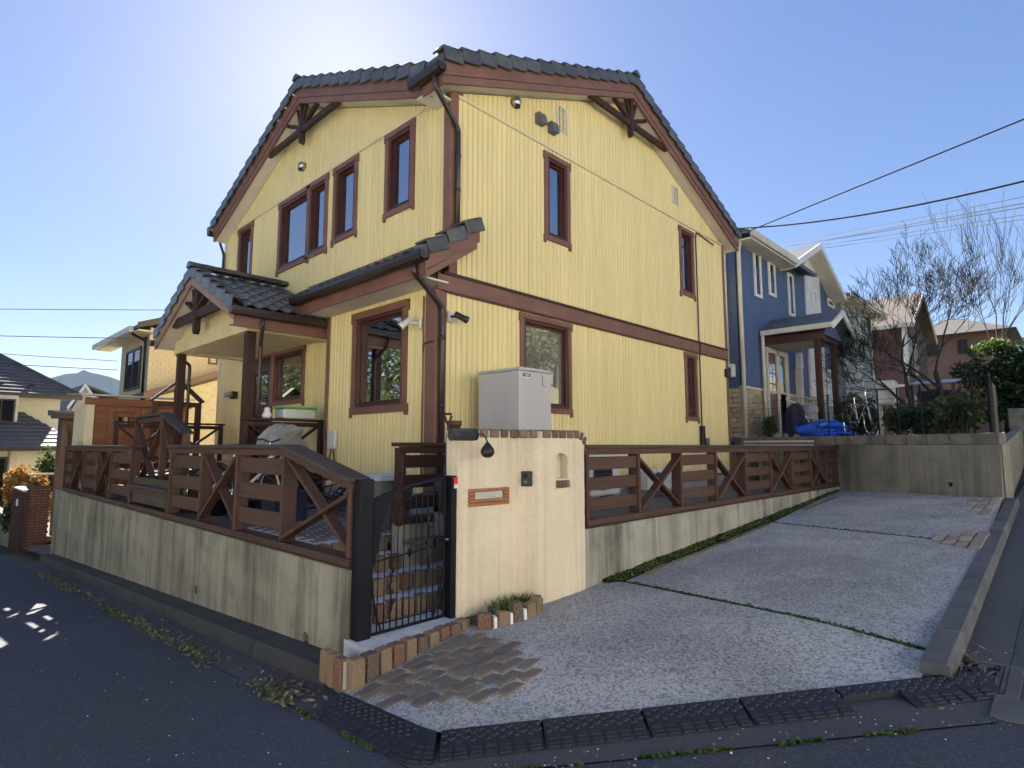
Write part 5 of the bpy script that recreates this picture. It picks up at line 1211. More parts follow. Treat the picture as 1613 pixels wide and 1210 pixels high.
# door
dr=MB(); 
for a,b,c,d in((16.78,16.88,2.0,4.4),(17.55,17.72,2.0,4.4),(18.3,18.46,2.0,4.4),(16.88,18.3,4.26,4.4)): pbox(dr,PN,a,b,-.05,.06,c,d,.005)
dr=dr.build('front_door','offwhite',bh); m=MB(); pbox(m,PN,16.88,17.55,-.04,.01,2.0,4.26); 
for a,b,c,d in((16.95,17.2,2.15,2.9),(17.23,17.48,2.15,2.9)): pbox(m,PN,a,b,.01,.025,c,d,.008)
m.build('door_leaf','maroon_door',dr)
for i in range(2):
    for j in range(3): m=MB(); pbox(m,PN,16.98+i*.27,17.2+i*.27,.011,.02,3.1+j*.3,3.36+j*.3); m.build('pane','glass_curtain',dr)
m=MB(); pbox(m,PN,17.72,18.3,-.04,.0,2.0,4.26); m.build('side_light','glass',dr)
for u in(20.55,22.1): m=MB(); pbox(m,PN,u-.08,u+.08,-.03,.05,3.18,5.6,.006); m.build('white_pilaster','offwhite',bh)
win2(bh,PN,22.4,23.7,3.0,4.3,fw=.1)
for u in(19.3,):
    m=MB(); pbox(m,PN,u-.09,u+.09,-.02,.18,2.6,4.0,.01); o=m.build('lamp_column','offwhite',bh); m=MB(); pbox(m,PN,u-.1,u+.1,.02,.2,4.0,4.5,.02); m.build('lantern','white_paint',o)
# porch
bp=MB(); zpb=lambda x:5.26-.48*abs(x-17.42); x0,x1=16.45,18.5
for a,b in((x0,17.42),(x1,17.42)): bp.prism([(a,4.35,zpb(a)),(b,4.35,zpb(b)),(b,4.35,zpb(b)-.07),(a,4.35,zpb(a)-.07)],(0,1.85,0))
bp=bp.build('porch_roof','slate_green',bh)
shm=MB(); shm.obox((0,0,0),(1,0,0),(0,1,0),(0,0,1),.5,.5,.5); SHM=mesh('shingle',shm,'slate_green')
for k in range(6):
    for j in range(9):
        x=x0-.02+k*.165+.08; inst(SHM,'shingle',bp,frame((x,4.36+j*.205+.1+(.1 if k%2 else 0),zpb(x)+.012),V3((1,0,.48)).normalized()*.19,V3((0,.198,0)),V3((-.48,0,1)).normalized()*.014))
for a in(x0,x1): MB().prism([(a,4.30,zpb(a)+.02),(17.42,4.30,zpb(17.42)+.02),(17.42,4.30,zpb(17.42)-.16),(a,4.30,zpb(a)-.16)],(0,.05,0)).build('barge_board','white_paint',bp)
MB().box(x0-.1,x0-.02,4.32,6.15,zpb(x0)-.14,zpb(x0)-.0,.01).build('eave_gutter','offwhite',bp)
MB().prism([(x0+.15,4.62,4.55),(x1-.15,4.62,4.55),(17.42,4.62,5.1)],(0,.05,0)).build('gable_panel','blue_siding',bp)
m=MB(); m.box(x0+.12,x0+.28,4.62,6.2,4.42,4.62); m.build('porch_beam','dark_brown',bp); m=MB(); m.box(x0+.28,x1-.12,4.68,4.82,4.42,4.60); m.build('porch_beam','dark_brown',bp); MB().box(x0+.2,x1-.1,4.75,6.2,4.46,4.52).build('ceiling','soffit',bp)
for x in(16.55,17.95): MB().box(x-.07,x+.07,4.68,4.82,BL,4.42,.006).build('porch_post','wooddark_z',bh)
pipe([(x0-.06,6.1,4.7),(x0-.06,6.1,4.5),(x0-.06,6.1,BL)],.045,bh,'downpipe','offwhite')
# clutter in front of it
tp=thing('tarpaulin',(15.6,4.5,BL),'crumpled bright blue tarpaulin lying on the neighbouring lot','tarpaulin')
def lump(name,mat,c,rx,ry,h,parent,seed,n=14,sharp=.35):
    m=MB(); vs=[]; 
    for j in range(7):
        t=j/6; rr=math.cos(t*math.pi/2)**.7
        for i in range(n): a=2*math.pi*i/n; q=1+sharp*mnoise.noise((math.cos(a)*1.7+seed,math.sin(a)*1.7,t*2)); vs.append((c[0]+math.cos(a)*rx*rr*q,c[1]+math.sin(a)*ry*rr*q,c[2]+h*math.sin(t*math.pi/2)*(1+.2*sharp*mnoise.noise((a,seed,t*3)))))
    m.add(vs,[(j*n+i,j*n+(i+1)%n,(j+1)*n+(i+1)%n,(j+1)*n+i) for j in range(6) for i in range(n)]+[tuple(range(n))[::-1],tuple(range(6*n,7*n))]); return m.build(name,mat,parent)
lump('sheet','blue_tarp',(15.55,4.42,BL-.02),.5,.55,.42,tp,3,18,.9); lump('fold','blue_tarp',(15.2,4.0,BL-.02),.38,.3,.14,tp,8,16,.9)
pc=thing('covered_pushchair',(15.4,5.0,BL),'navy covered pushchair with a pale handle and bag by the blue porch','pushchair')
lump('cover','navy_cloth',(15.5,5.05,BL+.1),.2,.28,.75,pc,5); lump('bag','grey_cloth',(15.85,4.85,BL+.45),.24,.24,.42,pc,6); lump('basket','maroon_door',(15.85,4.85,BL+.12),.16,.16,.34,pc,7,10,.1)
MB().tube([(15.3,5.2,BL+.95),(15.5,5.0,BL+.85),(15.75,4.7,BL+.2)],.014,6).build('handle','white_paint',pc)
for i in range(3): 
    a=i*2.1; MB().lathe((15.6+.2*math.cos(a),5.0+.2*math.sin(a),BL+.08),[(.08,-.02),(.08,.02)],12,(1,.3,0)).build('wheel','black_plastic',pc)
# plank stack behind the fence end
ps=thing('plank_stack',(13.9,5.2,.7),'stack of reddish planks beside the yellow house corner','planks')
for i in range(3): MB().obox((13.95+.02*i,4.98,1.62+i*.045),V3((.2,1,0)).normalized(),V3((1,-.2,0)).normalized(),(0,0,1),.8,.11,.018,.004).build('plank','salmon' if i%2 else 'soffit',ps)
for y in(4.4,5.5): MB().box(13.8,14.05,y-.05,y+.05,.7,1.595).build('trestle','woodweath_z',ps)
# ---- bicycle
def bicycle(base,ang,label,frame_mat,h=.33):
    t=thing('bicycle',base,label,'bicycle'); d=V3((math.cos(ang),math.sin(ang),0)); s=V3((-d.y,d.x,0)); B=V3(base)
    def P(u,z,o=0): return B+d*u+s*o+V3((0,0,z))
    for u in(-.52,.52):
        pts=[P(u+math.cos(a)*h,h+math.sin(a)*h) for a in [2*math.pi*k/24 for k in range(25)]]; wl=MB().tube(pts,.017,6,False).build('wheel','black_plastic',t)
        m=MB(); m.tube([P(u+math.cos(a)*(h-.02),h+math.sin(a)*(h-.02)) for a in [2*math.pi*k/24 for k in range(25)]],.01,5,False)
        for k in range(10): a=2*math.pi*k/10; m.tube([P(u,h),P(u+math.cos(a)*(h-.02),h+math.sin(a)*(h-.02))],.0022,3)
        m.build('rim','chrome',wl); 
        m=MB().tube([P(u+math.cos(a)*(h+.04),h+math.sin(a)*(h+.04)) for a in [R(30)+math.pi*.75*k/10 for k in range(11)]],.014,5); m.build('mudguard','chrome',t)
    def tb(p,q,r,nm,mat=frame_mat): MB().tube([p,q],r,7).build(nm,mat,t)
    bb=P(-.08,.29); st_=P(-.2,.72); hd=P(.36,.74); tb(bb,st_,.017,'seat_tube'); tb(bb,P(.38,.66),.02,'down_tube'); tb(P(-.17,.6),hd,.016,'top_tube'); tb(bb,P(-.52,h),.012,'chain_stay'); tb(st_,P(-.52,h),.011,'seat_stay'); tb(P(.34,.85),P(.52,h),.016,'fork')
    tb(P(-.2,.72),P(-.22,.86),.013,'seat_post','chrome'); m=MB().prism([P(-.36,.87,.09),P(-.36,.87,-.09),P(-.2,.88,-.05),P(-.04,.88,-.02),P(-.04,.88,.02),P(-.2,.88,.05)],(0,0,.05)); m.build('saddle','black_plastic',t)
    MB().tube([P(.28,1.0,.28),P(.36,1.0,.2),P(.34,.95,0),P(.36,1.0,-.2),P(.28,1.0,-.28)],.013,6).build('handlebar','black_plastic',t)
    tb(P(.34,.85),P(.34,.96),.014,'stem','chrome'); m=MB().lathe(P(-.08,.29,-.03),[(.09,0),(.09,.012)],16,s); m.build('chainring','chrome',t); MB().tube([P(-.08,.29,-.08),P(.05,.19,-.08),P(.05,.19,-.16)],.01,5).build('crank','black_plastic',t)
    m=MB(); 
    for o in(-.08,.08): m.tube([P(.44,.86,o*1.6),P(.72,.88,o*1.6)],.006,4)
    m.box(0,0,0,0,0,0) if 0 else None
    tb(P(-.56,.7,.06),P(-.2,.7,.06),.008,'rack_bar','chrome'); tb(P(-.56,.7,-.06),P(-.2,.7,-.06),.008,'rack_bar','chrome')
    return t
bicycle((14.5,3.4,BL),R(216),'silver bicycle parked on the lot above the concrete block wall','galv')
ot=thing('oil_tank',(19,3.75,BL),'white oil tank on legs standing in front of the maroon house','tank')
MB().box(18.8,19.2,3.5,4.0,2.75,3.42,.05).build('tank_body','white_plastic',ot)
for x,y in((18.85,3.56),(19.15,3.56),(18.85,3.94),(19.15,3.94)): MB().box(x-.03,x+.03,y-.03,y+.03,BL,2.75).build('leg','white_plastic',ot)
cr=thing('lean_to_shelter',(21.2,3.4,BL),'low shelter with a pale blue sheet roof behind the bare trees','shelter')
for i in range(7): MB().prism([(20.7,3.0+i*.16-.6,3.42),(22.2,3.0+i*.16-.6,3.62),(22.2,3.14+i*.16-.6,3.62),(20.7,3.14+i*.16-.6,3.42)],(0,0,.03)).build('roof_sheet','skyblue_roof',cr)
for x,y in((20.8,2.45),(20.8,3.45),(22.1,2.45),(22.1,3.45)): MB().box(x-.04,x+.04,y-.04,y+.04,BL,3.42).build('post','dark_brown',cr)
MB().box(21.9,22.0,2.4,3.5,BL,3.3).build('back_board','navy_cloth',cr)
# ---- green house
GN=('Y',6.0)
gh=thing('green_house',(26.5,9,BL),'pale green clapboard house with small white windows behind the blue house','house')
GWn=[(25.75,26.2,6.05,7.15),(24.6,25.15,5.2,5.62),(23.7,24.05,3.95,4.8),(25.85,26.25,3.95,4.8)]
gw=MB().box(24.05,28.3,6.04,12,BL-.1,7.2).build('wall','green_siding',gh)
MB().box(23.6,24.04,6.24,6.6,BL,6.5).build('wall_return','green_siding',gh)
z=BL
while z<7.1:
    m=MB(); m.prism([(24.0,6.04,z),(24.0,5.985,z),(24.0,6.03,z+.17),(24.0,6.04,z+.17)],(4.3,0,0)); m.build('clapboard','green_siding',gw); z+=.17
for b in GWn: win2(gh,('Y',5.98),*[max(b[0],24.1) if i==0 else (b[1] if b[1]>24.3 else 24.4) if i==1 else b[i] for i in range(4)],fw=.08)
MB().prism([(24.0,5.6,7.22),(24.0,9,8.6),(24.0,9,8.5),(24.0,5.6,7.1)],(5.2,0,0)).build('roof','slate',gh); MB().box(23.6,29.2,5.5,5.58,7.05,7.25,.01).build('eave_gutter','offwhite',gh); MB().box(23.7,29.2,5.58,6.04,7.02,7.06).build('soffit','soffit',gh)
MB().box(28.2,28.32,5.97,6.1,BL,7.1).build('corner_board','white_paint',gh)
# ---- maroon house
mh=thing('maroon_house',(38,9.5,2),'maroon and brown house with a tan gable roof behind the bare trees','house')
m=MB(); m.box(35,41,6,13,1.8,7.9); mw=m.build('wall','maroon',mh)
MB().prism([(34.99,5.96,1.8),(41,5.96,1.8),(41,5.96,7.9),(38,5.96,9.75),(34.99,5.96,7.9)],(0,.05,0)).build('front_wall','maroon_brown',mh)
for a in(34.5,41.5): MB().prism([(a,5.5,7.75),(38,5.5,9.95),(38,5.5,9.8),(a,5.5,7.6)],(0,8,0)).build('roof','roof_tan',mh)
for a in(34.5,41.5): MB().prism([(a,5.44,7.75),(38,5.44,9.95),(38,5.44,9.7),(a,5.44,7.5)],(0,.06,0)).build('barge_board','offwhite',mh)
MB().box(34.4,34.5,5.5,13,7.55,7.75).build('eave_gutter','offwhite',mh); MB().box(34.95,35.1,5.9,6.05,1.8,7.7).build('corner_board','white_paint',mh); MB().box(34.93,35.0,6.05,12,4.6,4.72).build('band','offwhite',mh)
for b in((35.9,36.5,5.6,7.2),(37.2,37.8,5.4,7.1),(36.0,36.7,2.4,4.2),(37.4,38.1,2.4,4.2)): win2(mh,('Y',5.95),*b,fw=.1,mull=0)
MB().lathe((34.99,8.4,6.1),[(.1,0),(.06,.1)],10,(-1,0,0)).build('vent_cap','white_paint',mh)
pipe([(34.9,5.85,7.6),(34.9,5.85,5.2)],.05,mh,'downpipe','white_paint')
# ---- salmon house
sh=thing('salmon_house',(53,5.5,2.5),'salmon pink house with a grey hipped roof at the end of the road','house')
MB().box(50,58,3.0,9,2.4,9.3).build('wall','salmon',sh)
m=MB(); e=[(49.3,2.3,9.25),(58.7,2.3,9.25),(58.7,9.7,9.25),(49.3,9.7,9.25),(53,6,11.0),(55,6,11.0)]; m.add(e,[(0,1,5,4),(1,2,5),(2,3,4,5),(3,0,4),(3,2,1,0)]); m.build('roof','roof_grey',sh); MB().box(49.2,49.3,2.3,9.7,9.1,9.25).build('eave_gutter','dark_brown',sh)
for b in((6.5,7.5,7.9,9.0),(4.9,5.5,7.9,8.9),(6.4,7.4,4.3,5.6)): win2(sh,('X',50),*b,fmat='gutter_brown',fw=.07,mull=1)
# ---- air conditioners behind the right-hand fence
for i,(x,y,lb) in enumerate(((7.45,5.48,'white air conditioner outdoor unit behind the fence boards nearest the pillar'),(9.15,5.48,'white air conditioner outdoor unit below the far part of the yellow wall'))):
    t=thing('air_conditioner',(x+.4,y+.15,.7),lb,'air conditioner'); z0=.82; zt_=1.50 if i==0 else 1.18
    MB().box(x,x+.82,y,y+.3,z0,zt_,.02).build('casing','white_plastic',t); c=V3((x+.33,y-.001,(z0+zt_)/2)); r_=min(.26,(zt_-z0)/2-.04)
    MB().lathe(c,[(r_,.0),(r_,.012),(r_-.02,.012),(r_-.02,.0)],24,(0,-1,0)).build('grille_ring','grey_plastic',t); MB().lathe(c,[(r_-.02,0),(r_-.02,.004)],24,(0,-1,0)).build('fan_well','black_plastic',t)
    for k in range(7): zz=c.z-r_*.8+k*r_*1.6/6; hw=math.sqrt(max(.001,(r_-.02)**2-(zz-c.z)**2)); MB().tube([(c.x-hw,y-.01,zz),(c.x+hw,y-.01,zz)],.004,5).build('grille_bar','grey_plastic',t)
    for k in(.12,.7): MB().box(x+k-.04,x+k+.04,y,y+.3,.7,z0).build('foot','foundation',t)
# ================================================================== left-hand side
sd_=thing('garden_shed',(3.5,15.5,.7),'orange brown wooden garden shed with panelled double doors behind the fence','shed')
MB().box(2.78,4.6,14.93,16.1,.7,2.52).build('wall','woodshed_x',sd_)
z=.72
while z<2.5:
    m=MB(); m.prism([(2.76,14.93,z),(2.76,14.90,z),(2.76,14.918,z+.085),(2.76,14.93,z+.085)],(.27,0,0)); m.build('clapboard','woodshed_x',sd_); z+=.087
MB().box(2.62,2.77,14.87,15.02,.7,2.58,.004).build('corner_post','cream_trim',sd_); MB().box(2.63,2.78,15.03,16.1,.7,2.5).build('side_wall','cream_trim',sd_)
MB().box(2.6,4.65,14.86,14.925,2.47,2.62,.004).build('fascia','woodshed_x',sd_); MB().prism([(2.5,14.78,2.66),(4.75,14.78,2.66),(4.75,16.25,2.75),(2.5,16.25,2.75)],(0,0,.035)).build('roof','galv',sd_)
for x0,x1 in((3.03,3.62),(3.64,4.24)):
    m=MB()
    for a,b,c,d in((x0,x0+.1,.8,2.44),(x1-.1,x1,.8,2.44),(x0+.1,x1-.1,2.34,2.44),(x0+.1,x1-.1,1.62,1.74),(x0+.1,x1-.1,.8,.92)): m.box(a,b,14.885,14.92,c,d,.004)
    dd=m.build('door','woodshed_z',sd_); 
    for a,b,c,d in((x0+.1,x1-.1,1.76,2.32),(x0+.1,x1-.1,.93,1.60)): MB().box(a,b,14.912,14.928,c,d).build('panel','woodshed_z',dd)
    if x0<3.5:
        xm,zm=3.32,2.13; m=MB(); 
        for a,b,c,d in((-.13,-.11,-.12,.12),(.11,.13,-.12,.12),(-.11,.11,.1,.12),(-.11,.11,-.12,-.1),(-.01,.01,-.1,.1),(-.11,-.01,-.01,.01),(.01,.11,-.01,.01)): m.box(xm+a,xm+b,14.895,14.912,zm+c,zm+d)
        wn=m.build('window','woodshed_x',dd)
        for i in(-1,1):
            for j in(-1,1): MB().box(xm+i*.06-.05,xm+i*.06+.05,14.904,14.91,zm+j*.055-.045,zm+j*.055+.045).build('pane','glass',wn)
# ---- neighbour's drive, pillar, wall
sheet('neighbour_drive',[(2.30,16.36),(8,16.36),(8,19.25),(2.30,19.25)],lambda x,y:G(2.3,y)+.09+.04*(x-2.3),'kerb',cutgrid(3,7,17,19,1))
pv2=thing('neighbour_paving',(3.6,18.2,-.9),'pale paving slabs in the neighbouring entrance past the concrete wall','paving')
for i in range(9):
    for j in range(6):
        x,y=2.98+i*.42,16.6+j*.43; put(BKp,'paving_slab',pv2,(x,y,G(2.3,y)+.10+.04*(x-2.3)),(.4,.41,.03),0,V3((-.04,.06,1)),.005)
bp_=thing('brick_pillar',(2.6,19.5,-1.1),'dark red brick gate pillar beside the neighbouring entrance','pillar')
def brickbox(parent,x0,x1,y0,y1,z0,z1,me,l=.21,h=.07,t=.025):
    MB().box(x0+t,x1-t,y0+t,y1-t,z0,z1).build('core','mortar',parent); k=0; z=z0
    while z<z1-.01:
        hh=min(h,z1-z)
        for (a0,a1,fix,ax) in((x0,x1,y0,'x'),(y0,y1,x0,'y')):
            u=a0-(l/2 if k%2 else 0)
            while u<a1-.01:
                p,q=max(u,a0),min(u+l,a1)
                if q-p>.03:
                    c=((p+q)/2,fix+t/2+.001,z+hh/2) if ax=='x' else (fix+t/2+.001,(p+q)/2,z+hh/2); sz=(q-p-.01,t+.012,hh-.01) if ax=='x' else (t+.012,q-p-.01,hh-.01)
                    inst(me,'brick',parent,frame(c,V3((sz[0],0,0)),V3((0,sz[1],0)),V3((0,0,sz[2]))))
                u+=l
        z+=h; k+=1
brickbox(bp_,2.36,2.80,19.3,19.75,-1.12,.50,BKr); MB().box(2.34,2.82,19.28,19.77,.50,.56,.01).build('cap','brick_red',bp_)
bw_=thing('brick_wall',(2.4,20.7,-1.1),'low dark red brick name plate wall behind the brick pillar','wall'); brickbox(bw_,2.30,2.52,19.80,21.9,-1.2,.42,BKr); MB().box(2.28,2.54,19.79,21.92,.42,.47,.01).build('cap','offwhite',bw_)
MB().box(2.285,2.298,20.6,20.95,.0,.18,.003).build('name_plate','white_paint',bw_)
MB().box(2.30,2.55,21.95,34,-2.0,-.45,.01).build('low_wall','concrete_wall'); tag(bpy.data.objects['low_wall.001'] if 'low_wall.001' in bpy.data.objects else bpy.data.objects['low_wall'],'low concrete garden wall running on behind the red brick wall','wall')
sheet('neighbour_garden',[(2.52,19.25),(14,19.25),(14,45),(2.52,45)],lambda x,y:-.85-.05*(min(y,32)-19.25),'soil',[((0,32),(0,1))])
lt=thing('lattice_fence',(3.0,21.5,-.2),'white topped wooden lattice fence between the brick pillar and the house','fence')
x0,x1,z0,z1=2.56,3.42,-.15,.78
MB().box(x0,x1,21.47,21.53,z1,z1+.05,.004).build('top_rail','offwhite',lt)
for x in(x0+.02,3.22,x1): MB().box(x-.025,x+.025,21.46,21.54,-1,z1,.004).build('post','woodweath_z',lt)
k=x0-(z1-z0)
while k<x1:
    for s in(0,1):
        a,b=(k,k+(z1-z0)); lo,hi=max(a,x0),min(b,x1)
        if hi-lo>.05:
            zz=(lambda x:z0+(x-k)) if s==0 else (lambda x:z1-(x-k)); MB().beam((lo,21.5+.012*(s*2-1),zz(lo)),(hi,21.5+.012*(s*2-1),zz(hi)),.01,.03,(0,1,0)).build('lath','wood_x',lt)
    k+=.115
# ---- dark garage
gg=thing('garage',(4.0,22,-.9),'low dark garage with a gutter behind the garden shed','garage')
MB().box(3.1,5.1,20.55,21.2,-.9,2.4).build('wall','maroon_brown',gg)
MB().box(3.28,3.95,20.5,20.56,-.5,2.05).build('shutter','black_plastic',gg)
for i in range(12): MB().box(3.3,3.93,20.485,20.5,-.45+i*.2,-.27+i*.2,.004).build('shutter_slat','gutter_brown',gg)
MB().prism([(2.9,20.35,2.42),(2.9,21.6,2.5),(2.9,21.6,2.65),(2.9,20.35,2.55)],(2.4,0,0)).build('roof','slate',gg); MB().box(2.8,5.2,20.26,20.36,2.36,2.5,.01).build('gutter','gutter_brown',gg)
MB().box(3.25,4.0,20.47,20.55,2.05,2.2).build('lintel','gutter_brown',gg)
# ---- beige brick house
bb=thing('beige_house',(8,24,-1),'beige brick house with a grey eave and a sliding window beyond the shed','house')
w_=MB(); w_.box(5.2,12,20.9,24.3,-1,5.35); bbw=w_.build('wall','beige_brick',bb)
BKb=mesh('brick',bkm,'beige_brick')
z=3.4
while z<5.3:
    x=5.2+(.11 if int(z*10)%2 else 0)
    while x<7.4: inst(BKb,'brick',bbw,frame((x+.115,20.895,z+.036),V3((.22,0,0)),V3((0,.03,0)),V3((0,0,.064)))); x+=.228
    z+=.072
MB().prism([(4.75,20.3,5.32),(8.5,20.3,6.8),(8.5,20.3,6.68),(4.75,20.3,5.2)],(0,5.6,0)).build('roof','slate',bb); MB().prism([(12.3,20.3,5.32),(8.5,20.3,6.8),(8.5,20.3,6.68),(12.3,20.3,5.2)],(0,5.6,0)).build('roof','slate',bb)
MB().prism([(5.2,20.9,5.3),(12,20.9,5.3),(8.5,20.9,6.66)],(0,3.3,0)).build('gable','beige_brick',bb)
MB().box(4.62,4.75,20.9,26.0,5.14,5.32,.01).build('eave_gutter','white_plastic',bb); MB().box(4.75,5.2,20.4,25.9,5.12,5.16).build('soffit','offwhite',bb); MB().prism([(4.7,20.26,5.2),(8.5,20.26,6.7),(8.5,20.26,6.85),(4.7,20.26,5.35)],(0,.05,0)).build('barge_board','gutter_brown',bb)
win2(bb,('X',5.2),21.7,23.5,3.45,4.85,fmat='gutter_brown',fw=.08,mull=1); win2(bb,('Y',20.9),6.95,7.25,4.35,4.95,fmat='gutter_brown',fw=.05)
pipe([(4.72,21.0,5.1),(5.1,20.95,4.9),(5.1,20.95,4.7),(5.1,20.95,3.0)],.04,bb,'downpipe','black_metal'); MB().lathe((5.19,21.2,5.0),[(.09,0),(.05,.1)],10,(-1,0,0)).build('vent_cap','gutter_brown',bb)
MB().prism([(4.95,20.2,3.22),(8.5,20.2,4.62),(8.5,20.2,4.5),(4.95,20.2,3.1)],(0,1.2,0)).build('lower_roof','slate',bb); MB().prism([(4.95,20.14,3.05),(8.5,20.14,4.45),(8.5,20.14,4.62),(4.95,20.14,3.22)],(0,.06,0)).build('lower_barge','salmon',bb)
MB().prism([(5.3,20.4,-1),(8.5,20.4,-1),(8.5,20.4,4.3),(5.3,20.4,3.1)],(0,.5,0)).build('lower_wall','beige_brick',bb)
# ---- cream house with hipped slate roofs
ch=thing('cream_house',(0,35,-1.9),'cream house with dark hipped slate roofs at the bottom of the road','house')
MB().box(-4,4.7,32,38,-2,3.68).build('wall','cream_wall',ch)
def hip(x0,x1,y0,y1,z,zr,inset,nm='roof'):
    m=MB(); e=[(x0,y0,z),(x1,y0,z),(x1,y1,z),(x0,y1,z),(x0+inset,(y0+y1)/2,zr),(x1-inset,(y0+y1)/2,zr)]; m.add(e,[(0,1,5,4),(1,2,5),(2,3,4,5),(3,0,4),(3,2,1,0)]); return m.build(nm,'roof_light',ch)
rf=hip(-4.7,5.3,31.3,38.7,3.75,6.3,3.7); MB().box(-4.75,5.35,31.2,31.3,3.6,3.76).build('eave_gutter','gutter_brown',ch); MB().tube([(5.3,31.3,3.8),(1.6,35,6.35)],.09,6).build('hip_ridge','slate',rf)
sb_=MB(); 
for k in range(16):
    t=k/16; x0_,x1_=-4.7+3.7*t,5.3-3.7*t; y_=31.3+3.7*t; z_=3.75+2.55*t; MB().prism([(x0_,y_-.02,z_+.03),(x1_,y_-.02,z_+.03),(x1_-.1,y_+.24,z_+.16),(x0_+.1,y_+.24,z_+.16)],(0,0,.03)).build('slate_course','roof_light',rf)
for x in(.5,1.5,2.5,3.5): MB().beam((x,31.7,4.12),(x+.25,31.7,4.17),.05,.05).build('snow_guard','black_metal',rf)
MB().box(-3,3.2,31.0,32.0,2.4,3.66,.05).build('bay','offwhite',ch); win2(ch,('Y',31.0),2.25,3.1,2.55,3.5,fmat='gutter_brown',fw=.06,mull=1)
lr=MB(); e=[(-5,29.0,1.55),(5.2,29.0,1.55),(5.2,33,1.55),(3.4,32,3.0),(-4,32,3.0)]; lr.add(e,[(0,1,3,4),(1,2,3),(0,4,3,2,1)]); lr=lr.build('lower_roof','slate',ch)
for k in range(9):
    t=k/9; MB().prism([(-5+t,29+3*t-.02,1.58+1.45*t),(5.2-1.8*t,29+3*t-.02,1.58+1.45*t),(5.2-1.8*t-.1,29+3*t+.33,1.58+1.45*t+.14),(-5+t,29+3*t+.33,1.58+1.45*t+.14)],(0,0,.03)).build('slate_course','slate',lr)
MB().box(-5,5.25,28.92,29.0,1.42,1.58).build('eave_gutter','gutter_brown',ch); MB().box(-4,4.6,29.8,32,-2,1.5).build('lower_wall','cream_wall',ch); MB().box(2.95,3.15,29.72,29.8,-2,1.45).build('porch_post','offwhite',ch); win2(ch,('Y',29.8),.5,2.9,-1.5,1.2,fmat='gutter_brown',fw=.08,mull=1)
fh=thing('far_house',(9,52,-2),'far cream gabled house with a pale roof below the mountain','house')
MB().prism([(7.7,48,-2),(10.2,48,-2),(10.2,48,4.2),(8.25,48,5.5),(7.7,48,4.1)],(0,9,0)).build('wall','offwhite',fh)
MB().prism([(7.45,47.6,4.0),(8.25,47.6,5.6),(8.25,47.6,5.75),(7.4,47.6,4.15)],(0,10,0)).build('roof','roof_tan',fh); MB().prism([(11.6,47.6,4.3),(8.25,47.6,5.6),(8.25,47.6,5.75),(11.6,47.6,4.45)],(0,10,0)).build('roof','roof_tan',fh); MB().prism([(7.4,47.5,3.95),(8.25,47.5,5.5),(8.25,47.5,5.8),(7.35,47.5,4.2)],(0,.1,0)).build('barge_board','white_paint',fh); MB().prism([(9.2,47.5,3.9),(8.25,47.5,5.5),(8.25,47.5,5.8),(9.3,47.5,4.2)],(0,.1,0)).build('barge_board','white_paint',fh)
# little gabled wooden arch beside the deck
ac=thing('wooden_arch',(3.9,13.4,.7),'small gabled wooden gate arch beyond the porch deck','arch')
ay,ax0,ax1,az=13.2,3.45,4.25,2.15
for x in(ax0,ax1): MB().box(x-.05,x+.05,ay-.05,ay+.05,.7,az+.35,.005).build('post','wood_z',ac)
MB().beam((ax0,ay,az+.30),(ax1,ay,az+.30),.06,.1,(0,0,1),.004).build('tie_beam','wood_x',ac)
for s,(xa,xb) in enumerate(((ax0-.08,3.85),(ax1+.08,3.85))): MB().beam((xa,ay,az+.36),(xb,ay,az+.80),.22,.04,(0,0,1),.004).build('roof_board','woodweath_x',ac)
m=MB().prism([(3.80,ay-.03,az+.2),(3.85,ay-.03,az+.12),(3.90,ay-.03,az+.2),(3.92,ay-.03,az+.6),(3.85,ay-.03,az+.76),(3.78,ay-.03,az+.6)],(0,.06,0)); m.build('king_post','wood_z',ac)
# clutter on and below the deck
wl=thing('security_lamp',(4.9,13.0,2.7),'grey twin security lamp on the far corner of the yellow wall','lamp')
MB().box(4.86,4.98,13.05,13.2,2.62,2.78,.01).build('base_plate','black_plastic',wl)
for dy in(-.06,.06): MB().lathe((4.85,13.1+dy,2.72),[(.03,0),(.05,.02),(.055,.10),(.04,.105)],12,(-1,dy*4,-.3)).build('lamp_head','galv',wl,True)
sx=thing('storage_box',(4.45,9.28,2.03),'clear plastic storage box with a green lid on the deck railing','storage box')
MB().box(4.18,4.72,9.05,9.40,2.04,2.20,.02).build('box_body','clear_plastic',sx); MB().box(4.16,4.74,9.03,9.42,2.201,2.235,.012).build('lid','green_lid',sx)
br=thing('broom',(4.86,9.0,1.5),'thin dark broom handle leaning beside the storage box','broom'); MB().tube([(4.80,8.95,1.3),(4.93,9.06,2.42)],.012,6).build('handle','black_plastic',br); MB().box(4.70,4.90,8.90,8.98,1.18,1.32,.02).build('brush_head','black_plastic',br)
orn=thing('garden_ornament',(3.95,9.14,2.03),'small white figure eight ornament on the deck railing','ornament'); MB().lathe((3.95,9.14,2.04),[(.06,0),(.075,.04),(.06,.085),(.045,.10),(.05,.13),(.035,.165),(.005,.175)],14).build('ornament_body','white_paint',orn,True)
bicycle((3.35,8.3,.70),R(12),'white bicycle under a grey cover beside the deck railing','white_paint'); 
cv=thing('bicycle_cover',(3.95,8.3,1.6),'crumpled grey cover draped over the white bicycle','cover'); lump('cover_sheet','grey_cloth',(4.05,8.75,1.55),.42,.2,.38,cv,12,16,.8)
bx2=thing('plastic_crate',(3.3,6.9,.7),'dark blue plastic crate on the garden paving','crate'); 
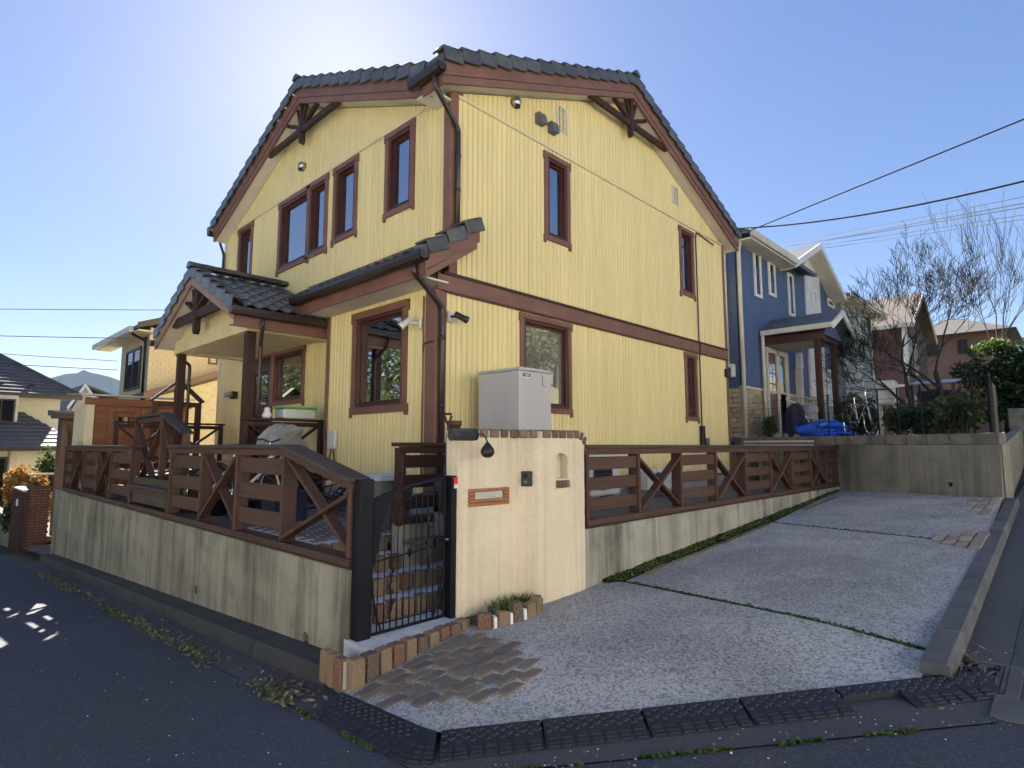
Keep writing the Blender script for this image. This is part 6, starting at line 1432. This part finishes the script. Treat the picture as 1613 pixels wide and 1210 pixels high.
m=MB(); m.box(3.05,3.45,6.75,7.1,.706,.74); m.box(3.05,3.45,6.75,6.78,.74,1.06); m.box(3.05,3.45,7.07,7.1,.74,1.06); m.box(3.05,3.08,6.78,7.07,.74,1.06); m.box(3.42,3.45,6.78,7.07,.74,1.06); m.build('crate_body','navy_cloth',bx2); MB().tube([(3.05,6.8,1.05),(2.98,6.85,1.12),(2.98,7.0,1.12),(3.05,7.05,1.05)],.01,6).build('handle','grey_plastic',bx2)
random.seed(14)
bpile=thing('branch_pile',(3.9,7.1,.7),'pile of dark cut branches against the yellow wall','branches')
for i in range(46):
    a=random.uniform(0,3.14); c=V3((4.05+random.gauss(0,.16),7.2+random.gauss(0,.28),.76+abs(random.gauss(0,.22)))); L=random.uniform(.3,.7); d=V3((math.cos(a),math.sin(a),random.gauss(0,.35))).normalized()
    MB().tube([c-d*L/2,c+V3((0,0,random.gauss(0,.04))),c+d*L/2],[.012,.009,.004],5).build('branch','bark_dark',bpile)
# stones / pots below the far fence
for i,(x,y) in enumerate(((3.1,7.7),(3.35,7.95),(2.95,8.2))):
    t=thing('planter',(x,y,.7),['round dark planter with soil by the fence boards','small grey planter behind the crossed fence','dark planter near the deck stairs'][i],'planter'); MB().lathe((x,y,.70),[(.11,0),(.15,.2),(.165,.2),(.165,.235),(.14,.235),(.13,.19),(.01,.19)],14).build('planter_pot','grey_plastic' if i==1 else 'black_plastic',t,True)
# ------------------------------------------------------------------ overhead cables
def cable(p,q,sag,r,label,group=None):
    p=V3(p);q=V3(q); m=MB().tube([p.lerp(q,t/16)-V3((0,0,sag*4*(t/16)*(1-t/16))) for t in range(17)],r,5)
    o=m.build('cable','cable',None,origin=tuple(p)); tag(o,label,'cable',group); return o
def ray(x,y):
    fw=V3((math.cos(YAW),math.sin(YAW),0)); rt=V3((math.sin(YAW),-math.cos(YAW),0)); F=fw*math.cos(PITCH)+V3((0,0,math.sin(PITCH))); U=-fw*math.sin(PITCH)+V3((0,0,math.cos(PITCH)))
    return F+rt*((x-806.5)/921)+U*((605-y)/921)
def atX(x,y,X): d=ray(x,y); return V3((0,0,CAMZ))+d*(X/d.x)
def atY(x,y,Y): d=ray(x,y); return V3((0,0,CAMZ))+d*(Y/d.y)
pole=(11.0,-2.2)
def poleend(x0,y0,x1,y1):      # where the cable reaches the utility pole by the road
    fw=V3((math.cos(YAW),math.sin(YAW),0)); rt=V3((math.sin(YAW),-math.cos(YAW),0)); pxx=806.5+921*(rt.x*pole[0]+rt.y*pole[1])/((fw.x*pole[0]+fw.y*pole[1]))
    y=y1+(y1-y0)/(x1-x0)*(pxx-x1); return atX(pxx,y,pole[0])
zs=[]
def rcable(x0,y0,X0,x1,y1,sag,r,label,group=None):
    q=poleend(x0,y0,x1,y1); q=V3((pole[0],pole[1],q.z)); zs.append(q.z); cable(atX(x0,y0,X0),q,sag,r,label,group)
rcable(1160,372,14.2,1613,192,-.0,.014,'upper black service cable running from the yellow eave to the sky')
rcable(1160,360,14.2,1613,258,.32,.017,'thick sagging black service cable above the blue house roof')
for i,(y0,y1,X0) in enumerate(((383,307,24),(388,317,24.2),(389,323,24.4),(394,335,25),(399,342,25.3))): rcable(1235,y0,X0,1613,y1,.04,.011 if i in(1,2) else .007,['highest faint line of the five above the bare trees','upper line of the thick pair above the bare trees','lower line of the thick pair above the bare trees','faint line between the thick pair and the lowest line','lowest line of the five, brushing the bare tree tops'][i])
up=thing('utility_pole',(pole[0],pole[1],G(*pole)),'round concrete utility pole on the far side of the right-hand road','pole'); MB().tube([(pole[0],pole[1],G(*pole)-.2),(pole[0],pole[1],max(zs)+.6)],[.17,.11],12).build('shaft','concrete_block',up); MB().box(pole[0]-.05,pole[0]+.05,pole[1]-.7,pole[1]+.7,max(zs)-.2,max(zs)-.08).build('cross_arm','galv',up)
for i,(ya,xb,yb_,Yb,sg) in enumerate(((487,330,489,27,.0),(527,200,533,22.2,.05),(556,186,569,24.1,.03),(571,186,583,24.1,.05))):
    a=atY(-60,ya-(yb_-ya)*60/xb,26); b=atY(xb,yb_,Yb); a2=a+(a-b)*1.2; cable(a2,b,sg,.012 if i!=2 else .010,['highest thin line crossing the sky behind the porch','overhead line running to the beige house eave','wavy wrapped line just above the lower line by the beige house','lowest overhead line meeting the beige house wall'][i])
pl2=thing('utility_pole',(-9,30,-3),'utility pole standing beyond the trees across the left-hand road','pole'); MB().tube([(-1.8,27,-3),(-1.8,27,8)],[.16,.1],10) if 0 else None; MB().tube([(-9,30,-3),(-9,30,9)],[.16,.1],10).build('shaft','concrete_block',pl2)
# ================================================================== vegetation
def blob(t): return t
def leafmass(name,mat,centres,n,size,parent=None,up=.3,shell=.55,asp=1.7,origin=None):
    """leaf-sized faces spread through overlapping clumps: centres=[(c,rx,ry,rz)]"""
    m=MB(); m.r=[]; tot=sum(c[1]*c[2]*c[3] for c in centres)
    for c,rx,ry,rz in centres:
        c=V3(c); k=int(n*rx*ry*rz/tot)
        for _ in range(k):
            d=V3((random.gauss(0,1),random.gauss(0,1),random.gauss(0,1))).normalized(); q=shell+(1-shell)*random.random()**.6
            if random.random()<.3: q*=random.random()
            q*=1+.25*mnoise.noise(d*2.3+c)
            p=c+V3((d.x*rx*q,d.y*ry*q,d.z*rz*q)); s=size*random.uniform(.6,1.4)
            t=(d+V3((random.gauss(0,.8),random.gauss(0,.8),random.gauss(0,.8)-.2))).normalized(); b=t.cross(V3((random.gauss(0,1),random.gauss(0,1),random.gauss(0,1)))).normalized()
            m.add([p-t*s*asp/2,p+b*s/2,p+t*s*asp/2,p-b*s/2],[(0,1,2,3)]); m.r.append(min(1,max(0,.5+.35*mnoise.noise(p*1.3)+random.gauss(0,.18))))
    return m.build(name,mat,parent,origin=origin)
def shrub(name,base,r,h,n,size,mat,label,group=None,cat='shrub',lobes=5):
    t=thing(name,base,label,cat,group); B=V3(base); cs=[]
    for i in range(lobes): a=random.uniform(0,6.28); q=random.random()*r*.55; cs.append((B+V3((math.cos(a)*q,math.sin(a)*q,h*random.uniform(.4,.72))),r*random.uniform(.4,.65),r*random.uniform(.4,.65),h*random.uniform(.25,.42)))
    leafmass('foliage',mat,cs,n,size,t)
    m=MB()
    for i in range(7): a=random.uniform(0,6.28); m.tube([B+V3((math.cos(a)*.03,math.sin(a)*.03,-.05)),B+V3((math.cos(a)*r*.25,math.sin(a)*r*.25,h*.4)),B+V3((math.cos(a)*r*.5,math.sin(a)*r*.5,h*.75))],[.015,.01,.004],4)
    m.build('stem','bark_dark',t); return t
def baretree(name,base,H,spread,label,seed,mat='bark_dark',depth=6,buds='leaf_bud',nb=900,r0=.09,lean=(0,0),up=.3,fork=.35,kids=3,bs=.035):
    rnd=random.Random(seed); t=thing(name,base,label,'tree'); B=V3(base); tr=MB(); bm=MB(); tw=MB(); tips=[]
    def grow(p,d,L,r,lv):
        n=4; pts=[p]; r=max(r,.0055); rs=[r]; q=p.copy(); dd=d.copy()
        for i in range(n):
            dd=(dd+V3((rnd.gauss(0,.10),rnd.gauss(0,.10),rnd.gauss(0,.08)+up*.06*lv))).normalized(); q=q+dd*(L/n); pts.append(q.copy()); rs.append(r*(1-.42*(i+1)/n))
        tgt=tr if lv==0 else bm if lv<=2 else tw
        tgt.tube(pts,rs,7 if lv==0 else 5 if lv<=2 else 3,lv==0)
        if lv>=depth or L<.09: tips.append(q); return
        k=kids if lv<2 else rnd.choice((2,3,3,4))
        for i in range(k):
            f=1 if i==0 else rnd.uniform(.3,1); j=min(n,max(1,round(f*n))); st=pts[j]; a=rnd.uniform(0,6.28); sp=spread*rnd.uniform(.55,1.15)*(.55 if i==0 else 1)
            u=dd.orthogonal().normalized(); v=dd.cross(u); nd=(dd+(u*math.cos(a)+v*math.sin(a))*sp+V3((0,0,.12*up))).normalized()
            grow(st,nd,L*rnd.uniform(.58,.82),rs[j]*rnd.uniform(.55,.8),lv+1)
    grow(B+V3((0,0,-.1)),V3((lean[0],lean[1],1)).normalized(),H*fork,r0,0)
    tr.build('trunk',mat,t); c=bm.build('crown',mat,t); tw.build('twigs',mat,c)
    if buds:
        m=MB(); m.r=[]
        for i in range(nb):
            p=rnd.choice(tips)+V3((rnd.gauss(0,.05),rnd.gauss(0,.05),rnd.gauss(0,.05))); s=bs*rnd.uniform(.4,1.2); a=V3((rnd.gauss(0,1),rnd.gauss(0,1),rnd.gauss(0,1))).normalized(); b=a.orthogonal().normalized(); m.add([p-a*s,p+b*s*.5,p+a*s,p-b*s*.5],[(0,1,2,3)]); m.r.append(rnd.random())
        tag(m.build('buds',buds,c),kind='stuff')
    return t
baretree('bare_tree',(18.6,2.95,BL),6.3,.88,'bare dark branched tree with wide forks in front of the maroon house',4,lean=(-.02,.10),r0=.085,depth=7,nb=120,fork=.28,bs=.02)
baretree('bare_tree',(19.6,2.55,BL),6.5,.85,'taller bare tree with many upright branches beside the wide forked one',9,lean=(0,-.06),r0=.10,depth=7,nb=160,fork=.30,bs=.02)
baretree('bare_tree',(31,2.25,BL),6.4,.34,'slender pointed bare tree behind the dark evergreen bush',15,mat='bark',fork=.55,lean=(0,0),r0=.06,depth=5,nb=150,kids=4,bs=.02)
random.seed(31)
ev=thing('evergreen_tree',(24.3,1.55,BL),'dense dark evergreen tree overhanging the roadside wall','tree')
cs=[((24.4+random.uniform(-.9,.9),1.35+random.uniform(-.75,1.0),3.2+random.uniform(-.5,1.0)),.8,.65,.55) for _ in range(11)]+[((24.2,2.3,2.9),.7,.6,.6),((24.2,1.0,4.4),.8,.7,.5)]
leafmass('crown','leaf_dark',cs,12000,.075,ev,shell=.5); MB().tube([(24.3,1.55,BL-.1),(24.3,1.5,2.8),(24.5,1.4,3.8)],[.12,.09,.04],8).build('trunk','bark_dark',ev)
cs=[((24.2,1.5+random.uniform(-.8,.6),4.75+random.uniform(-.1,.2)),.5,.4,.2) for _ in range(4)]; leafmass('young_shoots','leaf_green',cs,900,.07,ev)
labs=['low dark shrub behind the wire fence beside the bicycle','dark straggly shrub between the bicycle and the oil tank','low leafy shrub behind the black fence posts','twiggy shrub below the bare trees','dark shrub by the end post of the wire fence','loose shrub next to the screen board','leafy creeper shrub on the blue porch post','shrub at the foot of the pale green house','small plant against the cream stone skirting']
for i,(x,y,r_,h,n) in enumerate(((16.0,3.75,.5,.75,1100),(15.6,2.9,.5,.7,1200),(14.6,2.35,.45,.65,1000),(16.5,2.4,.8,1.0,1900),(14.0,1.55,.4,.8,900),(15.2,1.65,.6,.95,1300),(17.9,4.4,.35,1.3,900),(21.5,4.8,.8,1.5,1500),(15.6,5.7,.3,.6,500))):
    shrub('shrub',(x,y,BL),r_,h,n,.055,('leaf_dark','leaf_olive','leaf_dark','leaf_olive','leaf_dark','leaf_olive','leaf_olive','leaf_dark','leaf_green')[i],labs[i])
shrub('shrub',(2.75,22.6,-1.0),.75,2.1,2600,.085,'leaf_orange','rounded orange tipped shrub above the low brick wall'); shrub('shrub',(2.62,22.3,-1.0),.6,1.35,1600,.08,'leaf_dark','dark green shrub under the orange tipped shrub')
shrub('shrub',(3.45,24.5,-1.1),.6,2.6,2000,.09,'leaf_green','bright green leafy shrub behind the lattice fence')
# twigs of a big conifer reaching in from the left, and the trees across the road (mirrored in the windows)
def conifer(base,H,Rr,label,seed,mat='leaf_green'):
    rnd=random.Random(seed); t=thing('cedar_tree',base,label,'tree'); B=V3(base); MB().tube([B+V3((0,0,-.2)),B+V3((.1,0,H*.5)),B+V3((0,.1,H))],[.28,.17,.03],9).build('trunk','bark',t); br=MB(); m=MB(); m.r=[]
    for i in range(95):
        f=(i+.5)/95; z=H*(.14+.84*f); L=Rr*(1-f**1.4)*rnd.uniform(.72,1.0)+.3; a=i*2.4+rnd.uniform(-.4,.4); d=V3((math.cos(a),math.sin(a),0)); pts=[B+V3((0,0,z))+d*(L*k/6)+V3((0,0,.10*L*math.sin(k/6*2)-.28*L*(k/6)**2)) for k in range(7)]
        br.tube(pts,[.04*(1-k/7.5)*(1.2-f) for k in range(7)],4)
        for k in range(1,7):
            for _ in range(9):
                p=pts[k-1].lerp(pts[k],rnd.random()); s=V3((-d.y,d.x,0))*rnd.choice((-1,1)); tip=p+d*rnd.uniform(.1,.45)+s*rnd.uniform(.05,.5)*(1-k/9)+V3((0,0,rnd.uniform(-.28,.06))); w_=(tip-p).cross(V3((0,0,1))).normalized()*rnd.uniform(.018,.045); m.add([p-w_*.5,(p+tip)/2-w_,tip,(p+tip)/2+w_],[(0,1,2,3)]); m.r.append(rnd.random())
    br.build('boughs','bark',t); m.build('crown',mat,t); return t
conifer((-4.0,14.5,-.8),15,5.1,'tall cedar across the left-hand road whose branch tips reach into the sky',2,'leaf_olive')
def bigtree(base,H,r,label,seed,mat,n=7000,size=.16):
    random.seed(seed); t=thing('leafy_tree',base,label,'tree'); B=V3(base); MB().tube([B+V3((0,0,-.2)),B+V3((.1,.1,H*.4)),B+V3((0,0,H*.75))],[.22,.17,.06],8).build('trunk','bark',t)
    cs=[(B+V3((random.gauss(0,r*.42),random.gauss(0,r*.42),H*random.uniform(.35,.92))),r*random.uniform(.3,.5),r*random.uniform(.3,.5),r*random.uniform(.25,.4)) for _ in range(13)]; leafmass('crown',mat,cs,n,size,t)
    m=MB(); 
    for c in cs: m.tube([B+V3((.05,.05,H*.38)),(B+V3((0,0,H*.5))).lerp(c[0],.5),c[0]],[.08,.05,.02],5)
    m.build('limbs','bark',t)
for i,(x,y,H,r_,mt) in enumerate(((-7.5,20,10,4,'leaf_green'),(-8.5,27,11,4.5,'leaf_olive'),(-8,36,10,4.5,'leaf_green'),(-10.5,15,8,3.5,'leaf_olive'),(-12,44,12,5,'leaf_green'))):
    bigtree((x,y,G(x,y)),H,r_,['leafy tree across the left-hand road, first beyond the cedar','olive leaved tree across the left-hand road between two green ones','green tree across the road opposite the cream house','smaller olive tree behind the cedar','large green tree far down the left-hand road'][i],40+i,mt)
# bank across the right-hand road; unseen pale houses and paving added to bounce sunlight
def zb2(x,y): return G(x,y)-.02+max(0,min(7,(-5-y)*.5))
sheet('bank',[(17,-5),(75,-5),(75,-26),(17,-26)],zb2,'ground_mat',cutgrid(20,72,-24,-6,3))
for i,(x,y,H,r_,mt) in enumerate(((22,-9,6,2.6,'leaf_olive'),(28,-11,7,3,'leaf_olive'),(35,-9,7,3,'leaf_green'),(44,-10,8,3.5,'leaf_olive'))):
    bigtree((x,y,zb2(x,y)),H,r_,['olive tree on the grassy bank, lowest of the row','taller olive tree on the grassy bank above the road','green tree on the grassy bank','far olive tree on the grassy bank'][i],60+i,mt,4500,.16)
sheet('bounce_forecourt',[(-12,-9.2),(17,-9.2),(17,-13),(-12,-13)],lambda x,y:G(x,y)+.05,'cream_wall',cutgrid(-11,16,-12,-10,4))  # unseen pale paving added to throw sunlight back at the shaded walls
sheet('bounce_yard',[(-3.1,12),(-3.3,-3),(-9,-3),(-9,12)],lambda x,y:G(x,y)+.05,'cream_wall',cutgrid(-8,-4,-2,11,3))  # light ground added out of view, returns sunlight to the left facade
for i,(x0,x1,y0,y1,face,lb) in enumerate(((5.5,16.5,-20,-11,'Y','unseen white house across the right-hand road, added to bounce sunlight'),(-9,3.5,-20,-11.5,'Y','unseen cream house behind the road junction, added to bounce sunlight'),(-17,-7.5,-5,8.5,'X','unseen white house across the left-hand road, added to bounce sunlight'))):
    z0=G((x0+x1)/2,(y0+y1)/2); t=thing('bounce_house',((x0+x1)/2,(y0+y1)/2,z0),lb,'house'); MB().box(x0,x1,y0,y1,z0-1,z0+6.2).build('wall','render_white',t)  # unseen white volumes added as sunlight reflectors for the shaded facades
    m=MB(); e=[(x0-.5,y0-.5,z0+6.2),(x1+.5,y0-.5,z0+6.2),(x1+.5,y1+.5,z0+6.2),(x0-.5,y1+.5,z0+6.2),(x0+4,(y0+y1)/2,z0+8.4),(x1-4,(y0+y1)/2,z0+8.4)]; m.add(e,[(0,1,5,4),(1,2,5),(2,3,4,5),(3,0,4),(3,2,1,0)]); m.build('roof','roof_light',t)
    for k in range(3):
        for z in(1,3.7):
            if face=='Y': u=x0+1.4+k*3.4; f=MB().box(u,u+1.5,y1,y1+.05,z0+z,z0+z+1.2).build('window','gutter_brown',t); MB().box(u+.08,u+1.42,y1+.05,y1+.06,z0+z+.08,z0+z+1.12).build('pane','glass',f)
            else: u=y0+1.5+k*4; f=MB().box(x1,x1+.05,u,u+1.5,z0+z,z0+z+1.2).build('window','gutter_brown',t); MB().box(x1+.05,x1+.06,u+.08,u+1.42,z0+z+.08,z0+z+1.12).build('pane','glass',f)
# ------------------------------------------------------------------ litter, weeds
random.seed(77)
pts=[]
for i in range(5200):
    y=3.9+10*random.random()**1.3; dens=max(0,mnoise.noise((y*1.1,3,0))+.35)*(1 if y>4.9 else .35)
    if random.random()>dens: continue
    x=1.93+random.gauss(0,.045); pts.append((x,y,G(x,y)+.01+random.random()*.03))
scatter('kerb_weeds','weed',pts,.017,1,.9,label='pale green weeds growing along the gutter seam below the wall',cat='weeds',asp=2.4)
pts=[]
for i in range(900):
    t=random.random(); a=V3((1.93,2.42)) if 0 else None
    x,y=(1.93+random.gauss(0,.01),2.45+1.4*t) if i<300 else (1.93+2.02*t+random.gauss(0,.008),2.42-2.02*t+random.gauss(0,.008)); 
    if mnoise.noise((x*3,y*3,0))<.0: continue
    pts.append((x,y,G(x,y)+.01))
scatter('seam_moss','moss',pts,.02,1,.8,label='moss dotted along the seam between gutter and asphalt',cat='moss')
pts=[]
for i in range(620):
    u=random.random()
    if u<.5: x,y=random.uniform(-2.5,2.2),random.uniform(1.6,12)**1.0
    elif u<.75: t=random.random(); x,y=2.0+2.2*t+random.gauss(0,.2),2.45-2.0*t+random.gauss(0,.2)
    else: x,y=random.uniform(4.2,9),random.uniform(-1.5,.6)
    if (V3((x,y,0))-E0).dot(EN)>-.24 and x>1.93 and y>.6: continue
    pts.append((x,y,G(x,y)+.012))
for i in range(240):
    x,y=random.uniform(2.5,12),random.uniform(.85,3.4)
    if (V3((x,y,0))-E0).dot(EN)>.1: pts.append((x,y,zd(x,y)+.006))
scatter('fallen_petals','petal',pts,.011,1,.25,label='tiny white petals scattered over the road and drive',cat='petals',asp=1.3)
pts=[]
for i in range(330):
    if i<150: x,y=2.06+random.gauss(0,.06),4.15+random.gauss(0,.22)
    elif i<260: y=4+10*random.random(); x=2.08+random.gauss(0,.06)
    else: x,y=4.55+random.gauss(0,.22),.60+random.gauss(0,.05)
    pts.append((x,y,G(x,y)+.015+random.random()*.012))
scatter('dry_leaves','dryleaf',pts,.022,1,.5,label='curled brown leaves and twigs gathered in the gutter',cat='leaves',asp=2.2)
# dry bamboo-like sheaths in the gutter
pts=[(2.05+random.gauss(0,.06),y,0) for y in(6.3,7.4,9.5,10.3,11.2)]; pts=[(x,y,G(x,y)+.02) for x,y,_ in pts]
scatter('gutter_sheath','dryleaf',pts,.05,1,.1,label='long pale dry sheaths lying in the gutter',cat='leaves',asp=4)
# ------------------------------------------------------------------ mountain and haze
m=MB(); vs=[]; prof=[(-500,40),(-200,80),(60,120),(250,190),(335,232),(406,262),(440,268),(458,282),(480,274),(507,270),(548,262),(640,230),(800,190),(1000,150),(1400,60)]
for x,h in prof: vs.append((x,2450-abs(x-450)*.1,-5))
for x,h in prof: vs.append((x+10,2600,h*.55))
for x,h in prof: vs.append((x,2700,h*1.03))
for x,h in prof: vs.append((x,3400,-5))
n=len(prof); m.add(vs,[(r_*n+i,r_*n+i+1,(r_+1)*n+i+1,(r_+1)*n+i) for r_ in range(3) for i in range(n-1)]); tag(m.build('mountain','mountain_mat'),kind='structure')

hz=MB(); hz.box(-4600,4600,-4600,4600,-12,325)
def hazemat():
    m=bpy.data.materials.new('haze_mat'); m.use_nodes=True; t=m.node_tree; t.nodes.clear(); o=t.nodes.new('ShaderNodeOutputMaterial'); v=t.nodes.new('ShaderNodeVolumePrincipled'); v.inputs['Color'].default_value=(.55,.74,1,1); v.inputs['Density'].default_value=.00006; v.inputs['Anisotropy'].default_value=.0; t.links.new(v.outputs[0],o.inputs['Volume']); MT['haze_mat']=m
hazemat(); tag(hz.build('haze','haze_mat'),kind='stuff')
